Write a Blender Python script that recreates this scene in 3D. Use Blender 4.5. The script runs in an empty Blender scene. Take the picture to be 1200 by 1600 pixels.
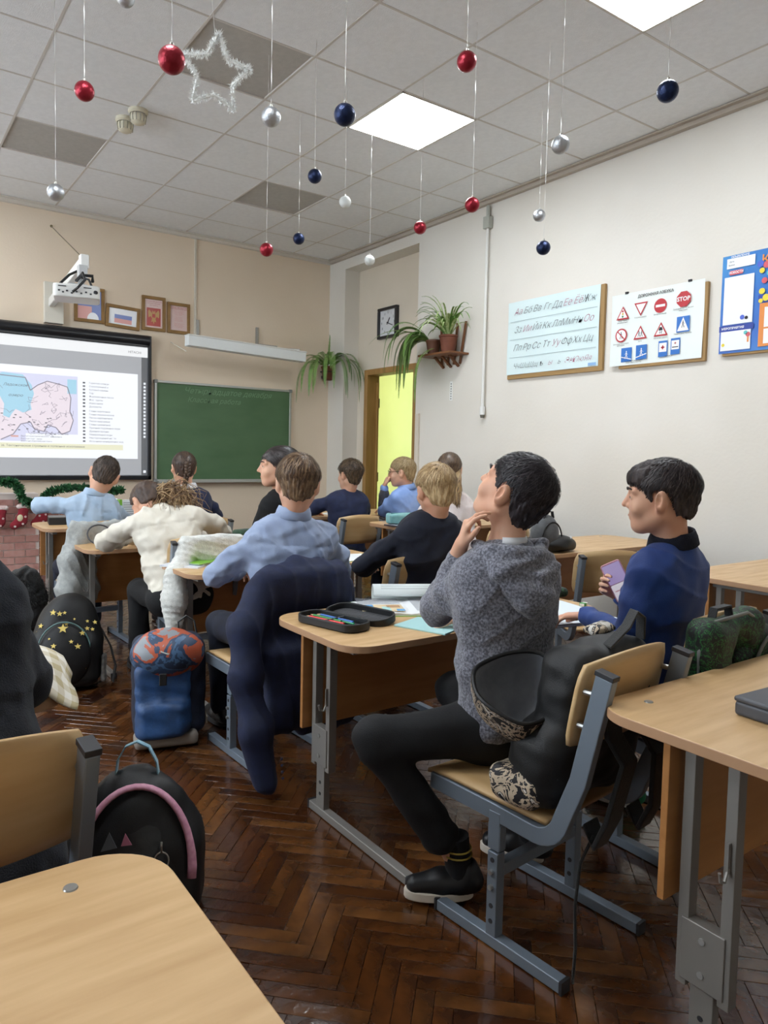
import bpy, math, random
import numpy as np
from mathutils import Vector, Matrix
random.seed(7)
RNG = np.random.RandomState(5)
SC = bpy.context.scene
COL = SC.collection
# ------------------------------------------------------------------ camera
cd = bpy.data.cameras.new('camera'); cam = bpy.data.objects.new('camera', cd); COL.objects.link(cam)
CAM_H = 1.25
Mr = np.array([[0.81868513, -0.5738779, 0.02046516], [-0.01808251, -0.0613843, -0.99795039], [0.57395791, 0.81663708, -0.06063156]])
R3 = Matrix(((Mr[0][0], -Mr[1][0], -Mr[2][0]), (Mr[0][1], -Mr[1][1], -Mr[2][1]), (Mr[0][2], -Mr[1][2], -Mr[2][2])))
cam.matrix_world = Matrix.Translation((0, 0, CAM_H)) @ R3.to_4x4()
cd.sensor_fit = 'VERTICAL'; cd.sensor_height = 24.0
cd.lens = 1134.746 / 1600 * 24.0
cd.shift_x = (600 - 579.382) / 1600; cd.shift_y = -(800 - 778.087) / 1600
cd.clip_start = 0.05
SC.camera = cam
# ------------------------------------------------------------------ colour management, world
SC.view_settings.view_transform = 'Standard'; SC.view_settings.look = 'None'
SC.view_settings.gamma = 1.0; SC.view_settings.use_curve_mapping = False
SC.view_settings.exposure = 0.85
SC.cycles.max_bounces = 7; SC.cycles.diffuse_bounces = 4; SC.cycles.glossy_bounces = 3
SC.cycles.transparent_max_bounces = 8; SC.cycles.sample_clamp_indirect = 6.0
SC.cycles.caustics_reflective = False; SC.cycles.caustics_refractive = False
w = bpy.data.worlds.new('world'); SC.world = w; w.use_nodes = True
w.node_tree.nodes['Background'].inputs[0].default_value = (0.80, 0.90, 1.0, 1)
w.node_tree.nodes['Background'].inputs[1].default_value = 4.2
PANEL = 17.0      # emission of the ceiling light panels

# ------------------------------------------------------------------ materials
def lin(c):
    if isinstance(c, str):
        c = [int(c[i:i+2], 16) / 255 for i in (0, 2, 4)]
    return tuple((x / 12.92 if x <= .04045 else ((x + .055) / 1.055) ** 2.4) for x in c) + (1.0,)
MATS = {}
def mat(name, col, rough=.6, metal=0., col2=None, scale=8., stretch=None, bump=0., bscale=None, emit=0., detail=3., spec=.5, sheen=0., lo=.35, hi=.65, coat=0., rough2=None):
    if name in MATS: return MATS[name]
    m = bpy.data.materials.new(name); m.use_nodes = True; nt = m.node_tree; N = nt.nodes; L = nt.links
    b = N['Principled BSDF']
    c1 = lin(col); b.inputs['Base Color'].default_value = c1
    b.inputs['Roughness'].default_value = rough; b.inputs['Metallic'].default_value = metal
    b.inputs['Specular IOR Level'].default_value = spec
    if sheen: b.inputs['Sheen Weight'].default_value = sheen
    if coat: b.inputs['Coat Weight'].default_value = coat; b.inputs['Coat Roughness'].default_value = .15
    if emit:
        b.inputs['Emission Color'].default_value = c1; b.inputs['Emission Strength'].default_value = emit
    tc = N.new('ShaderNodeTexCoord'); mp = N.new('ShaderNodeMapping')
    L.new(tc.outputs['Object'], mp.inputs['Vector'])
    if stretch: mp.inputs['Scale'].default_value = stretch
    if col2 is not None:
        n = N.new('ShaderNodeTexNoise'); n.inputs['Scale'].default_value = scale; n.inputs['Detail'].default_value = detail
        L.new(mp.outputs[0], n.inputs['Vector'])
        r = N.new('ShaderNodeValToRGB'); r.color_ramp.elements[0].position = lo; r.color_ramp.elements[1].position = hi
        r.color_ramp.elements[0].color = c1; r.color_ramp.elements[1].color = lin(col2)
        L.new(n.outputs[0], r.inputs[0]); L.new(r.outputs[0], b.inputs['Base Color'])
        if emit: L.new(r.outputs[0], b.inputs['Emission Color'])
        if rough2 is not None:
            mr = N.new('ShaderNodeMapRange'); mr.inputs['To Min'].default_value = rough; mr.inputs['To Max'].default_value = rough2
            mr.inputs['From Min'].default_value = .35; mr.inputs['From Max'].default_value = .65
            L.new(n.outputs[0], mr.inputs['Value']); L.new(mr.outputs[0], b.inputs['Roughness'])
    if bump:
        n2 = N.new('ShaderNodeTexNoise'); n2.inputs['Scale'].default_value = bscale or scale * 3; n2.inputs['Detail'].default_value = 3
        L.new(mp.outputs[0], n2.inputs['Vector'])
        bp = N.new('ShaderNodeBump'); bp.inputs['Strength'].default_value = bump; bp.inputs['Distance'].default_value = .01
        L.new(n2.outputs[0], bp.inputs['Height']); L.new(bp.outputs[0], b.inputs['Normal'])
    MATS[name] = m; return m
def rand_mat(name, cols, rough, bump, scale, stretch, rough2, coat=.0):
    """wood whose tone differs from object to object, or from island to island in a joined mesh"""
    m = mat(name, cols[0], rough, col2=cols[1], scale=scale, stretch=stretch, bump=bump, rough2=rough2, coat=coat)
    nt = m.node_tree; N = nt.nodes; L = nt.links; b = N['Principled BSDF']
    src = b.inputs['Base Color'].links[0].from_socket
    at = N.new('ShaderNodeAttribute'); at.attribute_name = 'tone'
    ramp = N.new('ShaderNodeValToRGB'); ramp.color_ramp.interpolation = 'LINEAR'
    e = ramp.color_ramp.elements
    e[0].position = 0; e[0].color = lin(cols[2]); e[1].position = 1; e[1].color = lin(cols[5])
    x = e.new(.33); x.color = lin(cols[3]); x = e.new(.66); x.color = lin(cols[4])
    L.new(at.outputs['Fac'], ramp.inputs[0])
    mx = N.new('ShaderNodeMix'); mx.data_type = 'RGBA'; mx.blend_type = 'MULTIPLY'; mx.inputs[0].default_value = 1
    L.new(src, mx.inputs[6]); L.new(ramp.outputs[0], mx.inputs[7]); L.new(mx.outputs[2], b.inputs['Base Color'])
    return m

# ------------------------------------------------------------------ object bookkeeping
def tag(o, label=None, cat=None, group=None, kind=None):
    if label: o['label'] = label
    if cat: o['category'] = cat
    if group: o['group'] = group
    if kind: o['kind'] = kind
    return o
def empty(name, loc, rz=0., label=None, cat=None, group=None):
    o = bpy.data.objects.new(name, None); COL.objects.link(o); o.location = loc; o.rotation_euler = (0, 0, rz)
    o.empty_display_size = .05
    return tag(o, label, cat, group)
def copy_tree(o, parent=None):
    c = o.copy(); COL.objects.link(c)
    if parent is not None: c.parent = parent
    for ch in list(o.children): copy_tree(ch, c)
    return c
def ax(v):
    v = np.array(v, float); return v / (np.linalg.norm(v) + 1e-12)
def frame(d, up=(0, 0, 1)):
    """rotation whose columns are x=side, y=d, z=up'"""
    d = ax(d); s = np.cross(d, up)
    if np.linalg.norm(s) < 1e-5: s = np.cross(d, (0, 1, 0))
    s = ax(s); u = np.cross(s, d); return np.stack([s, d, u], 1)
def rotm(rx=0, ry=0, rz=0):
    cx, sx, cy, sy, cz, sz = math.cos(rx), math.sin(rx), math.cos(ry), math.sin(ry), math.cos(rz), math.sin(rz)
    X = np.array([[1, 0, 0], [0, cx, -sx], [0, sx, cx]]); Y = np.array([[cy, 0, sy], [0, 1, 0], [-sy, 0, cy]]); Z = np.array([[cz, -sz, 0], [sz, cz, 0], [0, 0, 1]])
    return Z @ Y @ X
class G:
    def __init__(s): s.v = []; s.f = []; s.m = []; s.T = None; s.parts = []
    def add(s, v, f, mi=0):
        o = len(s.v); s.parts.append((o, len(s.f)))
        for p in v: s.v.append(tuple(float(a) for a in p))
        for q in f: s.f.append(tuple(int(i) + o for i in q)); s.m.append(mi)
        return s
    def box(s, c, size, R=None, mi=0, taper=None):
        h = np.array(size, float) / 2; P = []
        for z in (-1, 1):
            for x, y in ((-1, -1), (1, -1), (1, 1), (-1, 1)):
                t = taper if (taper and z > 0) else 1
                p = np.array((x * h[0] * t, y * h[1] * t, z * h[2]))
                if R is not None: p = R @ p
                P.append(p + np.array(c))
        return s.add(P, [(3, 2, 1, 0), (4, 5, 6, 7), (0, 1, 5, 4), (1, 2, 6, 5), (2, 3, 7, 6), (3, 0, 4, 7)], mi)
    def bar(s, a, b, w, t, up=(0, 0, 1), mi=0):
        a = np.array(a, float); b = np.array(b, float); F = frame(b - a, up)
        return s.box((a + b) / 2, (w, np.linalg.norm(b - a), t), F, mi)
    def tube(s, pts, r, n=8, mi=0, closed=False, cap=True, sx=1., up=(0, 0, 1)):
        P = [np.array(p, float) for p in pts]; m = len(P); V = []
        rr = r if hasattr(r, '__len__') else [r] * m
        for i in range(m):
            if closed: d = P[(i + 1) % m] - P[i - 1]
            else: d = P[min(i + 1, m - 1)] - P[max(i - 1, 0)]
            F = frame(d, up)
            for k in range(n):
                a = 2 * math.pi * k / n
                V.append(P[i] + F @ np.array((math.cos(a) * rr[i] * sx, 0, math.sin(a) * rr[i])))
        f = []
        for i in range(m if closed else m - 1):
            j = (i + 1) % m
            for k in range(n):
                f.append((i * n + k, i * n + (k + 1) % n, j * n + (k + 1) % n, j * n + k))
        if cap and not closed:
            f.append(tuple(range(n))[::-1]); f.append(tuple((m - 1) * n + k for k in range(n)))
        return s.add(V, f, mi)
    def rail(s, pts, w, t, side, mi=0):
        """rectangular tube swept along a path; side = constant width axis"""
        P = [np.array(p, float) for p in pts]; m = len(P); V = []; sd = ax(side)
        for i in range(m):
            d = ax(P[min(i + 1, m - 1)] - P[max(i - 1, 0)]); nrm = ax(np.cross(sd, d))
            for a, b in ((-1, -1), (1, -1), (1, 1), (-1, 1)): V.append(P[i] + sd * a * w / 2 + nrm * b * t / 2)
        f = [(3, 2, 1, 0), tuple((m - 1) * 4 + k for k in range(4))]
        for i in range(m - 1):
            for k in range(4): f.append((i * 4 + k, i * 4 + (k + 1) % 4, (i + 1) * 4 + (k + 1) % 4, (i + 1) * 4 + k))
        return s.add(V, f, mi)
    def cyl(s, a, b, r, r2=None, n=16, mi=0): return s.tube([a, b], [r, r if r2 is None else r2], n, mi)
    def prism(s, poly, z0, z1, R=None, c=(0, 0, 0), mi=0, mi_side=None):
        n = len(poly); c = np.array(c, float); V = []
        for z in (z0, z1):
            for x, y in poly:
                p = np.array((x, y, z), float)
                if R is not None: p = R @ p
                V.append(p + c)
        s.add(V, [tuple(range(n))[::-1], tuple(range(n, 2 * n))], mi)
        o = len(s.v) - 2 * n
        for i in range(n):
            s.f.append((o + i, o + (i + 1) % n, o + n + (i + 1) % n, o + n + i)); s.m.append(mi if mi_side is None else mi_side)
        return s
    def ball(s, c, r, nu=14, nv=9, mi=0, R=None):
        r = np.array(r if hasattr(r, '__len__') else (r, r, r), float); V = []; f = []
        for j in range(1, nv):
            t = math.pi * j / nv
            for i in range(nu):
                a = 2 * math.pi * i / nu; p = np.array((math.sin(t) * math.cos(a), math.sin(t) * math.sin(a), math.cos(t))) * r
                V.append((R @ p if R is not None else p) + np.array(c))
        for q in ((0, 0, 1), (0, 0, -1)):
            p = np.array(q) * r; V.append((R @ p if R is not None else p) + np.array(c))
        for j in range(nv - 2):
            for i in range(nu):
                f.append((j * nu + i, (j + 1) * nu + i, (j + 1) * nu + (i + 1) % nu, j * nu + (i + 1) % nu))
        T = len(V) - 2
        for i in range(nu):
            f.append((T, i, (i + 1) % nu)); f.append((T + 1, (nv - 2) * nu + (i + 1) % nu, (nv - 2) * nu + i))
        return s.add(V, f, mi)
    def lathe(s, prof, c=(0, 0, 0), n=20, mi=0, R=None):
        V = []; m = len(prof)
        for r, z in prof:
            for k in range(n):
                a = 2 * math.pi * k / n; p = np.array((r * math.cos(a), r * math.sin(a), z))
                V.append((R @ p if R is not None else p) + np.array(c))
        return s.add(V, [(i * n + k, i * n + (k + 1) % n, (i + 1) * n + (k + 1) % n, (i + 1) * n + k) for i in range(m - 1) for k in range(n)], mi)
    def text(s, txt, size, c, R, mi=0, shear=0., align='CENTER', off=0., sx=1.):
        """flat lettering; R columns = text right, text up, outward normal"""
        cu = bpy.data.curves.new('t', 'FONT'); cu.body = txt; cu.size = size; cu.shear = shear; cu.align_x = align; cu.align_y = 'CENTER'
        cu.resolution_u = 2; cu.offset = off
        ob = bpy.data.objects.new('t', cu); COL.objects.link(ob)
        dg = bpy.context.evaluated_depsgraph_get(); me = bpy.data.meshes.new_from_object(ob.evaluated_get(dg))
        V = [R @ np.array((v.co.x * sx, v.co.y, 0)) + np.array(c) for v in me.vertices]
        s.add(V, [tuple(p.vertices) for p in me.polygons], mi)
        bpy.data.objects.remove(ob); bpy.data.meshes.remove(me); bpy.data.curves.remove(cu)
        return s
    def mesh(s, name, mats, shift=None, smooth=False):
        me = bpy.data.meshes.new(name)
        V = np.array(s.v, float).reshape(-1, 3)
        if shift is not None: V = V - np.array(shift)
        me.from_pydata(V.tolist(), [], s.f)
        for m in (mats if isinstance(mats, (list, tuple)) else [mats]): me.materials.append(m)
        me.polygons.foreach_set('material_index', s.m)
        if smooth: me.polygons.foreach_set('use_smooth', [True] * len(s.f))
        me.update(); return me
    def objs(s, name, mats, parent, **kw):
        """one object for each piece added"""
        out = []; P = s.parts + [(len(s.v), len(s.f))]
        for (a, b), (c, d) in zip(P[:-1], P[1:]):
            g = G(); g.v = s.v[a:c]; g.f = [tuple(i - a for i in f) for f in s.f[b:d]]; g.m = s.m[b:d]; out.append(g.obj(name, mats, parent, **kw))
        return out
    def obj(s, name, mats, parent=None, smooth=False, bevel=0., world=False, loc=None, seg=2):
        shift = None
        if world and parent is not None: shift = tuple(parent.location)
        me = s.mesh(name, mats, shift, smooth)
        o = bpy.data.objects.new(name, me); COL.objects.link(o)
        if parent is not None: o.parent = parent
        if loc is not None: o.location = loc
        if bevel:
            b = o.modifiers.new('b', 'BEVEL'); b.width = bevel; b.segments = seg; b.limit_method = 'ANGLE'; b.angle_limit = math.radians(40)
            if not smooth: me.polygons.foreach_set('use_smooth', [True] * len(s.f))
            b.harden_normals = True
        elif smooth and smooth != 'all':
            e = o.modifiers.new('e', 'EDGE_SPLIT'); e.split_angle = math.radians(38)
        return o
def rrect(x0, x1, y0, y1, r, n=6):
    P = []
    rs = r if hasattr(r, '__len__') else (r,) * 4
    for (cx, cy, a0), q in zip(((x1, y1, 0), (x0, y1, 90), (x0, y0, 180), (x1, y0, 270)), rs):
        sx = -1 if cx == x1 else 1; sy = -1 if cy == y1 else 1
        for k in range(n + 1):
            a = math.radians(a0 + 90 * k / n); P.append((cx + sx * q + q * math.cos(a), cy + sy * q + q * math.sin(a)))
    return P
def struct(o): o['kind'] = 'structure'; return o
# ================================================================== the room
XR, YF, ZC = 4.36, 7.09, 3.395       # right wall, front wall, tile ceiling
XL, YB = -3.3, -1.9
m_wallF = mat('wall_paint_beige', 'ebdac4', .75, col2='e6d4bd', scale=1.3, bump=.08, bscale=60)
m_wallR = mat('wall_paint_cream', 'e2ded6', .72, col2='dcd7cd', scale=1.1, bump=.10, bscale=45)
m_wallD = mat('wall_paint_recess', 'e0d5c4', .75, col2='dacfbd', scale=1.5, bump=.08, bscale=60)
m_trim = mat('white_trim', 'd9d3c8', .5)
m_tile = mat('ceiling_tile_paint', 'eef0f2', .9, col2='e9ebed', scale=30, bump=.25, bscale=220)
m_tileD = mat('ceiling_tile_grey', 'b7b4ae', .9, col2='b1aea8', scale=30, bump=.2, bscale=220)
m_grid = mat('ceiling_grid_paint', 'cdc8c2', .5)
m_panel = mat('light_panel_diffuser', 'f4faff', .4, emit=PANEL)
g = G(); g.box(((XL + XR) / 2 + .6, (YB + YF) / 2 + .4, -.06), (XR - XL + 2.2, YF - YB + 1.4, .1))
floor = struct(g.obj('floor', mat('subfloor_dark', '1d130d', .8)))
# parquet: herringbone battens 45 x 225 mm, ridge lines running towards the board
m_plank = rand_mat('parquet_oak', ['8c6c4e', '503a28', 'b8916c', '8a684c', 'd9b88e', '6e4a3c'], .15, .25, 9., (1, 1, 1), .34, coat=.5)
W_, N_ = .0455, 5
def plank_geo(seed):
    rr = random.Random(seed); t = .012 + rr.uniform(-.0007, .0007); a = N_ * W_ / 2 - .0006; b = W_ / 2 - .0006
    g = G(); e = .0007
    V = [(-a, -b, 0), (a, -b, 0), (a, b, 0), (-a, b, 0), (-a, -b, t - e), (a, -b, t - e), (a, b, t - e), (-a, b, t - e), (-a + e, -b + e, t), (a - e, -b + e, t), (a - e, b - e, t), (-a + e, b - e, t)]
    F = [(0, 1, 5, 4), (1, 2, 6, 5), (2, 3, 7, 6), (3, 0, 4, 7), (4, 5, 9, 8), (5, 6, 10, 9), (6, 7, 11, 10), (7, 4, 8, 11), (8, 9, 10, 11)]
    g.add(V, F); return g
PM = []
for k in range(20):
    me = plank_geo(k).mesh('plank', m_plank); at = me.attributes.new('tone', 'FLOAT', 'POINT'); t = random.random()
    at.data.foreach_set('value', [t] * len(me.vertices)); PM.append(me)
S2 = math.sqrt(.5)
planks = []
for m in range(-14, 16):
    for k in range(-150, 190):
        for typ in (0, 1):
            if typ == 0: u, v = (k + N_ / 2 + 2 * N_ * m), k + .5
            else: u, v = (k + N_ + .5 + 2 * N_ * m), (k + 1 - N_ / 2)
            u *= W_; v *= W_
            # u axis along (+x,-y) 45 deg, v axis along (+x,+y): ridges then run along +x... rotate so ridges follow y
            x = .885 + (-u + v) * S2; y = .2 + (u + v) * S2
            if not (XL < x < XR + .6 and YB < y < YF): continue
            planks.append((x, y, typ))
def visible(x, y):
    p = Mr @ (np.array((x, y, 0)) - np.array((0, 0, CAM_H)))
    if p[2] < .5: return None
    U = 579.4 + 1134.7 * p[0] / p[2]; V = 778.1 + 1134.7 * p[1] / p[2]
    if not (-30 < U < 1230 and V < 1640): return None
    if U < 470 and V > 1340 + max(0, (U - 250)) * 1.05: return None
    if V > 1560 and U < 480: return None
    if U > 1000 and V < 1270 and V > 1040 : return None
    return p[2]
vis = [(visible(x, y), x, y, t) for x, y, t in planks]
near = sorted([q for q in vis if q[0] is not None])[:300]
keys = set((round(q[1], 4), round(q[2], 4), q[3]) for q in near)
rest = G(); tones = []
for x, y, t in planks:
    if (round(x, 4), round(y, 4), t) in keys:
        o = bpy.data.objects.new('plank', random.choice(PM)); COL.objects.link(o); o.parent = floor
        o.location = (x, y, -.0125 + random.uniform(0, .0006)); o.rotation_euler = (random.uniform(-.004, .004), 0, math.radians(135 if t == 0 else 45))
    else:
        R = rotm(rz=math.radians(135 if t == 0 else 45)); p = plank_geo(random.random()); tn = random.random()
        rest.add([R @ np.array(q) + np.array((x, y, -.0125)) for q in p.v], p.f); tones += [tn] * len(p.v)
ro = rest.obj('plank', m_plank, floor); ro['kind'] = 'stuff'
at = ro.data.attributes.new('tone', 'FLOAT', 'POINT'); at.data.foreach_set('value', tones)

# walls
g = G(); g.box(((XL + XR) / 2, YF + .1, 1.75), (XR - XL + .4, .2, 3.6)); struct(g.obj('wall_front', m_wallF))
ADDED_WINS = [(1.6, 3.6), (4.3, 6.7)]; WZ0, WZ1 = .85, 2.95  # invented windows in the unseen left wall, added to let in fill light
g = G(); g.box((XL - .1, (YB + YF) / 2, WZ0 / 2 - .03), (.2, YF - YB + .4, WZ0 + .06)).box((XL - .1, (YB + YF) / 2, (WZ1 + 3.55) / 2), (.2, YF - YB + .4, 3.55 - WZ1))
ed = [YB - .2] + [v for w_ in ADDED_WINS for v in w_] + [YF + .2]
for a, b in zip(ed[::2], ed[1::2]): g.box((XL - .1, (a + b) / 2, (WZ0 + WZ1) / 2), (.2, b - a, WZ1 - WZ0))
struct(g.obj('wall_left', m_wallR))
m_wf = mat('window_frame_white', 'e8e8e4', .4)
for k, (a, b) in enumerate(ADDED_WINS):
    r = struct(empty('window_%d' % (k + 1), (XL - .1, (a + b) / 2, WZ0)))
    q = G(); c = (a + b) / 2; mz = (WZ0 + WZ1) / 2
    for yy, sz in ((a + .03, .06), (b - .03, .06), (c, .05)): q.box((XL - .12, yy, mz), (.06, sz, WZ1 - WZ0 - .001))
    for zz in (WZ0 + .03, WZ1 - .03): q.box((XL - .12, c, zz), (.06, b - a - .001, .06))
    q.obj('window_frame', m_wf, r, world=True, bevel=.004)
    G().box((XL + .06, c, WZ0 - .015), (.34, b - a + .1, .03)).obj('window_sill', m_wf, r, world=True, bevel=.004)
g = G(); g.box(((XL + XR) / 2, YB - .1, 1.75), (XR - XL + .4, .2, 3.6)); struct(g.obj('wall_back', m_wallR))
Y0, Y1, XD, ZS = 5.49, 6.77, 4.55, 3.25        # the door recess
g = G(); g.box((XR + .15, (YB + Y0) / 2, 1.75), (.3, Y0 - YB, 3.6)).box((XR + .15, (Y1 + YF + .2) / 2, 1.75), (.3, YF + .2 - Y1, 3.6)).box((XR + .15, (Y0 + Y1) / 2, (ZS + 3.55) / 2), (.3, Y1 - Y0, 3.55 - ZS))
struct(g.obj('wall_right', m_wallR))
DY0, DY1, DZ = 5.62, 6.53, 2.15
g = G(); g.box((XD + .06, (DY1 + Y1) / 2, ZS / 2), (.12, Y1 - DY1, ZS)).box((XD + .06, (Y0 + DY0) / 2, ZS / 2), (.12, DY0 - Y0, ZS)).box((XD + .06, (DY0 + DY1) / 2, (DZ + ZS) / 2), (.12, DY1 - DY0, ZS - DZ))
struct(g.obj('wall_recess', m_wallD))
m_door = mat('door_frame_wood', 'a9824d', .45, col2='94703f', scale=6, stretch=(3, 3, .4))
m_yel = mat('corridor_yellow_paint', 'bec276', .7, col2='b8bc70', scale=2)
dr = struct(empty('door_1', (XD, (DY0 + DY1) / 2, 0)))
g = G(); g.box((XD - .0, DY1 - .03, DZ / 2), (.16, .06, DZ)).box((XD - .0, DY0 + .03, DZ / 2), (.16, .06, DZ)).box((XD, (DY0 + DY1) / 2, DZ - .03), (.16, DY1 - DY0 - .12, .06))
g.obj('door_frame', m_door, dr, world=True, bevel=.004)
g = G(); g.box((XD + .05, DY1 - .075, 1.02), (.02, .025, 2.0), mi=0); g.obj('door_stop', m_door, dr, world=True)
g = G()
for z in (1.0, 1.8): g.cyl((XD + .075, DY1 - .066, z - .05), (XD + .075, DY1 - .066, z + .05), .009, n=8)
g.objs('hinge', mat('dark_hinge', '4a4338', .4, .8), dr, world=True)
g = G(); g.box((5.85, 6.6, 1.6), (.1, 3.6, 3.4)).box((5.2, 8.35, 1.6), (1.4, .1, 3.4)).box((5.2, 4.85, 1.6), (1.2, .1, 3.4))
struct(g.obj('wall_corridor', m_yel))
g = G(); g.box((5.25, 6.6, 3.05), (1.2, 3.6, .1)); struct(g.obj('ceiling_corridor', m_tile))
g = G(); g.box((5.25, 6.6, 2.98), (.5, 1.2, .03))
cl = g.obj('ceiling_light', mat('corridor_lamp', 'fffbe8', .4, emit=1.5)); tag(cl, 'flat corridor lamp beyond the open doorway, above the yellow wall', 'light')
# trims along the ceiling, skirting
g = G(); g.box(((XL + XR) / 2, YF - .02, ZC - .02), (XR - XL, .04, .045)).box(((XL + XR) / 2, YF - .035, ZC - .008), (XR - XL, .07, .012)); struct(g.obj('trim_1', m_trim, bevel=.003))
g = G(); g.box((XR - .02, (YB + YF) / 2, ZC - .02), (.04, YF - YB - .1, .045)).box((XR - .035, (YB + YF) / 2, ZC - .008), (.07, YF - YB - .1, .012)); struct(g.obj('trim_2', mat('grey_trim', 'b7ada0', .5), bevel=.003))
m_base = mat('skirting_brown', '5b3a26', .4, col2='4b2f1e', scale=4)
g = G(); g.box(((XL + XR) / 2, YF - .012, .045), (XR - XL, .024, .09)); struct(g.obj('baseboard_front', m_base, bevel=.004))
g = G(); g.box((XR - .012, (YB + Y0) / 2, .045), (.024, Y0 - YB, .09)); struct(g.obj('baseboard_right', m_base, bevel=.004))
# ceiling: slab, grid bars, tiles, light panels
g = G(); g.box(((XL + XR) / 2, (YB + YF) / 2, ZC + .13), (XR - XL + .6, YF - YB + .4, .1)); ceil = struct(g.obj('ceiling', m_tile))
GX0, GY0 = 3.858, 2.942
ixs = list(range(-12, 2)); jys = list(range(-9, 8))
g = G(); g.box((0, 0, -.006), (.586, .586, .012)); me_t = g.mesh('ceiling_tile', m_tile); me_d = g.mesh('ceiling_tile', m_tileD)
panels = {(-2, 1), (-2, -2), (-6, -2), (-7, 4), (-10, 1), (-10, -2)}  # panels out of view are added to brighten the room
dark = {(-5, 4), (-4, 1), (-2, 4)}
tl = {}
def tilebox(i, j):
    x0 = GX0 + .6 * i; y0 = GY0 + .6 * j
    x1, y1 = x0 + .6, y0 + .6
    return max(x0, XL), min(x1, XR), max(y0, YB), min(y1, YF)
for i in ixs:
    for j in jys:
        x0, x1, y0, y1 = tilebox(i, j)
        if x1 - x0 < .05 or y1 - y0 < .05: continue
        if (i, j) in panels:
            r = empty('light_panel', ((x0 + x1) / 2, (y0 + y1) / 2, ZC))
            tl[(i, j)] = r
            q = G(); q.box((0, 0, -.002), (.575, .575, .006)); q.obj('diffuser', m_panel, r)
            q = G()
            for a, b, c, d in ((0, .291, .592, .01), (0, -.291, .592, .01), (.291, 0, .01, .592), (-.291, 0, .01, .592)): q.box((a, b, 0), (c, d, .014))
            q.obj('frame', m_trim, r)
            continue
        full = abs(x1 - x0 - .6) < .001 and abs(y1 - y0 - .6) < .001
        if full: me = me_d if (i, j) in dark else me_t
        else:
            q = G(); q.box((0, 0, -.006), (x1 - x0 - .014, y1 - y0 - .014, .012)); me = q.mesh('ceiling_tile', m_tile)
        o = bpy.data.objects.new('ceiling_tile', me); COL.objects.link(o); o.parent = ceil; o.location = ((x0 + x1) / 2, (y0 + y1) / 2, ZC + (.02 if (i, j) in dark else .012))
        if (i, j) in dark: o['label'] = 'greyer ceiling tile'
tag(tl[(-2, 1)], 'lit square ceiling panel in the middle of the frame, wholly in view', 'ceiling light', 'square light panels set in the ceiling grid')
tag(tl[(-2, -2)], 'lit square ceiling panel cut by the top edge of the frame', 'ceiling light', 'square light panels set in the ceiling grid')
for k, r in tl.items():
    if 'label' not in r: tag(r, 'lit square ceiling panel outside the frame, beside or behind the camera', 'ceiling light', 'square light panels set in the ceiling grid')
for i in ixs + [2]:
    x = GX0 + .6 * i
    if XL < x < XR: q = G(); q.box((x, (YB + YF) / 2, ZC + .003), (.014, YF - YB, .01)); q.box((x, (YB + YF) / 2, ZC + .02), (.004, YF - YB, .03)); q.obj('grid_bar', m_grid, ceil)
for j in jys + [8]:
    y = GY0 + .6 * j
    if YB < y < YF: q = G(); q.box(((XL + XR) / 2, y, ZC + .0035), (XR - XL, .014, .01)); q.box(((XL + XR) / 2, y, ZC + .02), (XR - XL, .004, .03)); q.obj('grid_bar', m_grid, ceil)

# ================================================================== wall fittings
m_white = mat('white_plastic', 'e4e4e0', .45)
m_cable = mat('cable_duct_plastic', 'd8cfc0', .5)
o = G().box((2.775, YF - .008, 2.86), (.022, .016, .99)).obj('cable_duct', m_cable, bevel=.002); tag(o, 'thin vertical cable duct on the front wall above the blackboard lamp', 'cable duct')
r = empty('riser_pipe', (XR - .03, 4.54, 1.6), label='thin white vertical pipe on the right wall with a grey box on top', cat='pipe')
G().cyl((XR - .03, 4.54, 1.64), (XR - .03, 4.54, 3.16), .012, n=10).obj('pipe', m_white, r, world=True, smooth=True)
G().box((XR - .03, 4.54, 3.2), (.05, .07, .1)).cyl((XR - .03, 4.54, 3.24), (XR - .03, 4.54, 3.34), .016, n=8).obj('junction_box', mat('grey_box', 'a9aba2', .5), r, world=True, bevel=.005)
G().cyl((XR - .03, 4.54, 1.6), (XR - .03, 4.54, 1.67), .024, n=12).obj('end_cap', m_white, r, world=True, smooth=True)
G().cyl((XR - .03, 4.54, 1.575), (XR - .03, 4.54, 1.6), .016, .02, n=12).obj('nozzle', mat('dark_nozzle', '6d6a60', .5), r, world=True, smooth=True)
o = G().box((XR - .012, 5.44, .82), (.024, .05, 1.64)).obj('cable_trunking', m_cable, bevel=.003); tag(o, 'pale vertical cable trunking on the wall edge right of the doorway', 'cable duct')
r = empty('wall_label', (XR, 4.98, 1.83), label='small vertical white strip label on the right wall below the plant shelf', cat='label')
G().box((XR - .001, 4.98, 1.83), (.002, .035, .17)).obj('paper', mat('label_white', 'eeeeea', .6), r, world=True)
q = G()
for k in range(7): q.box((XR - .0025, 4.98, 1.76 + .022 * k), (.001, .012, .012))
q.obj('marking', mat('marking_grey', '6a6a68', .6), r, world=True)

FR = np.array([[1, 0, 0], [0, 0, -1], [0, 1, 0]], float)      # front wall: right=+x, up=+z, normal=-y
RRW = np.array([[0, 0, -1], [-1, 0, 0], [0, 1, 0]], float)    # right wall: right=-y, up=+z, normal=-x
m_ink = mat('print_black', '2b2b30', .7)
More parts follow.
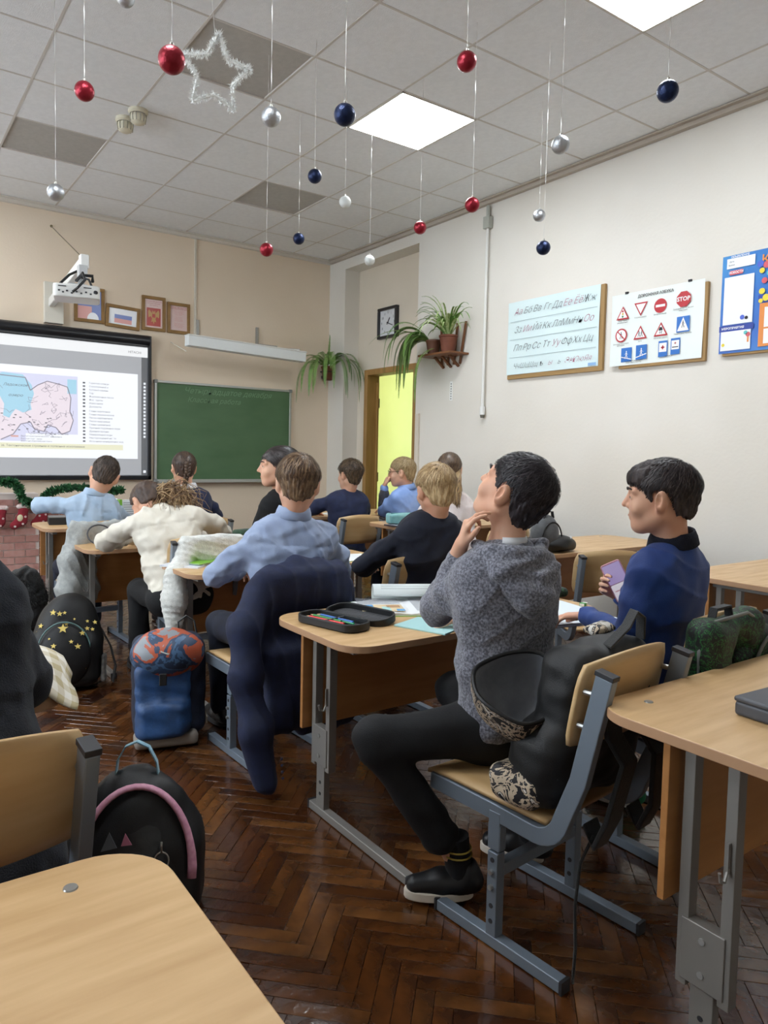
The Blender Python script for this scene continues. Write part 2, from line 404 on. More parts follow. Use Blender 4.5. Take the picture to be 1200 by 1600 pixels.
# ---------------- interactive board
X0, X1, Z0, Z1 = .35, 2.32, .955, 2.34
r = empty('interactive_whiteboard', ((X0 + X1) / 2, YF, Z0), label='black framed interactive whiteboard with a projected map, left of the blackboard', cat='whiteboard')
m_blk = mat('board_frame_black', '16181d', .32)
q = G(); q.rail([(X0, YF - .03, Z1 - .055), (X1 - .03, YF - .03, Z1 - .055)], .06, .11, (0, 1, 0)); q.tube([(X0, YF - .062, Z1 - .055), (X1 - .03, YF - .062, Z1 - .055)], .05, 14, sx=1)
q.obj('top_rail', m_blk, r, world=True, smooth=True)
G().box((X1 - .018, YF - .03, (Z0 + Z1) / 2), (.036, .06, Z1 - Z0)).box((X0 + .018, YF - .03, (Z0 + Z1) / 2), (.036, .06, Z1 - Z0)).box(((X0 + X1) / 2, YF - .03, Z0 + .02), (X1 - X0, .06, .04)).obj('frame', m_blk, r, world=True, bevel=.006)
EM = .6
def em(name, c, e=EM): 
    m = mat(name, c, .35, emit=e * .62); m.node_tree.nodes['Principled BSDF'].inputs['Base Color'].default_value = (.16, .16, .16, 1); return m
yS = YF - .045
def rect(q, x0, x1, z0, z1, y, mi=0): q.add([(x0, y, z0), (x1, y, z0), (x1, y, z1), (x0, y, z1)], [(0, 1, 2, 3)], mi)
G().box(((X0 + X1) / 2, YF - .02, (Z0 + Z1) / 2 - .03), (X1 - X0 - .07, .04, Z1 - Z0 - .1)).obj('panel', mat('board_surface', 'c9ccd0', .4), r, world=True)
scr = [em('screen_grey', 'b3b6bc', .62), em('screen_white', 'eef2fb', .9), em('map_land', 'ecdfe9', .82), em('map_lake', '9fd3ea', .82), em('map_line', '9c93a8', .5), em('map_ink', '6f6f78', .45), em('map_shield', 'e2a79c', .75), em('map_caption', 'e7e6c6', .85), em('map_edge', 'd5d6f0', .85), em('icon_grey', '5a6068', .35), em('screen_bar', 'e6e8ea', .9)]
q = G(); xa, xb = X0 + .04, 2.225
rect(q, xa, xb, 1.0, 2.19, yS, 0)                          # projected desktop
rect(q, xa, 2.285, 2.13, 2.225, yS - .001, 10)               # bar above
rect(q, xa, 2.19, 1.155, 1.965, yS - .001, 1)               # white page
q.text('HITACHI', .032, (2.16, yS - .003, 2.17), FR, 5)
rect(q, 2.225, 2.285, 1.0, 2.13, yS - .001, 9)               # tool strip on the right
def poly(q, pts, y, mi): q.add([(a, y, b) for a, b in pts], [tuple(range(len(pts)))], mi)
mx0, mx1, mz0, mz1 = xa, 1.64, 1.30, 1.90
rect(q, mx0, mx1, mz0, mz1, yS - .002, 8)
land = [(mx0, 1.31), (1.0, 1.31), (1.1, 1.36), (1.16, 1.45), (1.24, 1.47), (1.27, 1.41), (1.35, 1.39), (1.38, 1.45), (1.45, 1.43), (1.5, 1.37), (1.57, 1.4), (1.6, 1.5), (1.57, 1.58), (1.58, 1.7), (1.55, 1.8), (1.48, 1.82), (1.38, 1.84), (1.3, 1.8), (1.24, 1.75), (1.2, 1.86), (mx0, 1.9)]
poly(q, land, yS - .003, 2)
lake = [(1.02, 1.895), (1.18, 1.885), (1.25, 1.8), (1.27, 1.72), (1.24, 1.63), (1.25, 1.58), (1.18, 1.55), (1.12, 1.58), (1.09, 1.54), (1.07, 1.5), (1.02, 1.52), (1.03, 1.62), (.98, 1.72), (.93, 1.8), (.95, 1.86)]
poly(q, lake, yS - .004, 3)
poly(q, [(mx0, 1.895), (.92, 1.88), (.93, 1.8), (.99, 1.72), (.96, 1.66), (mx0, 1.66)], yS - .004, 6)
rect(q, 1.55, 1.63, 1.74, 1.87, yS - .004, 3); rect(q, mx0, .96, 1.52, 1.58, yS - .004, 3)
rl = random.Random(3)
def line(q, pts, wd, y, mi):
    for (a, b), (c, d) in zip(pts[:-1], pts[1:]):
        L_ = math.hypot(c - a, d - b) + 1e-9; nx, nz = -(d - b) / L_ * wd / 2, (c - a) / L_ * wd / 2
        q.add([(a + nx, y, b + nz), (a - nx, y, b - nz), (c - nx, y, d - nz), (c + nx, y, d + nz)], [(0, 1, 2, 3)], mi)
line(q, land[1:], .008, yS - .005, 4)
for k in range(46):
    x, z = rl.uniform(.95, 1.55), rl.uniform(1.36, 1.8); P = [(x, z)]
    for s_ in range(4):
        x += rl.uniform(-.05, .05); z += rl.uniform(-.04, .04); P.append((min(max(x, .8), 1.6), min(max(z, 1.33), 1.86)))
    if not (1.0 < P[0][0] < 1.27 and P[0][1] > 1.55): line(q, P, .003, yS - .005, 4)
for k in range(26):
    x, z = rl.uniform(.9, 1.52), rl.uniform(1.36, 1.56); q.box((x, yS - .005, z), (.018, .001, .008), mi=5)
q.text('Ладожское', .032, (1.12, yS - .006, 1.79), FR, 5, shear=.3, sx=1.1); q.text('озеро', .032, (1.12, yS - .006, 1.70), FR, 5, shear=.3, sx=1.3)
leg = ['Горючие сланцы', 'Строительный и', 'бутовый камень', 'Торф', 'Формовочные пески', 'Фосфориты', 'Известняки', 'Доломиты', 'Глины кирпичные', 'Глины керамические', 'Пески карбонатные', 'Пески кварцевые', 'Глины цементные', 'Пресные подземные воды', 'Древние валуны', 'Минеральные воды', 'Месторождения нефти', 'Источники минеральных вод']
for k, t in enumerate(leg):
    z = 1.85 - .031 * k - (.01 if k > 7 else 0)
    q.text(t, .022, (1.74, yS - .003, z), FR, 5, align='LEFT'); q.box((1.695, yS - .003, z), (.022, .001, .015), mi=5 if k % 3 else 9)
rect(q, 1.2, 1.64, 1.295, 1.37, yS - .0045, 1); 
q.text('ТЕКТОНИЧЕСКОЕ СТРОЕНИЕ', .022, (1.4, yS - .006, 1.383 - .012), FR, 5)
rect(q, 1.08, 1.14, 1.335, 1.35, yS - .006, 6)
q.text('Выступ кристаллического фундамента', .018, (1.16, yS - .006, 1.345), FR, 5, align='LEFT'); q.text('Русская платформа', .018, (1.16, yS - .006, 1.322), FR, 5, align='LEFT'); q.text('Восточно-Европейская плита', .018, (1.16, yS - .006, 1.302), FR, 5, align='LEFT')
rect(q, xa, 2.05, 1.235, 1.285, yS - .003, 7)
q.text('Рис. 26. Тектоническое строение и полезные ископаемые', .027, (1.32, yS - .005, 1.26), FR, 5)
for k in range(16): rect(q, 2.245, 2.265, 1.36 + .034 * k, 1.38 + .034 * k, yS - .003, 1)
rect(q, 2.243, 2.268, 1.02, 1.045, yS - .003, 1)
q.obj('projected_image', scr, r, world=True)
# ---------------- blackboard
bx0, bx1, bz0, bz1 = 2.37, 3.86, .945, 1.915
r = empty('blackboard', ((bx0 + bx1) / 2, YF, bz0), label='green chalkboard in a thin aluminium frame, right of the projected map', cat='blackboard')
m_alu = mat('aluminium', 'c2c4c0', .35, .6)
G().box(((bx0 + bx1) / 2, YF - .015, (bz0 + bz1) / 2), (bx1 - bx0 - .02, .02, bz1 - bz0 - .02)).obj('writing_surface', mat('chalkboard_green', '4c6c4a', .5, col2='597856', scale=2.2, stretch=(1, 1, 2.5), rough2=.7), r, world=True)
G().box(((bx0 + bx1) / 2, YF - .02, bz1), (bx1 - bx0, .035, .022)).box((bx0, YF - .02, (bz0 + bz1) / 2), (.022, .035, bz1 - bz0)).box((bx1, YF - .02, (bz0 + bz1) / 2), (.022, .035, bz1 - bz0)).box(((bx0 + bx1) / 2, YF - .02, bz0), (bx1 - bx0, .035, .022)).obj('frame', m_alu, r, world=True, bevel=.003)
q = G()
for x in (bx0, bx1):
    for z in (bz0, bz1): q.box((x, YF - .022, z), (.036, .042, .036))
q.objs('corner_cap', mat('grey_cap', '8b8d8a', .5), r, world=True, bevel=.006)
G().box(((bx0 + bx1) / 2, YF - .05, bz0 - .018), (bx1 - bx0 - .03, .07, .008)).box(((bx0 + bx1) / 2, YF - .085, bz0 - .01), (bx1 - bx0 - .03, .006, .02)).obj('chalk_tray', m_alu, r, world=True, bevel=.002)
q = G(); m_chalk = mat('chalk', '8fa98a', .9)
q.text('Четырнадцатое декабря', .078, (3.14, YF - .0265, 1.845), FR, 0, shear=.35, sx=1.05); q.obj('chalk_writing', mat('chalk_faint', '789a78', .9), r, world=True); q = G(); q.text('Классная работа', .07, (2.98, YF - .0265, 1.755), FR, 0, shear=.35)
q.obj('chalk_writing', mat('chalk_faint', '789a78', .9), r, world=True)
# lamp over the blackboard
r = empty('board_lamp', (3.38, YF - .42, 2.25), label='long white lamp housing on two wall brackets above the green chalkboard', cat='lamp')
LY = YF - .42
P0, P1 = (2.53, LY, 2.28), (3.80, LY, 2.235)
q = G(); F = frame(np.array(P1) - np.array(P0)); c0 = (np.array(P0) + np.array(P1)) / 2; Ln = np.linalg.norm(np.array(P1) - np.array(P0))
q.box(c0 + F @ np.array((0, 0, .0)), (.10, Ln, .10), F); q.obj('housing', mat('lamp_white', 'e6eaea', .4), r, world=True, bevel=.008)
q = G(); q.box(c0 + F @ np.array((-.0, 0, .052)), (.115, Ln + .005, .012), F); q.obj('top_cover', m_white, r, world=True, bevel=.003)
for x in (2.80, 3.46):
    q = G(); q.bar((x, YF - .012, 2.37), (x, YF - .012, 2.56), .03, .015, up=(0, 1, 0)); q.bar((x, YF - .02, 2.38), (x + .02, LY, 2.315), .02, .02); q.bar((x, YF - .02, 2.36), (x + .3, LY + .02, 2.31), .014, .02)
    q.obj('bracket', mat('galvanised', 'a9a7a2', .4, .5), r, world=True, bevel=.002)
G().bar((2.53, LY, 2.18), (2.53, YF, 2.31), .008, .008).obj('cord', m_cable, r, world=True)
# ---------------- projector
r = empty('projector', (1.41, YF, 2.35), label='white projector hanging from a slanted arm on the front wall over the map screen', cat='projector')
G().box((1.44, YF - .03, 2.54), (.16, .06, .36)).obj('wall_plate', mat('plate_cream', 'd8d3c6', .5), r, world=True, bevel=.004)
pj = np.array((1.27, 5.28, 2.33))
q = G(); q.bar((1.42, YF - .05, 2.54), (1.345, 5.62, 2.585), .05, .075); q.obj('arm', m_white, r, world=True, bevel=.008)
q = G(); q.box((1.35, 5.60, 2.595), (.06, .07, .10)); q.obj('arm_end', mat('cap_white', 'eff0ee', .5), r, world=True, bevel=.008)
q = G(); q.box((1.32, 5.52, 2.50), (.06, .06, .10)).cyl((1.32, 5.52, 2.45), (1.29, 5.44, 2.40), .022, n=10).box((1.26, 5.42, 2.378), (.12, .1, .02)); q.obj('mount', mat('mount_grey', 'c4c6c8', .4, .3), r, world=True, bevel=.004)
pr = rotm(rz=math.radians(-14), ry=0)
q = G(); q.prism(rrect(-.15, .15, -.12, .12, .035), -.045, .045, R=pr, c=(1.25, 5.38, 2.315)); pb = q.obj('projector_body', mat('projector_white', 'dcdcd8', .4), r, world=True, bevel=.01)
q = G()
for a, b in ((-.11, 0), (-.085, -.01), (-.06, 0), (-.03, -.012), (0, 0), (.03, -.01), (.06, 0), (.09, -.01), (.115, .0)): q.box(np.array((1.25, 5.38, 2.31)) + pr @ np.array((a, -.122, b)), (.013, .004, .01), pr)
for a in (-.09, .07): q.box(np.array((1.25, 5.38, 2.34)) + pr @ np.array((a, -.121, 0)), (.05, .003, .006), pr)
q.objs('port', mat('port_dark', '33353a', .5), r, world=True)
q = G(); q.cyl(np.array((1.25, 5.38, 2.315)) + pr @ np.array((.06, .11, 0)), np.array((1.25, 5.38, 2.315)) + pr @ np.array((.06, .13, 0)), .035, n=16); q.obj('lens', mat('lens_glass', '20242c', .1), r, world=True, smooth=True)
q = G(); m_cab = mat('black_cable', '17171a', .5)
q.tube([(1.29, 5.48, 2.45), (1.27, 5.3, 2.45), (1.27, 5.24, 2.39), (1.22, 5.22, 2.33), (1.19, 5.24, 2.30)], .009, 6); q.tube([(1.3, 5.46, 2.45), (1.31, 5.3, 2.41), (1.335, 5.26, 2.32)], .008, 6); q.tube([(1.33, 5.6, 2.54), (1.24, 5.56, 2.48), (1.15, 5.5, 2.38)], .009, 6); q.ball((1.34, 5.25, 2.315), .02); q.tube([(1.26, 5.44, 2.42), (1.28, 5.38, 2.45), (1.35, 5.36, 2.45), (1.36, 5.40, 2.42)], .012, 6)
q.obj('cable', m_cab, r, world=True, smooth=True)
G().tube([(1.345, 5.64, 2.64), (1.43, YF - .01, 3.22)], .004, 5).ball((1.43, YF - .012, 3.22), .012).obj('stay_wire', mat('wire_bronze', '7d6f52', .4, .6), r, world=True)
# ---------------- framed pictures above the board
m_fr = mat('frame_brown', '96713e', .5, col2='85622f', scale=10)
def framed(x0, x1, z0, z1, label, tilt=0., draw=None, land=True):
    cx, cz = (x0 + x1) / 2, (z0 + z1) / 2
    r = empty('framed_picture', (cx, YF, cz), label=label, cat='picture', group='framed state symbols above the whiteboard')
    R = FR @ rotm(rz=math.radians(tilt)); a, b = (x1 - x0) / 2, (z1 - z0) / 2; w_ = .03
    q = G()
    for c, sz in (((0, b - w_ / 2, .01), (2 * a, w_, .022)), ((0, -b + w_ / 2, .01), (2 * a, w_, .022)), ((a - w_ / 2, 0, .01), (w_, 2 * b - 2 * w_, .022)), ((-a + w_ / 2, 0, .01), (w_, 2 * b - 2 * w_, .022))):
        q.box(np.array((cx, YF, cz)) + R @ np.array(c), sz, R)
    q.obj('frame', m_fr, r, world=True, bevel=.003)
    q = G(); q.box(np.array((cx, YF, cz)) + R @ np.array((0, 0, .005)), (2 * a - .05, 2 * b - .05, .006), R); q.obj('paper', mat('glazed_paper', 'e9e4e4', .12), r, world=True)
    q = G(); draw(q, lambda x, y, z=.0095: np.array((cx, YF, cz)) + R @ np.array((x, y, z)), R, a - w_, b - w_)
    q.obj('print', [mat('print_pink', 'd99a94', .25), mat('print_red', 'b5443c', .25), mat('print_blue', '6b7fc0', .25), mat('print_pale', 'e4c9c4', .2), mat('print_gold', 'c79a5a', .3), m_ink, mat('print_white', 'eceff4', .2)], r, world=True)
def quad(q, P, x0, x1, y0, y1, mi, z=.0095): q.add([P(x0, y0, z), P(x1, y0, z), P(x1, y1, z), P(x0, y1, z)], [(0, 1, 2, 3)], mi)
def d_flag(q, P, R, a, b):
    quad(q, P, -a, a, -b, b, 6, .009); quad(q, P, -a * .6, a * .65, .25 * b, .6 * b, 6, .0095); quad(q, P, -a * .6, a * .65, -.25 * b, .25 * b, 2, .0095); quad(q, P, -a * .6, a * .65, -.8 * b, -.25 * b, 0, .0095)
def d_arms(q, P, R, a, b):
    quad(q, P, -a, a, -b, b, 3, .009); quad(q, P, -a * .8, a * .8, -b * .88, b * .4, 1, .0095)
    # double-headed eagle in gold: body, two heads, spread wings, tail
    q.add([P(x * a, y * b, .0105) for x, y in ((0, .12), (.15, .22), (.2, .12), (.1, .0), (.3, .1), (.55, .28), (.65, .1), (.6, -.3), (.35, -.2), (.2, -.35), (.3, -.6), (.1, -.55), (0, -.75), (-.1, -.55), (-.3, -.6), (-.2, -.35), (-.35, -.2), (-.6, -.3), (-.65, .1), (-.55, .28), (-.3, .1), (-.1, 0), (-.2, .12), (-.15, .22))], [tuple(range(24))], 4)
    q.box(P(0, -.15 * b, .011), (.03, .035, .001), R, 1)
    for k in range(3): q.text('ГОСУДАРСТВЕННЫЙ ГЕРБ'[:20 - 5 * k], .012, P(0, b * (.85 - .14 * k), .0105), R, 1)
def d_hymn(q, P, R, a, b):
    quad(q, P, -a, a, -b, b, 3, .009)
    q.text('ГОСУДАРСТВЕННЫЙ ГИМН', .014, P(0, b * .86, .0105), R, 1); q.text('РОССИЙСКОЙ ФЕДЕРАЦИИ', .012, P(0, b * .74, .0105), R, 1)
    L_ = ['Россия — священная', 'наша держава,', 'Россия — любимая', 'наша страна.', '', 'Могучая воля,', 'великая слава —', 'твоё достоянье', 'на все времена!', '', 'Славься, Отечество', 'наше свободное,', 'братских народов', 'союз вековой']
    for k, t in enumerate(L_): q.text(t, .011, P(0, b * (.58 - .1 * k), .0105), R, 0)
def d_photo(q, P, R, a, b):
    quad(q, P, -a, a, -b, b, 2, .009); quad(q, P, -a, a * .2, -b, -.1 * b, 0, .0095); q.prism([(a * .0 + a * .5 * math.cos(t), -b + b * .5 * math.sin(t)) for t in np.linspace(0, math.pi, 9)], .0096, .0098, R=R, c=P(0.3 * a, 0, 0), mi=6)
framed(1.62, 1.89, 2.41, 2.73, 'brown framed photo half hidden behind the projector', draw=d_photo)
framed(1.90, 2.22, 2.39, 2.60, 'brown framed landscape print of a white, blue and red flag', draw=d_flag, tilt=-3)
framed(2.24, 2.47, 2.40, 2.73, 'brown framed print of a red coat of arms', draw=d_arms)
framed(2.49, 2.72, 2.40, 2.70, 'brown framed pale pink sheet of printed verse, rightmost of the row', draw=d_hymn)
# ---------------- clock
cy, cz = 6.2, 2.62; ca, cb = .165, .16
r = empty('wall_clock', (XD, cy, cz), label='square black framed wall clock above the doorway', cat='clock')
q = G()
for c, sz in (((0, cb - .014, .02), (2 * ca, .028, .045)), ((0, -cb + .014, .02), (2 * ca, .028, .045)), ((ca - .014, 0, .02), (.028, 2 * cb - .056, .045)), ((-ca + .014, 0, .02), (.028, 2 * cb - .056, .045))): q.box(np.array((XD, cy, cz)) + RRW @ np.array(c), sz, RRW)
q.obj('frame', mat('clock_black', '222226', .35), r, world=True, bevel=.005)
G().box(np.array((XD, cy, cz)) + RRW @ np.array((0, 0, .01)), (2 * ca - .05, 2 * cb - .05, .02), RRW).obj('face', mat('clock_face', 'dcdfe2', .4), r, world=True)
q = G()
for h in range(1, 13):
    a = math.radians(90 - 30 * h); q.text(str(h), .036, np.array((XD, cy, cz)) + RRW @ np.array((.108 * math.cos(a), .108 * math.sin(a), .022)), RRW, 0)
q.objs('numeral', m_ink, r, world=True)
for nm, ang, ln, wd in (('hour_hand', 90 - 38, .062, .01), ('minute_hand', 90 - 112, .095, .007)):
    a = math.radians(ang); q = G(); q.bar(np.array((XD, cy, cz)) + RRW @ np.array((-.02 * math.cos(a), -.02 * math.sin(a), .026)), np.array((XD, cy, cz)) + RRW @ np.array((ln * math.cos(a), ln * math.sin(a), .026)), wd, .002, up=(-1, 0, 0)); q.obj(nm, m_ink, r, world=True)
# ---------------- posters on the right wall
m_brd = mat('poster_board_wood', 'a07f4f', .6)
XW = XR
def P_right(y, z, off): return np.array((XW - off, y, z))
r = empty('alphabet_poster', (XR, 3.78, 2.2), label='pale blue handwriting alphabet poster, leftmost on the right wall', cat='poster')
ya, yb, za, zb = 4.27, 3.36, 1.90, 2.49
G().box((XR - .012, (ya + yb) / 2 - .012, (za + zb) / 2 - .012), (.024, ya - yb + .02, zb - za + .02)).obj('board', m_brd, r, world=True, bevel=.002)
q = G(); nn = 10
V = []
for i in range(nn + 1):
    for j in range(nn + 1):
        y = ya - (ya - yb - .012) * i / nn; z = za + .012 + (zb - za - .012) * j / nn
        V.append((XR - .029 - .003 * math.sin(i * 1.1 + j * .6), y, z))
q.add(V, [(i * (nn + 1) + j, (i + 1) * (nn + 1) + j, (i + 1) * (nn + 1) + j + 1, i * (nn + 1) + j + 1) for i in range(nn) for j in range(nn)])
q.obj('sheet', mat('sheet_pale_blue', 'd7e9ea', .35), r, world=True, smooth=True)
rows = ['Аа Бб Вв Гг Дд Ее Ёё Жж', 'Зз Ии Йй Кк Лл Мм Нн Оо', 'Пп Рр Сс Тт Уу Фф Хх Цц', 'Чч Шш Щщ ъ ы ь Ээ Юю Яя']
red = set('АЕЁИОУЫЭЮЯаеёиоуыэюя')
q = G()
for k, t in enumerate(rows):
    W = t.split(); z = zb - .085 - .143 * k
    for i, wd in enumerate(W):
        y = ya - .06 - (ya - yb - .12) * (i + .5) / len(W) + .0
        q.text(wd, .070 if k < 3 else .058, (XR - .034, y, z), RRW, 1 if wd[0] in red else 0, shear=.45, off=-.0011)
    if k < 3: q.box((XR - .0335, (ya + yb) / 2, z - .072), (.001, ya - yb - .06, .003), mi=2)
q.box((XR - .0335, yb + .06, za + .03), (.001, .07, .02), mi=3)
q.obj('lettering', [mat('letter_grey', '4a5458', .6), mat('letter_rose', 'a8647c', .6), mat('rule_grey', '9fb0b4', .6), mat('stamp_blue', '8fb6e0', .6)], r, world=True)
# road signs
r = empty('road_sign_poster', (XR, 2.93, 2.14), label='white road sign poster with red and blue traffic signs, middle of the right wall', cat='poster')
ya, yb, za, zb = 3.27, 2.585, 1.895, 2.385
G().box((XR - .012, (ya + yb) / 2 - .045, (za + zb) / 2 - .02), (.024, ya - yb - .05, zb - za + .0)).obj('board', m_brd, r, world=True, bevel=.002)
q = G(); V = []
for i in range(nn + 1):
    for j in range(nn + 1):
        V.append((XR - .028 - .004 * math.sin(i * .7 + 1) * math.cos(j * .5), ya - (ya - yb) * i / nn, za + (zb - za) * j / nn))
q.add(V, [(i * (nn + 1) + j, (i + 1) * (nn + 1) + j, (i + 1) * (nn + 1) + j + 1, i * (nn + 1) + j + 1) for i in range(nn) for j in range(nn)])
q.obj('sheet', mat('sheet_white', 'e6edea', .3), r, world=True, smooth=True)
q = G(); q.box((XR - .03, ya - .12, zb + .004), (.012, .022, .014)).box((XR - .03, yb + .1, zb + .004), (.012, .022, .014)); q.objs('clip', m_ink, r, world=True)
sg = [mat('sign_red', 'b8242f', .4), mat('sign_white', 'f0f2f4', .4), mat('sign_blue', '2a6fc0', .4), m_ink, mat('sign_yellow', 'd8b84a', .4), mat('sign_green', '3f7a4a', .4)]
q = G(); X1_ = XR - .034
def sp(cy_, cz_): return lambda x, y, o: np.array((X1_ - o * .0008, cy_ - x, cz_ + y))
def ngon(q, P, pts, mi, o): q.add([P(x, y, o) for x, y in pts], [tuple(range(len(pts)))], mi)
def circ(r_, n=20, x=0, y=0, a0=0.): return [(x + r_ * math.cos(a0 + 2 * math.pi * k / n), y + r_ * math.sin(a0 + 2 * math.pi * k / n)) for k in range(n)]
def tri(s_, up=True): 
    return [(-s_, -s_ * .8), (s_, -s_ * .8), (0, s_ * .95)] if up else [(-s_, s_ * .8), (0, -s_ * .95), (s_, s_ * .8)]
def man(q, P, s_, mi, o, fl=1):
    ngon(q, P, circ(s_ * .13, 10, 0, s_ * .62), mi, o)
    for pts in ([(-.12, .45), (.12, .45), (.1, -.05), (-.1, -.05)], [(-.1, 0), (.02, 0), (-.2, -.75), (-.35, -.75)], [(-.02, 0), (.1, 0), (.38, -.7), (.24, -.75)], [(.08, .42), (.12, .3), (.4, .08), (.34, .02)], [(-.08, .42), (-.12, .3), (-.35, .05), (-.3, 0)]):
        ngon(q, P, [(x * s_ * fl, y * s_) for x, y in (pts if fl > 0 else pts[::-1])], mi, o)
def cell(u, v): return ya - u * (ya - yb), zb - v * (zb - za)
S_ = .047
for (u, v), t in (((.14, .27), 'lights'), ((.345, .245), 'yield'), ((.56, .25), 'noentry'), ((.80, .215), 'stop'), ((.13, .575), 'noped'), ((.35, .575), 'kids'), ((.575, .57), 'skid'), ((.805, .54), 'cross'), ((.20, .855), 'und'), ((.37, .84), 'over'), ((.605, .83), 'aid'), ((.735, .815), 'hosp')):
    c = cell(u, v); P = sp(*c)
    if t in ('lights', 'kids', 'skid'):
        ngon(q, P, tri(S_ * 1.1), 0, 0); ngon(q, P, [(x * .72, y * .72 - .002) for x, y in tri(S_ * 1.1)], 1, 1)
        if t == 'lights':
            for yy, mi in ((.014, 0), (-.004, 4), (-.022, 5)): ngon(q, P, circ(.0075, 10, 0, yy), mi, 2)
        elif t == 'kids': 
            man(q, lambda x, y, o, P=P: P(x - .009, y - .006, o), .026, 3, 2); man(q, lambda x, y, o, P=P: P(x + .011, y - .006, o), .026, 3, 2, -1)
        else:
            ngon(q, P, [(-.012, .006), (.012, .006), (.009, .016), (-.009, .016)], 3, 2); ngon(q, P, [(-.014, -.006), (.014, -.006), (.014, .006), (-.014, .006)], 3, 2)
            for sx_ in (-1, 1): ngon(q, P, [(sx_ * .006 + a, b) for a, b in ((0, -.008), (.006, -.014), (0, -.02), (.004, -.026), (.0, -.026), (-.005, -.02), (.0, -.014))], 3, 2)
    elif t == 'yield': ngon(q, P, tri(S_ * 1.1, False), 0, 0); ngon(q, P, [(x * .72, y * .72 + .002) for x, y in tri(S_ * 1.1, False)], 1, 1)
    elif t == 'noentry': ngon(q, P, circ(S_), 0, 0); ngon(q, P, [(-.034, -.008), (.034, -.008), (.034, .008), (-.034, .008)], 1, 1)
    elif t == 'stop': ngon(q, P, circ(S_ * 1.12, 8, a0=math.pi / 8), 0, 0); q.text('STOP', .038, P(0, 0, 2), RRW, 1, off=.001)
    elif t == 'noped': 
        ngon(q, P, circ(S_), 0, 0); ngon(q, P, circ(S_ * .8), 1, 1); man(q, P, .032, 3, 2); ngon(q, P, [(-.033, .028), (-.028, .033), (.033, -.028), (.028, -.033)][::-1], 0, 3)
    elif t == 'cross': ngon(q, P, [(-.045, -.05), (.045, -.05), (.045, .05), (-.045, .05)], 2, 0); ngon(q, P, [(-.04, -.042), (.04, -.042), (0, .044)], 1, 1); man(q, P, .03, 3, 2)
    elif t in ('und', 'over'):
        ngon(q, P, [(-.042, -.048), (.042, -.048), (.042, .048), (-.042, .048)], 2, 0); man(q, P, .036, 1, 1, 1 if t == 'over' else -1); k_ = 1 if t == 'over' else -1
        pts = [(-.04, -.036 + (.0 if k_ > 0 else .02)), (.04, -.036 + (.02 if k_ > 0 else .0)), (.04, -.03 + (.02 if k_ > 0 else .0)), (-.04, -.03 + (.0 if k_ > 0 else .02))]; ngon(q, P, pts, 1, 1)
    else:
        ngon(q, P, [(-.033, -.052), (.033, -.052), (.033, .052), (-.033, .052)], 2, 0); ngon(q, P, [(-.027, -.02), (.027, -.02), (.027, .038), (-.027, .038)], 1, 1)
        s_ = .013 if t == 'aid' else .007; yy = .009 if t == 'aid' else .02
        ngon(q, P, [(-s_, yy - s_ / 3), (s_, yy - s_ / 3), (s_, yy + s_ / 3), (-s_, yy + s_ / 3)], 0, 2); ngon(q, P, [(-s_ / 3, yy - s_), (s_ / 3, yy - s_), (s_ / 3, yy + s_), (-s_ / 3, yy + s_)], 0, 2)
        if t == 'hosp': ngon(q, P, [(-.022, -.008), (.022, -.008), (.022, -.002), (-.022, -.002)], 3, 2)
q.text('ДОРОЖНАЯ АЗБУКА', .026, (X1_ - .001, cell(.5, 0)[0], cell(0, .075)[1]), RRW, 3, off=.0006)
for (u, v), t in (((.14, .385), 'Светофорное\nрегулирование'), ((.345, .36), 'Уступите дорогу'), ((.56, .36), 'Въезд запрещён'), ((.80, .345), 'Движение без остановки\nзапрещено'), ((.13, .705), 'Движение пешеходов\nзапрещено'), ((.35, .69), 'Дети'), ((.575, .68), 'Скользкая дорога'), ((.805, .66), 'Пешеходный переход'), ((.285, .955), 'Подземный и надземный\nпешеходный переход'), ((.67, .93), 'Больница')):
    q.text(t, .0115, (X1_ - .001, cell(u, v)[0], cell(u, v)[1]), RRW, 3)
q.obj('sign_print', sg, r, world=True)
# class corner board
r = empty('class_noticeboard', (XR, 1.97, 2.2), label='bright blue class noticeboard with white panels, cut by the right frame edge', cat='poster')
ya, yb, za, zb = 2.475, 1.47, 1.905, 2.49
G().box((XR - .012, (ya + yb) / 2 - .02, (za + zb) / 2 - .015), (.024, ya - yb, zb - za)).obj('board', m_brd, r, world=True, bevel=.002)
q = G(); q.box((XR - .027, (ya + yb) / 2, (za + zb) / 2), (.004, ya - yb, zb - za)); q.obj('sheet', mat('sheet_blue', '2e63bd', .3, col2='3b8acb', scale=1.5), r, world=True)
q = G(); P = sp(ya, za); Hh = zb - za
cm = [mat('card_white', 'eceff3', .4), mat('card_red', 'd25a64', .4), mat('card_orange', 'e08a3c', .4), mat('balloon_yellow', 'e6d23a', .35), mat('balloon_blue', '4a62c8', .35), mat('balloon_teal', '66c2c0', .35), m_ink, mat('band_navy', '25409c', .4), mat('print_line', '9fb4d8', .5)]
def R_(x0, x1, y0, y1, mi, o=1): ngon(q, P, [(x0, y0), (x1, y0), (x1, y1), (x0, y1)], mi, o)
R_(.03, .2, .505, .565, 0); R_(.02, .2, .17, .455, 0); R_(.0, .21, .13, .165, 7); R_(.012, .195, .015, .13, 0)
R_(.05, .13, .466, .492, 1); q.text('НОВОСТИ', .018, P(.09, .479, 3), RRW, 0, off=.0005); q.text('МЕРОПРИЯТИЯ', .018, P(.085, .147, 3), RRW, 0, off=.0005)
q.text('ОБЪЯВЛЕНИЯ', .016, P(.11, .572, 3), RRW, 0, off=.0005); q.text('Дата', .012, P(.06, .545, 3), RRW, 6); q.text('Время', .012, P(.06, .525, 3), RRW, 6)
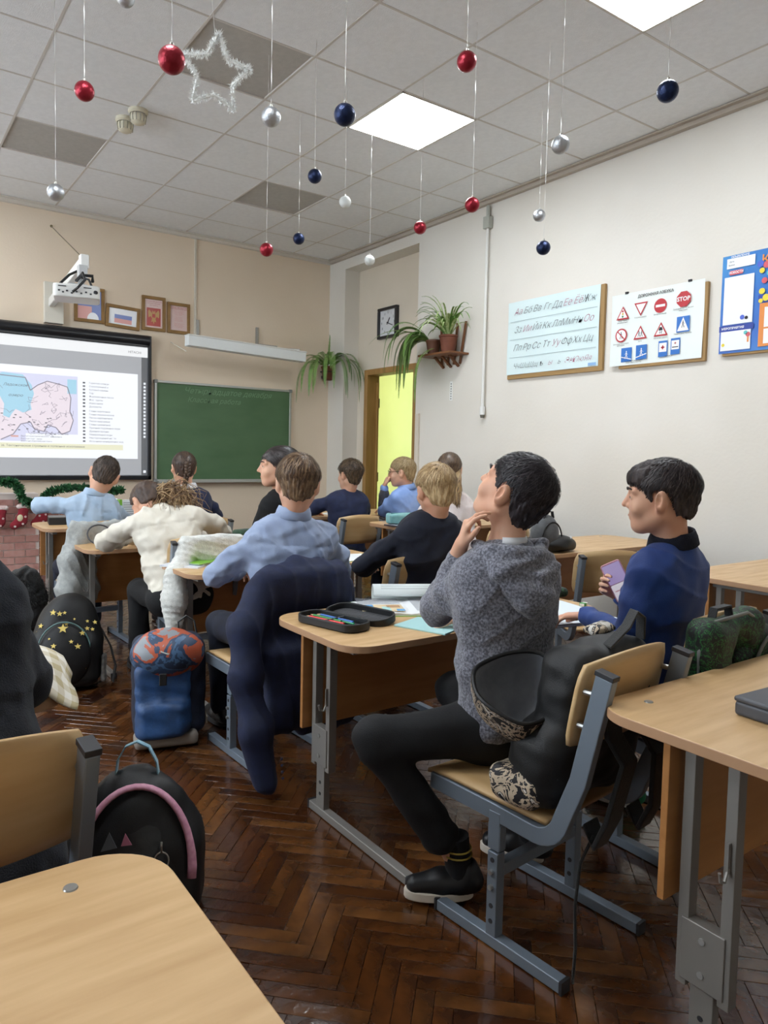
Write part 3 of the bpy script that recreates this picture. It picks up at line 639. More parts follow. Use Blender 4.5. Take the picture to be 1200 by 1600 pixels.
R_(.24, .98, .02, .27, 2); R_(.27, .6, .13, .245, 0, 2); R_(.27, .6, .035, .12, 0, 2); R_(.63, .96, .035, .245, 0, 2); R_(.23, 1.0, .275, .32, 7, 1)
for k in range(6): R_(.3, .56, .15 + .014 * k, .153 + .014 * k, 8, 3)
q.text('КЛАССНЫЙ УГОЛОК', .07, P(.6, .52, 3), RRW, 2, off=.0015)
for x, y, mi, rr in ((.235, .5, 4, .02), (.27, .49, 1, .02), (.245, .46, 3, .016), (.29, .44, 5, .018), (.262, .40, 1, .017), (.25, .34, 3, .018), (.275, .30, 3, .02), (.245, .285, 3, .013), (.33, .38, 3, .02), (.14, .205, 4, .014), (.165, .2, 6, .01), (.18, .1, 1, .014), (.165, .112, 5, .012), (.03, .05, 3, .01), (.155, .485, 0, .001)): ngon(q, P, circ(rr, 14, x, y), mi, 4)
R_(.175, .185, .055, .09, 2, 3)
q.obj('board_print', cm, r, world=True)
# ---------------- sirens on the ceiling
m_cream = mat('siren_cream', 'd9d3bd', .45)
for (x, y, lb) in ((1.48, 4.76, 'round cream ceiling alarm, the farther and larger looking of the pair'), (1.45, 4.93, 'round cream ceiling alarm, the smaller looking of the pair, at left')):
    r = empty('smoke_alarm', (x, y, ZC), label=lb, cat='alarm', group='two round alarms on the ceiling')
    G().lathe([(.001, 0), (.06, 0), (.062, -.02), (.05, -.03)], (x, y, ZC + .003), 20).obj('base', m_cream, r, world=True, smooth=True)
    q = G(); q.lathe([(.045, -.028), (.05, -.05), (.044, -.075), (.03, -.085), (.001, -.085)], (x, y, ZC), 20)
    q.obj('cage', m_cream, r, world=True, smooth=True)
    q = G()
    for k in range(12):
        a = 2 * math.pi * k / 12; q.bar((x + .052 * math.cos(a), y + .052 * math.sin(a), ZC - .03), (x + .046 * math.cos(a), y + .046 * math.sin(a), ZC - .076), .006, .004)
    q.objs('rib', mat('siren_grey', 'a8a392', .5), r, world=True)
# ---------------- Christmas balls
bm = {'r': (mat('bauble_red', '8c1c2a', .28, .6, col2='9c2636', scale=25, bump=.15, bscale=150),), 's': (mat('bauble_silver', 'b9bcc0', .32, .85, bump=.25, bscale=220),), 'n': (mat('bauble_navy', '131f3e', .3, .6, col2='1c2c52', scale=30, bump=.2, bscale=200),), 'w': (mat('bauble_white', 'd7dad6', .55, .1, bump=.25, bscale=250),)}
m_str = mat('string_silver', 'd6d4d0', .35, .3); m_cap = mat('bauble_cap', 'c9c6be', .3, .8)
BB = [((0.72, 2.02, 2.32), 'r', .037, 'largest red bauble, beside the tinsel star'), ((0.73, 3.01, 2.62), 'r', .037, 'red bauble at far left, left of the ceiling alarms'), ((0.73, 3.52, 2.38), 's', .037, 'silver bauble hanging lowest at far left, above the front wall edge'),
 ((1.32, 2.6, 2.54), 's', .037, 'silver bauble right of the tinsel star'), ((1.37, 2.15, 2.4), 'n', .037, 'large glossy navy bauble next to the lit middle ceiling panel'), ((1.98, 3.39, 2.7), 'n', .037, 'small navy glitter bauble below and left of the large navy one'),
 ((2.32, 3.62, 2.7), 'w', .034, 'white bauble under the left corner of the lit middle ceiling panel'), ((2.33, 4.18, 2.62), 'n', .037, 'tiny navy bauble right of the small low red one'), ((1.85, 3.68, 2.36), 'r', .037, 'small red bauble hanging lowest above the chalkboard lamp'),
 ((2.7, 3.91, 2.49), 'w', .034, 'small white bauble low at the corner of the room, above the clock'), ((1.88, 2.11, 2.72), 'r', .037, 'red bauble right above the lit middle ceiling panel'), ((2.67, 3.36, 2.56), 'r', .037, 'small pinkish red bauble in front of the ceiling edge above the doorway plants'),
 ((2.54, 2.78, 2.51), 'r', .037, 'red bauble just left of the pipe box on the right wall'), ((2.39, 2.09, 2.54), 's', .037, 'glossy silver bauble high before the right half of the ceiling'), ((3.41, 3.13, 2.72), 's', .037, 'small silver bauble just above the navy one on the right wall'),
 ((2.96, 2.68, 2.35), 'n', .037, 'navy bauble hanging lowest in front of the right wall'), ((2.34, 1.57, 2.54), 'n', .037, 'dark navy glitter bauble farthest to the right'), ((0.93, 3.16, 3.11), 's', .037, 'silver bauble cut by the top edge of the frame')]
for p, c, rad, lb in BB:
    r = empty('christmas_bauble', p, label=lb, cat='bauble', group='baubles on strings under the ceiling')
    G().ball((0, 0, 0), rad, 24, 16).obj('ball', bm[c][0], r, smooth=True)
    G().cyl((0, 0, rad - .003), (0, 0, rad + .008), .006, n=10).tube([(0, 0, rad + .006), (.003, 0, rad + .012), (0, 0, rad + .017), (-.003, 0, rad + .012), (0, 0, rad + .006)], .0008, 5).obj('cap', m_cap, r, smooth=True)
    q = G(); n = 24; top = ZC - p[2]; q.T = None
    pts = [(0, 0, rad + .015 + (top - rad - .015) * k / n) for k in range(n + 1)]
    V = []; F = []
    for k, (a, b, z) in enumerate(pts):
        t = k * .9 + p[0] * 7; V += [(math.cos(t) * .0014, math.sin(t) * .0014, z), (-math.cos(t) * .0014, -math.sin(t) * .0014, z)]
        if k: F.append((2 * k - 2, 2 * k - 1, 2 * k + 1, 2 * k))
    q.add(V, F); q.obj('string', m_str, r)
# ---------------- tinsel star
sc_ = np.array((1.31, 3.12, 2.905))
r = empty('tinsel_star', tuple(sc_), label='white tinsel star outline hanging below the ceiling', cat='ornament')
to_cam = ax(np.array((0, 0, CAM_H)) - sc_); sx_ = ax(np.cross((0, 0, 1), to_cam)); 
dirn = np.array((-.35, -.75, -.55)); dirn = ax(dirn); sx_ = ax(np.cross((0, 0, 1), dirn)); su = np.cross(dirn, sx_)
pts = []
for k in range(10):
    a = math.radians(90 + 36 * k - 6); rr = .155 if k % 2 == 0 else .08; pts.append(sc_ + sx_ * rr * math.cos(a) + su * rr * math.sin(a))
path = []
for k in range(10):
    for t in np.linspace(0, 1, 7)[:-1]: path.append(pts[k] * (1 - t) + pts[(k + 1) % 10] * t)
G().tube(path, .007, 6, closed=True).obj('wire_frame', m_white, r, world=True, smooth=True)
q = G(); rs = random.Random(2)
for k in range(10):
    for s_ in range(260):
        t = rs.random(); p = pts[k] * (1 - t) + pts[(k + 1) % 10] * t; d = ax(np.array([rs.gauss(0, 1) for _ in range(3)])); e = ax(np.cross(d, (rs.random(), .3, .8))) * .0024
        L_ = rs.uniform(.016, .030); q.add([p + e, p - e, p + d * L_], [(0, 1, 2)])
o = q.obj('tinsel', mat('tinsel_white', 'eef0ee', .3, .2), r, world=True); o['kind'] = 'stuff'
q = G(); q.tube([sc_ + su * .15, (sc_[0] - .01, sc_[1] + .06, ZC)], .001, 4); q.obj('string', m_str, r, world=True)
# ================================================================== desks and chairs
m_top = mat('desktop_beech', 'd3af80', .33, col2='c29c6c', scale=3.2, stretch=(1.2, 9, 9), rough2=.42, detail=6)
m_edge = mat('desktop_edge', 'b18a68', .5)
m_pan = mat('panel_beech', 'b67f4a', .45, col2='a8723f', scale=3, stretch=(1, 9, 9), detail=5)
m_leg = mat('desk_steel', '8b8782', .42, .35)
m_chs = mat('chair_steel', '7d8894', .4, .35)
m_plug = mat('black_plug', '26262a', .5)
m_ply = mat('chair_plywood', 'cdae80', .35, col2='bd9a6a', scale=3, stretch=(1, 1, 5), rough2=.45, detail=5)
m_bolt = mat('bolt_steel', 'b5b5b2', .3, .8)
def make_desk(name, loc, label, w=1.2, d=.54, h=.66, rz=0.):
    """origin: centre of the desk on the floor; people sit on the -y side"""
    r = empty(name, loc, rz, label, 'desk', 'two-seat school desks')
    t = .024; a = w / 2; b = d / 2
    G().prism(rrect(-a, a, -b, b, .10, 9), h - t, h, mi=0, mi_side=1).obj('tabletop', [m_top, m_edge], r, bevel=.003)
    q = G()
    for sx in (-1, 1):
        for yy in (.205,): q.cyl((sx * (a - .13), yy, h - .002), (sx * (a - .13), yy, h + .002), .011, .009, n=14)
    q.objs('bolt_cap', m_bolt, r, smooth=True)
    G().box((0, .10, h - t - .175), (w - .08, .016, .34)).obj('modesty_panel', m_pan, r, bevel=.002)
    for sx in (-1, 1):
        x = sx * (a - .085)
        q = G()
        for yy in (.065, -.025): q.box((x, yy, (h - t + .17) / 2 + .0), (.03, .024, h - t - .17))
        q.box((x - .004, .02, .25), (.030, .092, .13)); q.box((x - .004, .02, h - t - .012), (.03, .4, .024))
        lg = q.obj('upper_leg', m_leg, r, bevel=.002)
        q = G(); q.box((x, .02, .16), (.024, .05, .27)); q.obj('lower_leg', m_leg, r, bevel=.002)
        q = G()
        for z in (.08, .12): q.cyl((x - .0135, .02, z), (x + .0135, .02, z), .006, n=8)
        q.objs('leg_hole', m_plug, r)
        q = G()
        for z in (.215, .285): q.cyl((x - .022, .02, z), (x + .012, .02, z), .007, n=10)
        q.objs('leg_bolt', m_bolt, r, smooth=True)
        q = G(); q.box((x, -.19, .016), (.03, .56, .028)); q.obj('foot', m_leg, r, bevel=.003)
        q = G(); q.box((x, -.472, .016), (.032, .008, .03)).box((x, .092, .016), (.032, .008, .03)); q.objs('end_plug', m_plug, r)
        # bag hook on the outside
        s_ = sx; q = G(); q.bar((x + s_ * .017, -.025, h - .2), (x + s_ * .017, -.025, h - .26), .014, .004, up=(0, 1, 0)); q.tube([(x + s_ * .018, -.025, h - .25), (x + s_ * .03, -.025, h - .275), (x + s_ * .046, -.025, h - .268), (x + s_ * .05, -.025, h - .25)], .0035, 6)
        q.obj('bag_hook', m_leg, r)
    return r
DESKS = [
 ('A', (-.25, .79), .66, 'foreground school desk at bottom left, nearest to the camera'),
 ('B', (1.90, .735), .71, 'foreground school desk at right holding the dark box'),
 ('M', (1.80, 2.06), .66, 'school desk with the open black pencil case and the open textbook'),
 ('G', (1.86, 3.51), .66, 'school desk with green notebooks shared by the pale blue shirt boy and the blond boy'),
 ('W', (1.62, 4.44), .68, 'school desk the girl in the white blouse leans on with head down'),
 ('K', (1.60, 5.48), .70, 'school desk nearest to the whiteboard, with a dark flat box on its left corner'),
 ('R2', (3.68, 1.68), .73, 'empty school desk by the right wall at the right frame edge'),
 ('R3', (3.58, 2.87), .73, 'empty school desk by the right wall seen between the two nearest boys'),
 ('R5', (3.56, 4.02), .76, 'school desk with the turquoise pencil case'),
 ('R6', (3.58, 5.22), .74, 'rearmost school desk by the doorway, in front of the boy with glasses'),
 ('L2', (-.20, 2.05), .66, 'school desk at the left frame edge with the checked cloth on its corner')]
DK = {}
for k, (x, y), h, lb in DESKS: DK[k] = make_desk('school_desk', (x, y, 0), lb, h=h)
def make_chair(loc, label, rz=0., w=.36, h=.775, seat=.385):
    r = empty('school_chair', loc, rz, label, 'chair', 'plywood school chairs on steel frames')
    a = w / 2 - .01
    for sx in (-1, 1):
        x = sx * a
        G().box((x, -.01, .017), (.032, .40, .03)).obj('foot', m_chs, r, bevel=.003)
        G().box((x, -.214, .017), (.034, .008, .032)).box((x, .194, .017), (.034, .008, .032)).objs('end_plug', m_plug, r)
        G().box((x, .0, .14), (.03, .032, .22)).box((x, .0, .29), (.024, .04, seat - .29 + .02 - .05)).box((x, 0, .305), (.026, .036, .1)).obj('post', m_chs, r, bevel=.002)
        q = G()
        for z in (.07, .11, .23): q.cyl((x - .0165, 0, z), (x + .0165, 0, z), .0065, n=8)
        q.objs('post_hole', m_plug, r)
        q = G()
        for z in (.16, .2): q.cyl((x - sx * .0, 0, z), (x + sx * .024, 0, z), .0065, n=8)
        q.objs('bolt', m_bolt, r, smooth=True)
        pts = [(x, .23, seat - .03), (x, .0, seat - .033), (x, -.12, seat - .038)]
        for t in np.linspace(0, 1, 7)[1:]:
            an = t * math.radians(78); pts.append((x, -.12 - .075 * math.sin(an), seat - .038 + .075 * (1 - math.cos(an))))
        pts += [(x, -.235, seat + .13), (x, -.292, h - .005)]
        q = G(); q.rail(pts, .024, .044, (1, 0, 0)); q.obj('side_rail', m_chs, r, bevel=.003)
        q = G(); q.box((x, -.2925, h - .0), (.028, .048, .012), rotm(rx=math.radians(10))); q.obj('top_plug', m_plug, r, bevel=.002)
    G().box((0, 0, .2), (w - .05, .03, .032)).obj('crossbar', m_chs, r, bevel=.003)
    # seat shell
    n = 8; q = G(); V = []
    xs = np.linspace(-a + .0, a - .0, 7); 
    def shell(ptf, us, vs, t):
        q = G(); V = []; nu, nv = len(us), len(vs)
        for s_ in (0, 1):
            for u in us:
                for v in vs: V.append(ptf(u, v, s_ * t))
        F = []; o = nu * nv
        for i in range(nu - 1):
            for j in range(nv - 1):
                A, B, C, D_ = i * nv + j, (i + 1) * nv + j, (i + 1) * nv + j + 1, i * nv + j + 1
                F.append((A, B, C, D_)); F.append((o + D_, o + C, o + B, o + A))
        for i in range(nu - 1):
            F.append((i * nv, o + i * nv, o + (i + 1) * nv, (i + 1) * nv)); F.append(((i + 1) * nv + nv - 1, o + (i + 1) * nv + nv - 1, o + i * nv + nv - 1, i * nv + nv - 1))
        for j in range(nv - 1):
            F.append((j + 1, o + j + 1, o + j, j)); k = (nu - 1) * nv; F.append((k + j, o + k + j, o + k + j + 1, k + j + 1))
        q.add(V, F); return q
    def seatf(u, v, t):
        x = u * (w / 2 - .004 - .02 * max(0, v - .8)); y = -.15 + .40 * v; return (x, y, seat - .006 + t - .012 * max(0, (v - .8) / .2) ** 2 - .004 * (1 - u * u))
    shell(seatf, np.linspace(-1, 1, 9), np.linspace(0, 1, 11), .011).obj('seat', m_ply, r, smooth='all')
    def backf(u, v, t):
        cw = (1 - max(0, v - .72) ** 2 * 1.1) * (1 - max(0, .25 - v) ** 2 * 1.0)
        x = u * (w / 2 + .008) * cw; top = h + .01 + .022 * (1 - u * u); z = (h - .185) + (top - h + .185) * v
        yb = -.225 - .2 * (z - h + .2) * .9 - .028 * (1 - u * u); return (x, yb + .03 - t, z)
    shell(backf, np.linspace(-1, 1, 15), np.linspace(0, 1, 8), .011).obj('backrest', m_ply, r, smooth='all')
    q = G()
    for sx in (-1, 1):
        for z in (h - .13, h - .05): q.cyl((sx * a, -.27 - .15 * (z - h + .12), z), (sx * a, -.225 - .15 * (z - h + .12), z), .007, n=8)
    q.objs('rivet', m_bolt, r, smooth=True)
    return r
CH = {}
for k, (x, y), rz, lb in [
 ('grey', (1.475, 1.285), 5, 'plywood chair of the boy in the grey hoodie, with the open black backpack on it'),
 ('blue', (2.165, 1.41), 0, 'plywood chair of the boy in the blue jacket, carrying the green camouflage backpack'),
 ('A', (.10, 1.46), 4, 'plywood chair at the left frame edge in front of the nearest desk'),
 ('shirt', (1.40, 2.72), 2, 'plywood chair draped with a navy jacket, under the boy in the pale blue shirt'),
 ('blond', (2.06, 2.78), 0, 'plywood chair behind the blond boy in the navy sweater'),
 ('white', (1.50, 3.86), -6, 'plywood chair under the girl in the white blouse, with a white cardigan on its back'),
 ('dark', (2.02, 3.86), 0, 'plywood chair of the dark-haired girl looking left'),
 ('kid', (1.22, 4.84), 3, 'plywood chair in the front row draped with a pale grey cardigan'),
 ('braid', (1.90, 4.90), 0, 'plywood chair of the girl with the braid'),
 ('side', (3.13, 2.42), -30, 'empty turned plywood chair between the boys in grey and blue, before the right wall desk'),
 ('navy', (2.98, 4.62), 0, 'plywood chair behind the curly-haired boy in the navy sweater'),
 ('glass', (3.60, 4.62), 0, 'plywood chair of the boy with glasses by the doorway'),
 ('hidden', (3.38, 3.50), 0, 'plywood chair of the long-haired girl behind the blond boy'),
 ('r2', (3.98, 1.27), 0, 'plywood chair at the right frame edge tucked to the wall-side desk')]:
    CH[k] = make_chair((x, y, 0), lb, math.radians(rz))
# ================================================================== smooth solids from distance fields
class S:
    """list of primitives blended smoothly; meshed with surface nets"""
    def __init__(s): s.p = []; s.lo = np.full(3, 1e9); s.hi = np.full(3, -1e9); s.post = []
    def _b(s, a, r, add=True):
        if add: s.lo = np.minimum(s.lo, np.array(a) - r); s.hi = np.maximum(s.hi, np.array(a) + r)
    def c(s, a, b, ra, rb=None, k=.02, flat=None):
        """round cone a-b. flat=(axis, factor): squashed across axis"""
        rb = ra if rb is None else rb; a = np.array(a, float); b = np.array(b, float)
        s.p.append(('c', a, b, ra, rb, k, flat)); m = max(ra, rb) * (1 if flat is None else max(1, 1 / flat[1])); s._b(a, m); s._b(b, m); return s
    def e(s, c, r, R=None, k=.02, op='+'):
        c = np.array(c, float); r = np.array(r if hasattr(r, '__len__') else (r, r, r), float)
        s.p.append(('e', c, r, R, k, op)); s._b(c, max(r), op == '+'); return s
    def b(s, c, h, R=None, r=.01, k=.01, op='+'):
        c = np.array(c, float); h = np.array(h, float); s.p.append(('b', c, h, R, r, k, op)); s._b(c, np.linalg.norm(h) + r, op == '+'); return s
    def path(s, pts, rs, k=.02, flat=None):
        for i in range(len(pts) - 1):
            a = rs[i] if hasattr(rs, '__len__') else rs; b = rs[i + 1] if hasattr(rs, '__len__') else rs
            s.c(pts[i], pts[i + 1], a, b, k, flat)
        return s
    def field(s, P):
        f = np.full(len(P), 1e3)
        for q in s.p:
            if q[0] == 'c':
                _, a, b, ra, rb, k, flat = q
                X = P - a; ab = b - a
                if flat is not None:
                    n = ax(flat[0]); X = X + np.outer(X @ n, n) * (flat[1] - 1); ab = ab + n * (ab @ n) * (flat[1] - 1)
                L2 = ab @ ab + 1e-12; t = np.clip(X @ ab / L2, 0, 1)
                d = np.sqrt(((X - t[:, None] * ab) ** 2).sum(1)) - (ra + (rb - ra) * t); op = '+'
                if flat is not None: d = d / max(1, flat[1] * .6)
            elif q[0] == 'e':
                _, c, r, R, k, op = q; X = P - c
                if R is not None: X = X @ R
                k0 = np.sqrt(((X / r) ** 2).sum(1)); k1 = np.sqrt(((X / r ** 2) ** 2).sum(1)) + 1e-9
                d = k0 * (k0 - 1) / k1
            else:
                _, c, h, R, r, k, op = q; X = P - c
                if R is not None: X = X @ R
                Q = np.abs(X) - (h - r); d = np.sqrt((np.maximum(Q, 0) ** 2).sum(1)) + np.minimum(Q.max(1), 0) - r
            if op == '+':
                if k <= 0: f = np.minimum(f, d)
                else:
                    h_ = np.maximum(k - np.abs(f - d), 0) / k; f = np.minimum(f, d) - h_ * h_ * k * .25
            elif op == '-':
                h_ = np.maximum(k - np.abs(f + d), 0) / k if k > 0 else 0; f = np.maximum(f, -d) + h_ * h_ * k * .25
            else:
                f = np.maximum(f, d)
        for fn in s.post: f = fn(P, f)
        return f
    def mesh(s, res=.008, pad=.02):
        lo = s.lo - pad; hi = s.hi + pad; n = np.ceil((hi - lo) / res).astype(int) + 1
        # coarse pass picks the blocks near the surface
        X = [lo[i] + res * np.arange(n[i]) for i in range(3)]
        F = np.full(tuple(n), 1.0)
        cs = 6; cb = [X[i][::cs] for i in range(3)]
        gx = np.stack(np.meshgrid(*cb, indexing='ij'), -1).reshape(-1, 3) + res * (cs - 1) / 2
        fc = s.field(gx).reshape([len(c) for c in cb]); near = np.abs(fc) < res * cs * 1.05 + .012
        F = np.repeat(np.repeat(np.repeat(np.sign(fc), cs, 0), cs, 1), cs, 2)[:n[0], :n[1], :n[2]].copy()
        mask = np.repeat(np.repeat(np.repeat(near, cs, 0), cs, 1), cs, 2)[:n[0], :n[1], :n[2]]
        I = np.argwhere(mask); P = lo + res * I; vals = np.empty(len(P))
        for a in range(0, len(P), 200000): vals[a:a + 200000] = s.field(P[a:a + 200000])
        F[tuple(I.T)] = vals
        return nets(F, lo, res)
def nets(F, lo, res):
    ins = F < 0; n = F.shape
    c = ins[:-1, :-1, :-1].astype(np.int8)
    cnt = sum(ins[dx:n[0] - 1 + dx, dy:n[1] - 1 + dy, dz:n[2] - 1 + dz].astype(np.int8) for dx in (0, 1) for dy in (0, 1) for dz in (0, 1))
    act = (cnt > 0) & (cnt < 8); idx = -np.ones(act.shape, np.int64); A = np.argwhere(act); idx[tuple(A.T)] = np.arange(len(A))
    acc = np.zeros((len(A), 3)); num = np.zeros(len(A))
    cor = [(dx, dy, dz) for dx in (0, 1) for dy in (0, 1) for dz in (0, 1)]
    val = {q: F[A[:, 0] + q[0], A[:, 1] + q[1], A[:, 2] + q[2]] for q in cor}
    for q in cor:
        for axn in range(3):
            if q[axn] == 0:
                r = list(q); r[axn] = 1; r = tuple(r); a, b = val[q], val[r]; m = (a < 0) != (b < 0)
                t = np.where(m, a / np.where(m, a - b, 1), 0); p = np.array(q, float)[None, :].repeat(len(A), 0); p[:, axn] += t
                acc[m] += p[m]; num[m] += 1
    V = lo + res * (A + acc / np.maximum(num, 1)[:, None]); faces = []
    for axn in range(3):
        u, v = (axn + 1) % 3, (axn + 2) % 3
        sl0 = [slice(None)] * 3; sl1 = [slice(None)] * 3; sl0[axn] = slice(0, -1); sl1[axn] = slice(1, None)
        a = ins[tuple(sl0)]; b = ins[tuple(sl1)]; E = np.argwhere(a != b)
        E = E[(E[:, u] > 0) & (E[:, v] > 0) & (E[:, u] < n[u] - 1) & (E[:, v] < n[v] - 1)]
        if not len(E): continue
        fl = a[tuple(E.T)]; q = []
        for du, dv in ((-1, -1), (0, -1), (0, 0), (-1, 0)):
            K = E.copy(); K[:, u] += du; K[:, v] += dv; q.append(idx[tuple(K.T)])
        Q = np.stack(q, 1); Q[~fl] = Q[~fl][:, ::-1]; faces.append(Q[(Q >= 0).all(1)])
    return V, np.concatenate(faces)
def smooth_mesh(V, Fc, it=1, lam=.5):
    for _ in range(it):
        acc = np.zeros_like(V); num = np.zeros(len(V))
        for k in range(4):
            a, b = Fc[:, k], Fc[:, (k + 1) % 4]
            np.add.at(acc, a, V[b]); np.add.at(num, a, 1); np.add.at(acc, b, V[a]); np.add.at(num, b, 1)
        V = V * (1 - lam) + lam * acc / np.maximum(num, 1)[:, None]
    return V
def sobj(sd, name, m, parent, res=.008, sm=1, extra=None, kind=None):
    """mesh one or several fields into one smooth object (world coordinates, parent has no rotation)"""
    sds = sd if isinstance(sd, list) else [(sd, res)]
    Vs, Fs, off = [], [], 0
    for q in sds:
        d, rs = q; V, Fc = d.mesh(rs); V = smooth_mesh(V, Fc, sm); Vs.append(V); Fs.append(Fc + off); off += len(V)
    V = np.concatenate(Vs); Fc = np.concatenate(Fs)
    if parent is not None: V = V - np.array(parent.location)
    me = bpy.data.meshes.new(name); me.vertices.add(len(V)); me.vertices.foreach_set('co', V.ravel())
    me.loops.add(len(Fc) * 4); me.loops.foreach_set('vertex_index', Fc.ravel().astype(np.int32))
    me.polygons.add(len(Fc)); me.polygons.foreach_set('loop_start', np.arange(0, len(Fc) * 4, 4, dtype=np.int32))
    me.polygons.foreach_set('use_smooth', np.ones(len(Fc), bool))
    me.materials.append(m); me.update(calc_edges=True); me.validate()
    o = bpy.data.objects.new(name, me); COL.objects.link(o)
    if parent is not None: o.parent = parent
    return o
def wav(seed, freq, amp, stretch=(1, 1, 1), sharp=1.):
    """soft cloth folds: warped sine waves added to a field"""
    r = np.random.RandomState(seed); D = r.normal(size=(5, 3)); D /= np.linalg.norm(D, axis=1)[:, None]; ph = r.uniform(0, 6.28, 5); fr = freq * r.uniform(.7, 1.5, 5)
    st = np.array(stretch, float)
    def fn(P, f):
        Q = P * st; wz = np.sin(Q @ D[0] * fr[0] + ph[0]) + np.sin(Q @ D[1] * fr[1] * .8 + ph[1])
        v = np.sin(Q @ D[2] * fr[2] + 1.3 * wz + ph[2]) + .7 * np.sin(Q @ D[3] * fr[3] * 1.6 + 1.1 * wz + ph[3]) + .45 * np.sin(Q @ D[4] * fr[4] * 2.7 + .8 * wz + ph[4])
        if sharp != 1.: v = np.sign(v) * np.abs(v / 2) ** sharp * 2
        return f + amp * v * .5
    return fn
def cutplane(pt, n, k=.006):
    pt = np.array(pt, float); n = ax(n)
    return lambda P, f: np.maximum(f, (P - pt) @ n)
# ================================================================== people
m_skin = mat('skin', 'dcae93', .5, col2='d39c80', scale=9, spec=.4); m_skin2 = mat('skin_warm', 'd3a184', .5, col2='c78c6e', scale=9, spec=.4)
for m_ in (m_skin, m_skin2):
    b_ = m_.node_tree.nodes['Principled BSDF']; b_.inputs['Subsurface Weight'].default_value = .08; b_.inputs['Subsurface Radius'].default_value = (.02, .008, .004); b_.inputs['Subsurface Scale'].default_value = .3
m_eyew = mat('eye_white', 'e6e2dc', .2); m_iris = mat('iris_brown', '3b2a1e', .15); m_lip = mat('lip', 'b86f66', .45)
def head_frame(yaw, pitch, roll=0.):
    """yaw 0 looks to +y (board), positive turns left; pitch positive looks up"""
    return rotm(rz=math.radians(yaw)) @ rotm(rx=math.radians(pitch)) @ rotm(ry=math.radians(roll))
def head_sdf(sd, c, R, s, ears=True):
    T = lambda x, y, z: np.array(c) + R @ (np.array((x, y, z)) * s)
    sd.e(T(0, -.012, .022), np.array((.071, .09, .083)) * s, R, k=.0)
    sd.e(T(0, .03, -.02), np.array((.060, .060, .075)) * s, R, k=.03 * s)
    sd.e(T(0, .038, -.058), np.array((.045, .043, .042)) * s, R, k=.03 * s)
    sd.c(T(-.012, .066, -.088), T(.012, .066, -.088), .016 * s, k=.025 * s)
    sd.c(T(-.05, -.005, -.05), T(-.025, .05, -.085), .018 * s, .014 * s, k=.025 * s); sd.c(T(.05, -.005, -.05), T(.025, .05, -.085), .018 * s, .014 * s, k=.025 * s)
    for q in (-1, 1):
        sd.e(T(q * .04, .062, -.03), np.array((.022, .018, .02)) * s, R, k=.02 * s)             # cheek
        sd.c(T(q * .014, .083, .026), T(q * .047, .068, .022), .009 * s, k=.014 * s)            # brow
        sd.e(T(q * .031, .092, .004), np.array((.017, .013, .011)) * s, R, k=.012 * s, op='-')    # socket
        sd.e(T(q * .031, .0735, .004), np.array((.0135, .0135, .0125)) * s, R, k=.003 * s); sd.e(T(q * .031, .0875, .0015), np.array((.0115, .008, .0042)) * s, R, k=.002 * s, op='-')
    sd.c(T(0, .083, .018), T(0, .105, -.021), .0065 * s, .0095 * s, k=.012 * s)                   # nose
    sd.e(T(-.009, .092, -.026), .0075 * s, k=.006 * s); sd.e(T(.009, .092, -.026), .0075 * s, k=.006 * s)
    sd.c(T(-.017, .083, -.051), T(.017, .083, -.051), .0065 * s, k=.008 * s); sd.c(T(-.013, .083, -.06), T(.013, .083, -.06), .0075 * s, k=.006 * s)
    if ears:
        for q in (-1, 1):
            Re = R @ rotm(rz=-q * .5, ry=q * .12)
            sd.e(T(q * .079, -.008, -.006), np.array((.011, .020, .032)) * s, Re, k=.008 * s)
            sd.e(T(q * .070, -.004, -.03), np.array((.007, .012, .012)) * s, Re, k=.008 * s)
            sd.e(T(q * .089, .0, -.002), np.array((.006, .011, .018)) * s, Re, k=.006 * s, op='-')
    return T
def hand_prims(sd, wr, d, n, side, curl=(20, 25, 30, 35), s=.85, thumb=35, spread=1.):
    """wr wrist, d pointing direction, n back-of-hand normal, side +1: thumb at +cross(d,n)"""
    F = frame(d, n); x, y, z = F[:, 0] * side, F[:, 1], F[:, 2]; w0 = np.array(wr, float)
    P = lambda a, b, c: w0 + (x * a + y * b + z * c) * s
    for i, (a, L) in enumerate(((.026, .078), (.009, .082), (-.009, .078), (-.025, .07))):
        sd.c(P(a * .55, .012, 0), P(a, L, 0), .0125 * s, .0105 * s, k=.012 * s, flat=None)
    lens = ((.036, .022, .018), (.041, .026, .019), (.038, .024, .018), (.030, .018, .016))
    for i, (a, L) in enumerate(((.026, .078), (.009, .082), (-.009, .078), (-.025, .07))):
        p = P(a, L, 0); an = 0; sp_ = math.radians((6, 1, -4, -10)[i] * spread)
        for j, ln in enumerate(lens[i]):
            an += math.radians(curl[i] * (1, 1.1, .7)[j]); dd = (y * math.cos(sp_) + x * math.sin(sp_)) * math.cos(an) - z * math.sin(an)
            q = p + dd * ln * s; sd.c(p, q, (.0088, .0080, .0072)[j] * s, (.0080, .0072, .0064)[j] * s, k=.0035 * s); p = q
    t0 = P(.02, .018, -.004); ta = math.radians(thumb); d1 = y * math.cos(ta) + x * math.sin(ta) * .9 - z * .35
    t1 = t0 + ax(d1) * .036 * s; t2 = t1 + ax(d1 * .9 + y * .35) * .028 * s; t3 = t2 + ax(d1 * .7 + y * .6 - z * .1) * .022 * s
    sd.c(t0, t1, .0135 * s, .0105 * s, k=.012 * s); sd.c(t1, t2, .0098 * s, .009 * s, k=.004 * s); sd.c(t2, t3, .009 * s, .0075 * s, k=.004 * s)
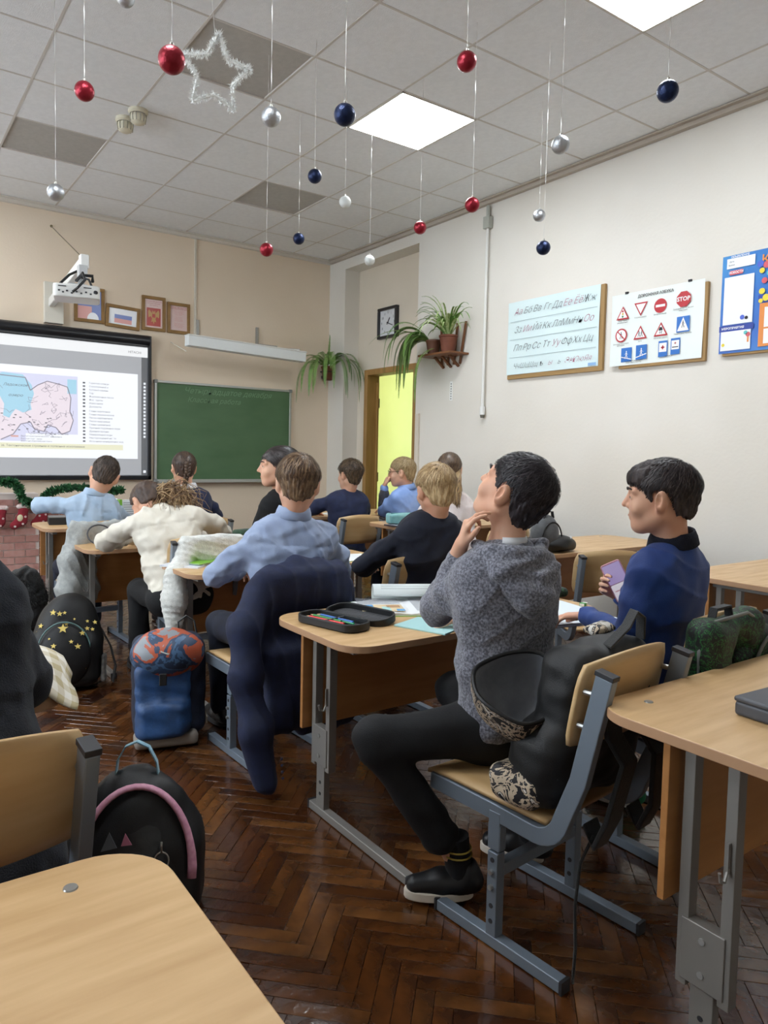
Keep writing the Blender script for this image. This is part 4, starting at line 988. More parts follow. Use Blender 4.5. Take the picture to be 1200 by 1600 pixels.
def hair_cap(c, R, s, zl, thick=.012, top=.0, seed=1, bump=.004, fr=90, back=0., front=.0, vol=None):
    """close hair shell; zl = [(y, z)...] hairline heights along the head"""
    T = lambda x, y, z: np.array(c) + R @ (np.array((x, y, z)) * s)
    sd = S(); sd.e(T(0, -.012 - back, .022 + top / 2), (np.array((.071, .09 + back, .083 + top / 2)) + thick) * s, R, k=0)
    sd.e(T(0, -.03 - back, -.03), (np.array((.058, .062, .062)) + thick) * s, R, k=.03)
    if front: sd.e(T(0, .045, .062), np.array((.056, .045, .035)) * s + front, R, k=.03)
    if vol: 
        for v in vol: sd.e(T(*v[:3]), np.array(v[3:6]) * s, R, k=.03 * s)
    zy = np.array(zl, float); rs = np.random.RandomState(seed)
    ph = rs.uniform(0, 6.28, 8)
    cr = np.array((.012, -.055, .1))
    def fn(P, f):
        L = ((P - np.array(c)) @ R) / s
        v = L - cr; az = np.arctan2(v[:, 1], v[:, 0]); rad = np.sqrt((v ** 2).sum(1))
        ridge = np.sin(az * 17 + 9 * rad / .1 + ph[0] + 2 * np.sin(az * 3 + ph[1])) + .8 * np.sin(az * 31 - 12 * rad / .1 + ph[2] + 2 * np.sin(az * 5 + ph[3])) + .6 * np.sin(az * 53 + 17 * rad / .1 + ph[4])
        f = f + bump * s * .5 * ridge * np.clip(rad / .05, 0, 1)
        f = f + thick * .95 * np.clip((.04 - L[:, 2]) / .07, 0, 1)
        zc = np.interp(L[:, 1], zy[:, 0], zy[:, 1]) + .0035 * np.sin(L[:, 0] * 220 + ph[5]) + .0035 * np.sin(az * 23 + ph[6])
        return np.maximum(f, (zc - L[:, 2]) * s * .8)
    sd.post.append(fn); return sd
BOYLINE = [(-.13, -.085), (-.075, -.08), (-.045, -.055), (-.03, .0), (-.02, .022), (.012, .024), (.018, -.012), (.032, -.014), (.04, .02), (.06, .045), (.1, .052)]
def strands(o_par, c, R, s, zl, mats, n=1500, L=.05, seed=1, lift=.004, thick=.012, wid=.0011, name='hair_strand', mess=.35, crown=(.012, -.055, .1), back=0., top=0., ymin=-.2, fringe=0.):
    rs = np.random.RandomState(seed); zy = np.array(zl, float); q = G()
    rad = np.array((.071, .09 + back, .083 + top / 2)) + thick; cen = np.array((0, -.012 - back, .022 + top / 2)); cr = np.array(crown)
    k = 0; tries = 0
    while k < n and tries < n * 6:
        tries += 1
        v = rs.normal(size=3); v /= np.linalg.norm(v); p = cen + v * rad
        if p[2] < np.interp(p[1], zy[:, 0], zy[:, 1]) + .002 or p[1] < ymin: continue
        out = p - cr; nrm = ax((p - cen) / rad ** 2); d = out - nrm * (out @ nrm); d = ax(d) + rs.normal(size=3) * mess; d = ax(d - nrm * (d @ nrm))
        ln = L * rs.uniform(.6, 1.15) * (1 if p[2] > .045 else .38); segs = 4; pts = []
        lf = lift * rs.uniform(.0, 1.2) * (1 if p[2] > .045 else .4)
        for j in range(segs + 1):
            u = p - cen; u = u / math.sqrt(((u / rad) ** 2).sum()); pp = cen + u * (1 - thick * 10. * min(1, max(0, (.04 - p[2]) / .07))) + ax(u) * lf * math.sin(math.pi * min(1, (j + 1) / segs * .8)); pts.append(pp)
            if p[2] < np.interp(p[1], zy[:, 0], zy[:, 1]) - .004 + fringe: ln = 0.
            nn = ax(u / rad ** 2); d = ax(d - nn * (d @ nn) + np.array((0, 0, -.12 if p[2] < .09 else 0)) * .4); p = cen + u + d * ln / segs
        P = [np.array(c) + R @ (x * s) for x in pts]; sidev = ax(R @ np.cross(d, nn)) * wid * s; mi = rs.randint(len(mats))
        V = []
        for j, x in enumerate(P):
            w_ = sidev * (1 - (j / segs) ** 2 * .85); V += [x + w_, x - w_]
        q.add(V, [(2 * j, 2 * j + 1, 2 * j + 3, 2 * j + 2) for j in range(segs)], mi); k += 1
    o = q.obj(name, mats, o_par, world=True, smooth='all'); o['kind'] = 'stuff'; return o
def lock(q, pts, r0, r1, mi=0, wave=.0, seed=0, n=14):
    """a tapering lock along a smooth curve"""
    P = [np.array(p, float) for p in pts]; out = []; rr = []
    for i in range(n + 1):
        t = i / n * (len(P) - 1); k = min(int(t), len(P) - 2); u = t - k; u = u * u * (3 - 2 * u) if len(P) > 2 else u
        p = P[k] * (1 - u) + P[k + 1] * u; a = i * 1.3 + seed; out.append(p + wave * np.array((math.sin(a), math.cos(a * .9), .5 * math.sin(a * 1.3))) * min(1, i / 3)); e = i / n
        rr.append((r0 * (1 - e) + r1 * e) * (math.sin(math.pi * min(1, .12 + e * .86)) ** .4))
    q.tube(out, rr, 6, mi); return q
def eyes(par, T, R, s, lids=True, glasses=None, brow=None):
    for q in (-1, 1):
        g = G(); c = T(q * .031, .0735, .004); g.ball(c, .0119 * s, 14, 10, 0); o = g.obj('eye', [m_eyew], par, world=True, smooth='all')
        g = G(); d = R @ ax((q * .05, 1, -.02)); g.cyl(c + d * .0100 * s, c + d * .0123 * s, .0060 * s, .0045 * s, 14); g.obj('iris', m_iris, par, world=True, smooth=True)
        if brow:
            g = G(); g.tube([T(q * .014, .094, .025), T(q * .03, .092, .031), T(q * .048, .077, .026)], [.003 * s, .0035 * s, .002 * s], 6); g.obj('eyebrow', brow, par, world=True, smooth='all')
    g = G(); g.tube([T(-.019, .0855, -.0545), T(-.007, .0905, -.0535), T(0, .0905, -.0550), T(.007, .0905, -.0535), T(.019, .0855, -.0545)], [.002 * s, .0042 * s, .0042 * s, .0042 * s, .002 * s], 8, sx=1.); g.obj('lips', m_lip, par, world=True, smooth='all')
def limbs(sd, J, s, arms=True, fat=1.):
    """inner body from neck down, hidden by the clothes"""
    sd.c(J['neck'], J['chest'], .045 * s, .07 * s, k=.03); sd.c(J['chest'], J['hip'], .075 * s, .08 * s, k=.04)
    for q in ('l', 'r'):
        sd.c(J['neck'] + np.array((0, 0, -.04)), J['sh' + q] * .7 + J['neck'] * .3 + np.array((0, 0, -.02)), .035 * s, .028 * s, k=.02)
        sd.c(J['sh' + q] * .8 + J['el' + q] * .2, J['el' + q], .026 * s, .026 * s, k=.01); sd.c(J['sh' + q] * .7 + J['neck'] * .3 + np.array((0, 0, -.02)), J['sh' + q] * .8 + J['el' + q] * .2, .026 * s, .026 * s, k=.01); sd.c(J['el' + q], J['wr' + q], .029 * s, .021 * s, k=.01)
        sd.c(J['hip'], J['hp' + q], .07 * s, .065 * s, k=.03); sd.c(J['hp' + q], J['kn' + q], .06 * s, .045 * s, k=.02); sd.c(J['kn' + q], J['an' + q], .043 * s, .028 * s, k=.015)
def shoe(par, an, toe_dir, s, upper, sole, name='shoe', pitch=0.):
    d = ax((toe_dir[0], toe_dir[1], 0)); x = np.array((d[1], -d[0], 0)); z = np.array((0, 0, 1)); Rs = np.stack([x, d, z], 1) @ rotm(rx=math.radians(pitch)); an = np.array(an, float)
    P = lambda a, b, c: an + Rs @ (np.array((a, b, c)) * s)
    sd = S(); sd.c(P(0, -.035, -.045), P(0, .05, -.05), .036 * s, .034 * s, k=.02); sd.c(P(0, .05, -.05), P(0, .12, -.058), .037 * s, .028 * s, k=.02, flat=None); sd.c(P(0, -.02, -.01), P(0, .0, -.05), .034 * s, .036 * s, k=.02)
    sd.e(P(0, -.01, .02), np.array((.024, .03, .03)) * s, Rs, k=.006, op='-')
    sd.post.append(cutplane(P(0, 0, -.072), -Rs[:, 2]))
    o = sobj(sd, name, upper, par, .0055)
    pts = []
    for t in np.linspace(0, 2 * math.pi, 28, endpoint=False):
        yy = math.sin(t); xx = math.cos(t); pts.append((xx * (.036 + .008 * yy if yy > 0 else .036) * s, (.042 + (.112 if yy > 0 else .085) * yy) * s))
    q = G(); q.prism(pts, -.092 * s, -.066 * s, R=Rs, c=an); q.obj('sole', sole, o, bevel=.004); o2 = bpy.data.objects[-1] if False else None
    # sub-part coordinates are world; shift to the parent's frame
    ch = o.children[0]; ch.data.transform(Matrix.Translation(-Vector(par.location)))
    return o
PEOPLE = {}
def joints(d, floor_y=None):
    J = {k: np.array(v, float) for k, v in d.items()}
    return J
def V3(*a): return np.array(a, float)
def ridge_field(seed, amp):
    r_ = np.random.RandomState(seed + 50); ph = r_.uniform(0, 6.28, 6); D = [ax(r_.normal(size=3) * V3(1, .6, .9)) for _ in range(4)]
    def fn(P, f):
        w1 = np.sin(P @ D[0] * 11 + ph[0]) + .5 * np.sin(P @ D[1] * 19 + ph[1])
        a = (1 - np.abs(np.sin(P @ D[2] * 24 + 1.6 * w1 + ph[2]))) ** 3; b = (1 - np.abs(np.sin(P @ D[3] * 31 - 1.4 * w1 + ph[3]))) ** 3
        m = .5 + .5 * np.sin(P @ D[1] * 8 + ph[4])
        return f - amp * 1.1 * (a * m + b * (1 - m)) + amp * .25
    return fn
def make_person(key, label, J, s=1., head=(0, 0, 0), hs=1., skin=None, top=None, pants=None, shoes=None, near=True, hair=None, hand_l=None, hand_r=None, collar=None, wr_amp=.006, top_res=None, tuck=False, head_only=False, sleeve='long', tw=1., face=False, seed=1, hem=0., shoe_t=None, cut=None):
    skin = skin or m_skin; J = joints(J)
    r = empty('person', (float(J['hip'][0]), float(J['hip'][1]), 0), label=label, cat='person', group='pupils seated at the desks')
    sidev = ax((J['shr'] - J['shl']) * V3(1, 1, .3)); 
    J['hip'][2] = J['hip'][2] if 'hz' in J else .475
    hs_ = ax(sidev * V3(1, 1, 0)); up = ax(J['neck'] - J['hip']); fwd = ax(np.cross(up, sidev))
    J['chest'] = J['neck'] * .72 + J['hip'] * .28
    for q, sg_ in (('l', -1), ('r', 1)):
        J.setdefault('hp' + q, J['hip'] + hs_ * sg_ * .075 * s)
        J.setdefault('kn' + q, J['hp' + q] + V3(hs_[0] * sg_ * .02, .37 * s, 0) + V3(0, 0, -.01))
        J.setdefault('an' + q, V3(J['kn' + q][0], J['kn' + q][1] - .03, .1))
        J['an' + q] = np.array(J['an' + q]); J['kn' + q] = np.array(J['kn' + q])
    R = head_frame(*head); hc = J['head']
    # ---- body: one mesh
    hd = S(); T = head_sdf(hd, hc, R, hs)
    hd.c(T(0, -.022, -.06), J['neck'] + V3(0, 0, -.015), .047 * hs, .05 * s, k=.025 * s); hd.c(J['neck'] + V3(0, 0, -.02), J['neck'] - up * .06, .055 * s, .06 * s, k=.02)
    bd = S(); limbs(bd, J, s)
    parts = [(hd, (.0033 if face else .0045) if near else (.0045 if face else .0065)), (bd, .013)]
    for q, hn in (('l', hand_l), ('r', hand_r)):
        if hn:
            h = S(); h.c(J['el' + q] * .35 + J['wr' + q] * .65, J['wr' + q], .026 * s, .021 * s, k=.01); 
            dd = hn.get('d', J['wr' + q] - J['el' + q]); hand_prims(h, J['wr' + q], dd, hn.get('n', (0, 0, 1)), hn.get('side', 1 if q == 'l' else -1), hn.get('curl', (20, 25, 30, 35)), hn.get('s', .85 * s), hn.get('thumb', 35), hn.get('spread', 1.))
            parts.append((h, .0035 if near else .005))
        else:
            h = S(); h.c(J['el' + q] * .4 + J['wr' + q] * .6, J['wr' + q], .026 * s, .021 * s, k=.01); hand_prims(h, J['wr' + q], J['wr' + q] - J['el' + q] + V3(0, 0, -.02), (0, 0, 1), 1 if q == 'l' else -1, (20, 25, 30, 35), .85 * s); parts.append((h, .006))
    b = sobj(parts, 'body', skin, r); 
    # ---- top
    t = S(); ch = J['chest']; n_ = J['neck']; hp = J['hip'] + V3(0, 0, .02)
    w0 = .132 * s * tw; mid = ch * .45 + hp * .55
    for sg_ in (-1, 1):
        o_ = sidev * sg_ * .055 * s * tw
        t.path([ch + o_ * 1.25 + up * .02, mid + o_, hp + o_ * 1.1], [.078 * s * tw, .08 * s * tw, .088 * s * tw], k=.05)
    t.c(ch, hp, .08 * s * tw, .085 * s * tw, k=.05)
    sh_c = n_ - up * .035 * s
    t.e(ch + up * .025 * s - fwd * .0, V3(.150 * tw, .092, .135) * s, np.stack([sidev, fwd, up], 1), k=.05); t.e(n_ - up * .05 * s - fwd * .012, V3(.085, .062, .06) * s, np.stack([sidev, fwd, up], 1), k=.04)
    for q, sg_ in (('l', -1), ('r', 1)):
        sh = J['sh' + q]; el = J['el' + q]; wr = J['wr' + q]
        t.c(sh_c + up * .012, sh + (sh_c - sh) * .2 - up * .006, .052 * s, .046 * s, k=.03); t.c(sh + (sh_c - sh) * .3 - up * .02, ch - up * .02 + (sh - sh_c) * .4, .06 * s, .085 * s, k=.06)
        cuff = {'long': .93, 'cuffed': .8, 'push': .45}[sleeve if not isinstance(sleeve, dict) else sleeve[q]]
        cp = el + (wr - el) * cuff
        t.path([sh + (sh_c - sh) * .12 - up * .01, sh * .45 + el * .55, el], [.049 * s, .050 * s, .043 * s], k=.03); t.c(el, cp, .043 * s, .034 * s, k=.012)
        # folds in the crook of the elbow
        for k_ in range(3):
            p = el + (sh - el) * (.06 + .1 * k_); t.e(p, V3(.052, .052, .05) * s * (1 - .04 * k_), k=.012)
    if hem: t.c(hp + V3(0, 0, -.0), hp + V3(0, 0, -hem), .11 * s * tw, .12 * s * tw, k=.03)
    t.post.append(wav(seed + 3, 26, wr_amp * .6, (1, 1, 1.2))); t.post.append(ridge_field(seed, wr_amp)); t.post.append(wav(seed + 11, 60, wr_amp * .35))
    t.e(n_ + up * .055 + fwd * .008, V3(.047, .047, .055) * s, k=.008, op='-')
    if cut is not None: t.post.append(lambda P, f: f + .0045 * np.exp(-(((P - n_) @ up + cut) / .0045) ** 2) * (np.abs((P - n_) @ sidev) < .15) + .0035 * np.exp(-((np.abs((P - n_) @ sidev) - .132 * s) / .004) ** 2) * (((P - n_) @ up) > -.16))
    topo = sobj(t, top[0], top[1], r, top_res or (.007 if near else .0095), 1)
    # ---- trousers, shoes
    po = pants[2] if pants and len(pants) > 2 else .02
    if pants:
        p = S(); p.c(J['hpl'], J['hpr'], .095 * s, k=.03)
        p.c(J['hip'] + V3(0, 0, .03), J['hip'], .1 * s, .1 * s, k=.03)
        for q in ('l', 'r'):
            p.c(J['hp' + q], J['kn' + q], .082 * s, .062 * s, k=.03); p.c(J['kn' + q], J['an' + q] * (1 - po) + J['kn' + q] * po, .06 * s, .048 * s, k=.02)
            p.c(J['kn' + q] * .3 + J['an' + q] * .7, J['an' + q] * (1 - po) + J['kn' + q] * po, .052 * s, .052 * s, k=.02); p.post.append(cutplane(J['an' + q] * (1 - po) + J['kn' + q] * po, (J['an' + q] - J['kn' + q]) * V3(1, 1, 1)) if False else (lambda P, f: f))
        p.post.append(wav(seed + 5, 24, .006)); sobj(p, pants[0], pants[1], r, .008 if near else .011)
    if shoes:
        for q in ('l', 'r'):
            td = (shoe_t or {}).get(q, (J['an' + q] - J['hp' + q]) * V3(1, 1, 0)); shoe(r, J['an' + q], td, s, shoes[0], shoes[1])
    # ---- hair
    if hair: hair(r, hc, R, hs)
    if face: eyes(r, T, R, hs, brow=face if not isinstance(face, bool) else None)
    if collar:
        col_m, hgt, rad = collar[:3]; q = G(); N_ = 28; V = []; ncp = n_ + up * .012 * s
        upn = ax(up * .6 + ax(hc - n_) * .4); sd_ = ax(np.cross(fwd, upn)); fw = np.cross(upn, sd_)
        prof = [(0, -.012), (.002, hgt * .6), (.0, hgt), (.006, hgt + .001), (.013, hgt * .5), (.018, -.008), (.012, -.014)]
        for i in range(N_):
            a = 2 * math.pi * i / N_; od = (sd_ * math.cos(a) + fw * math.sin(a) * 1.02); dip = -.012 * max(0, math.sin(a)) - .002
            for pr_, pz in prof: V.append(ncp + od * (rad * s + pr_ * s) + upn * (pz * s + dip))
        m_ = len(prof); F = [(i * m_ + j, ((i + 1) % N_) * m_ + j, ((i + 1) % N_) * m_ + (j + 1) % m_, i * m_ + (j + 1) % m_) for i in range(N_) for j in range(m_)]
        q.add(V, F); q.obj('collar', col_m, r, world=True, smooth='all')
    PEOPLE[key] = dict(root=r, J=J, R=R, T=T, up=up, fwd=fwd, side=sidev, top=topo)
    return PEOPLE[key]
def hairfn(cols, zl=BOYLINE, thick=.012, n=1500, L=.05, seed=1, strandy=True, wid=.0013, lift=.004, mess=.35, **kw):
    ms = [mat('hair_' + c, c, .45, spec=.35) for c in cols]
    base = mat('hair_base_' + cols[0], cols[0], .5, col2=cols[-1], scale=60, stretch=(1, 1, .3), bump=.3, spec=.3)
    def fn(r, hc, R, s):
        sd = hair_cap(hc, R, s, zl, thick, seed=seed, **{k: v for k, v in kw.items() if k in ('top', 'back', 'front', 'bump', 'vol')})
        o = sobj(sd, 'hair', base, r, .004 if strandy else .006)
        if n:
            st = strands(r, hc, R, s, zl, ms, n, L, seed, lift, thick, wid, mess=mess, top=kw.get('top', 0), back=kw.get('back', 0))
            st.parent = o
    return fn
def cloth(name, c, c2, rough=.85, scale=40, bump=.25, sheen=.2, bscale=None, **k): return mat(name, c, rough, col2=c2, scale=scale, bump=bump, sheen=sheen, bscale=bscale, **k)
m_greyknit = cloth('grey_melange_knit', '53545e', '9496a3', .95, 150, .5, .4, 320, lo=.38, hi=.66)
m_blueknit = cloth('royal_blue_jersey', '1e4084', '193777', .7, 12, .12, .1, 300)
m_navyknit = cloth('navy_knit', '0d1428', '0b1122', .85, 30, .2, .05, 300)
m_navyblue = cloth('navy_blue_sweater', '142044', '111b3a', .8, 30, .2, .05, 300)
m_shirtblue = cloth('pale_blue_cotton', '97a6c2', '8b9ab8', .75, 14, .12, .1, 200)
m_shirtlight = cloth('light_blue_cotton', 'a9bdd2', '9bb1c9', .75, 14, .12, .1, 200)
m_shirtmid = cloth('mid_blue_cotton', '8aa7dd', '7c9ad2', .75, 14, .12, .1, 200)
m_cream = cloth('cream_blouse', 'e3ddcf', 'd8d1c2', .7, 10, .1, .1, 150)
m_blackknit = cloth('black_knit', '0a0b10', '08090d', .9, 30, .2, 0, 300)
m_leftknit = cloth('dark_slate_sweatshirt', '11161f', '171d28', .92, 60, .35, .05, 350)
m_trous = cloth('black_trousers', '0b0c0f', '0f1013', .85, 20, .2, 0, 300)
m_trousn = cloth('navy_trousers', '0d1322', '11182c', .85, 20, .2, 0, 300)
m_shoe = mat('black_leather', '121316', .42); m_sole = mat('cream_sole', 'd9cfc0', .6); m_green = mat('green_suede', '1f7a55', .7); m_solew = mat('white_sole', 'e3e1dc', .6); m_darks = mat('dark_sole', '1c1c1f', .6)
m_white_c = cloth('white_collar_cotton', 'e4e5e8', 'd8dade', .7, 14, .1)
m_navyrib = cloth('navy_rib', '0a1024', '080d1e', .9, 60, .4, 0, 200)

# --- boy in the grey hoodie
P = make_person('grey', 'boy in a grey melange hoodie, head tilted back, hand at his chin', dict(head=(1.511, 1.441, 1.150), neck=(1.495, 1.455, 1.0), shl=(1.375, 1.475, .925), shr=(1.625, 1.43, .915), ell=(1.430, 1.68, .775), wrl=(1.395, 1.53, 1.0), elr=(1.78, 1.60, .72), wrr=(1.66, 1.82, .70), hip=(1.50, 1.44, .48), knl=(1.150, 1.585, .465), anl=(1.355, 1.46, .105), knr=(1.62, 1.79, .46), anr=(1.66, 1.475, .11), hpl=(1.435, 1.46, .475), hpr=(1.57, 1.45, .475)),
    s=1.0, head=(14, 30, 4), hs=1.03, top=('hoodie', m_greyknit), pants=('trousers', m_trous, .24), shoes=(m_shoe, m_sole), hand_l=dict(d=(-.01, -.045, .10), n=(-.75, .5, .1), curl=(22, 28, 42, 55), thumb=28), hair=hairfn(['171417', '221d20', '3a3438'], thick=.010, n=4200, L=.036, seed=3, lift=.006, wid=.0011, mess=.4), wr_amp=.007, seed=4, sleeve={'l': 'cuffed', 'r': 'long'}, face=mat('brow_dark', '241c1a', .6), top_res=.006, shoe_t=dict(l=(-.17, .11, 0), r=(-.10, .15, 0)), hem=.0, tw=1.02)
r = P['root']; n_ = P['J']['neck']; up = P['up']; fw = P['fwd']; sd_ = P['side']
# hood: a draped pouch lying on the back, with a thick opening rim
h = S(); C = lambda a, b, c: n_ + sd_ * a - fw * b + up * c
h.path([C(-.092, .01, -.012), C(-.075, .072, -.05), C(-.02, .115, -.13), C(.0, .118, -.165)], [.02, .03, .03, .018], k=.03)
h.path([C(.092, .01, -.012), C(.08, .072, -.05), C(.03, .115, -.13), C(.0, .118, -.165)], [.02, .03, .03, .018], k=.03)
h.e(C(0, .085, -.07), (.085, .04, .07), frame(fw, up), k=.04); h.e(C(0, .06, -.02), (.07, .05, .035), frame(fw, up), k=.03)
h.e(C(.0, .052, .03), (.058, .045, .04), frame(fw, up), k=.02, op='-')
h.path([C(-.085, -.02, .0), C(-.08, .05, -.002), C(-.04, .095, -.012), (C(.03, .1, -.02)), C(.085, .055, .0), C(.088, -.02, .0)], .016, k=.012)
h.path([C(-.05, .105, -.05), C(.02, .13, -.075), C(.075, .09, -.04)], .012, k=.02)
h.post.append(wav(9, 40, .006)); sobj(h, 'hood', m_greyknit, r, .005)
q = G(); q.add(*[[], []]); col = []
N_ = 30; V = []
for i in range(N_ + 1):
    a = math.radians(-170 + 240 * i / N_ + 35); od = sd_ * math.cos(a) - fw * math.sin(a) * -1
    for rr, zz in ((.056, .0), (.054, .024), (.058, .026), (.064, .0)): V.append(n_ + od * rr + up * zz)
q.add(V, [(4 * i + j, 4 * i + 4 + j, 4 * i + 4 + (j + 1) % 4, 4 * i + (j + 1) % 4) for i in range(N_) for j in range(4)]); q.obj('shirt_collar', m_white_c, r, world=True, smooth='all')
for an in ('anl', 'anr'):
    a = P['J'][an]; q = G(); 
    so = G().cyl(a + V3(0, 0, -.03), a + V3(-.012, .006, .085), .036, .038, n=18).obj('sock', mat('sock_black', '101014', .9), r, world=True, smooth=True)
    for z in (.035, .052): G().tube([a + V3(.0395 * math.cos(t) - .10 * z - .003, .0395 * math.sin(t) + .04 * z, z) for t in np.linspace(0, 6.28, 20)[:-1]], .0028, 5, closed=True).obj('stripe', mat('stripe_gold', 'a8923f', .8), so).data.transform(Matrix.Translation(-Vector(r.location)))

# --- boy in the blue jacket, in profile
P = make_person('blue', 'boy in a royal blue jacket seen in profile, holding a phone', dict(head=(2.007, 1.276 + .03, 1.135), neck=(2.065, 1.30, .99), shl=(1.925, 1.29, .915), shr=(2.20, 1.33, .905), ell=(1.93, 1.34, .70), wrl=(2.02, 1.585, .712), elr=(2.20, 1.40, .665), wrr=(2.112, 1.520, .785), hip=(2.08, 1.36, .48), knl=(1.98, 1.72, .47), knr=(2.17, 1.73, .47), anr=(2.235, 1.545, .1), anl=(2.02, 1.66, .1)),
    s=1.0, head=(27, -2, -2), hs=1.03, top=('jacket', m_blueknit), pants=('trousers', m_trous), shoes=(m_green, m_solew), hand_l=dict(d=(-.05, .13, -.02), n=(0, 0, 1), curl=(14, 16, 20, 24), thumb=30, spread=1.6), hand_r=dict(d=(-.075, .035, .055), n=(.62, .76, -.25), side=-1, curl=(38, 40, 42, 44), thumb=50),
    hair=hairfn(['1f191a', '2b2425', '453c3b'], zl=[(-.13, -.07), (-.075, -.062), (-.045, -.045), (-.034, -.0), (-.022, .024), (.014, .026), (.02, -.018), (.034, -.01), (.042, .025), (.06, .046), (.1, .042)], thick=.011, n=4200, L=.045, seed=5, front=.004, lift=.005, mess=.3), collar=(m_navyrib, .034, .058), wr_amp=.006, seed=7, sleeve='long', face=mat('brow_dark', '241c1a', .6), top_res=.006, shoe_t=dict(r=(-.3, 1, 0)))
# --- boy in the pale blue shirt, from behind
P = make_person('shirt', 'brown-haired boy in a pale blue shirt seen from behind', dict(head=(1.451, 2.583, 1.12), neck=(1.442, 2.60, .985), shl=(1.30, 2.66, .89), shr=(1.60, 2.57, .89), ell=(1.205, 2.84, .725), wrl=(1.42, 3.06, .70), elr=(1.74, 2.70, .725), wrr=(1.72, 2.97, .72), hip=(1.42, 2.66, .48)),
    s=1.02, head=(-26, -8, 3), hs=1.02, top=('shirt', m_shirtblue), pants=('trousers', m_trousn), shoes=(m_shoe, m_darks), hair=hairfn(['4d3b2e', '6b5340', '8d7256'], zl=[(-.13, -.075), (-.075, -.075), (-.045, -.05), (-.034, -.012), (-.02, .012), (.012, .014), (.02, -.016), (.034, -.01), (.045, .03), (.06, .04), (.1, .04)], thick=.017, n=3800, L=.07, seed=8, lift=.007, mess=.22), collar=(m_shirtblue, .034, .056), cut=.10, wr_amp=.011, seed=12, top_res=.0065, tw=1.02)
# yoke seam on the back
# --- blond boy
P = make_person('blond', 'blond boy in a dark navy sweater leaning on his left arm', dict(head=(2.093, 2.437 + .04, 1.095), neck=(2.11, 2.49, .985), shl=(1.985, 2.54, .905), shr=(2.22, 2.46, .90), ell=(1.885, 2.74, .725), wrl=(2.05, 2.93, .70), elr=(2.34, 2.62, .74), wrr=(2.32, 2.86, .72), hip=(2.10, 2.60, .48)),
    s=.98, head=(-14, -6, -4), hs=1.02, top=('sweater', m_navyknit), pants=('trousers', m_trousn), shoes=(mat('brown_shoe', '4a3a30', .6), m_solew), hair=hairfn(['9a7d58', 'b8996e', 'd4b98e'], thick=.014, n=3600, L=.055, seed=9, lift=.006, mess=.3), wr_amp=.007, seed=21, top_res=.007)
# --- girl in the white blouse, head down
def hair_white(r, hc, R, s):
    zl = [(-.14, -.06), (-.03, -.05), (.0, -.04), (.03, .0), (.06, .04), (.1, .05)]
    ms = [mat('hair_' + c, c, .4, spec=.4) for c in ('5a4232', '7d6045', 'a98a64', 'c2a67e')]
    o = sobj(hair_cap(hc, R, s, zl, .014, seed=4), 'hair', mat('hair_base_w', '3a2a22', .5, col2='4f3a2c', scale=60, stretch=(1, 1, .3)), r, .006)
    q = G(); rs = np.random.RandomState(12); T = lambda x, y, z: hc + R @ (V3(x, y, z) * s)
    root = hc + V3(.045, -.045, .05)
    for k in range(420):
        a = rs.uniform(-.5, .5); e0 = root + rs.normal(size=3) * V3(.018, .012, .014)
        st = hc + V3(rs.uniform(-.06, .03), rs.uniform(-.03, .05), rs.uniform(.055, .09))
        m1 = e0 + V3(.03 + .10 * rs.rand(), -.05 + .02 * rs.randn(), .008 + .026 * rs.randn()); m2 = m1 + V3(.02 + .045 * rs.randn(), -.035, -.05 + .025 * rs.randn()); en = m2 + V3(.02 * rs.randn(), -.01, -.05 * rs.rand() - .02)
        lock(q, [st, e0, m1, m2, en], .0030, .0011, rs.choice(4, p=(.12, .28, .35, .25)), .006, (k // 25) * .7, 12)
    for k in range(150):
        e0 = root + rs.normal(size=3) * .012; m1 = e0 + V3(-.02 - .03 * rs.rand(), -.04, -.05 - .02 * rs.rand()); en = m1 + V3(.015 * rs.randn() - .01, -.01, -.055 * rs.rand() - .02)
        lock(q, [e0, m1, en], .0030, .0010, rs.choice(3), .005, (k // 15) * .9, 9)
    x = q.obj('loose_hair', ms, r, world=True, smooth='all'); x['kind'] = 'stuff'; x.parent = o
P = make_person('white', 'long-haired girl in a cream blouse, head bowed onto her arms', dict(head=(1.293, 3.968 + .02, .955), neck=(1.345, 3.90, .915), shl=(1.19, 3.87, .865), shr=(1.53, 3.80, .895), ell=(1.08, 4.04, .745), wrl=(1.30, 4.25, .72), elr=(1.73, 3.95, .77), wrr=(1.56, 4.24, .73), hip=(1.36, 3.66, .48)),
    s=1.02, head=(18, -48, 8), hs=1.0, top=('blouse', m_cream), pants=('trousers', m_trous), shoes=(m_shoe, m_darks), near=False, hair=hair_white, cut=.12, wr_amp=.013, seed=31, top_res=.008, tw=1.08, collar=None)
# --- front row boy, dark cropped hair
P = make_person('kid', 'boy with cropped dark hair in a light blue shirt in the front row', dict(head=(1.256, 4.615 + .1, 1.085), neck=(1.20, 4.72, .955), shl=(1.06, 4.75, .895), shr=(1.30, 4.72, .885), ell=(.90, 4.86, .885), wrl=(1.06, 5.05, .86), elr=(1.42, 4.86, .78), wrr=(1.40, 5.10, .76), hip=(1.18, 4.72, .48)),
    s=1.0, head=(-12, -18, 20), hs=1.06, top=('shirt', m_shirtlight), pants=('trousers', m_trousn), shoes=(m_shoe, m_darks), near=False, hair=hairfn(['2c2521', '3c332d', '5a4d44'], thick=.007, n=2200, L=.025, seed=14, wid=.0014), collar=(m_shirtlight, .03, .056), cut=.10, wr_amp=.012, seed=41)
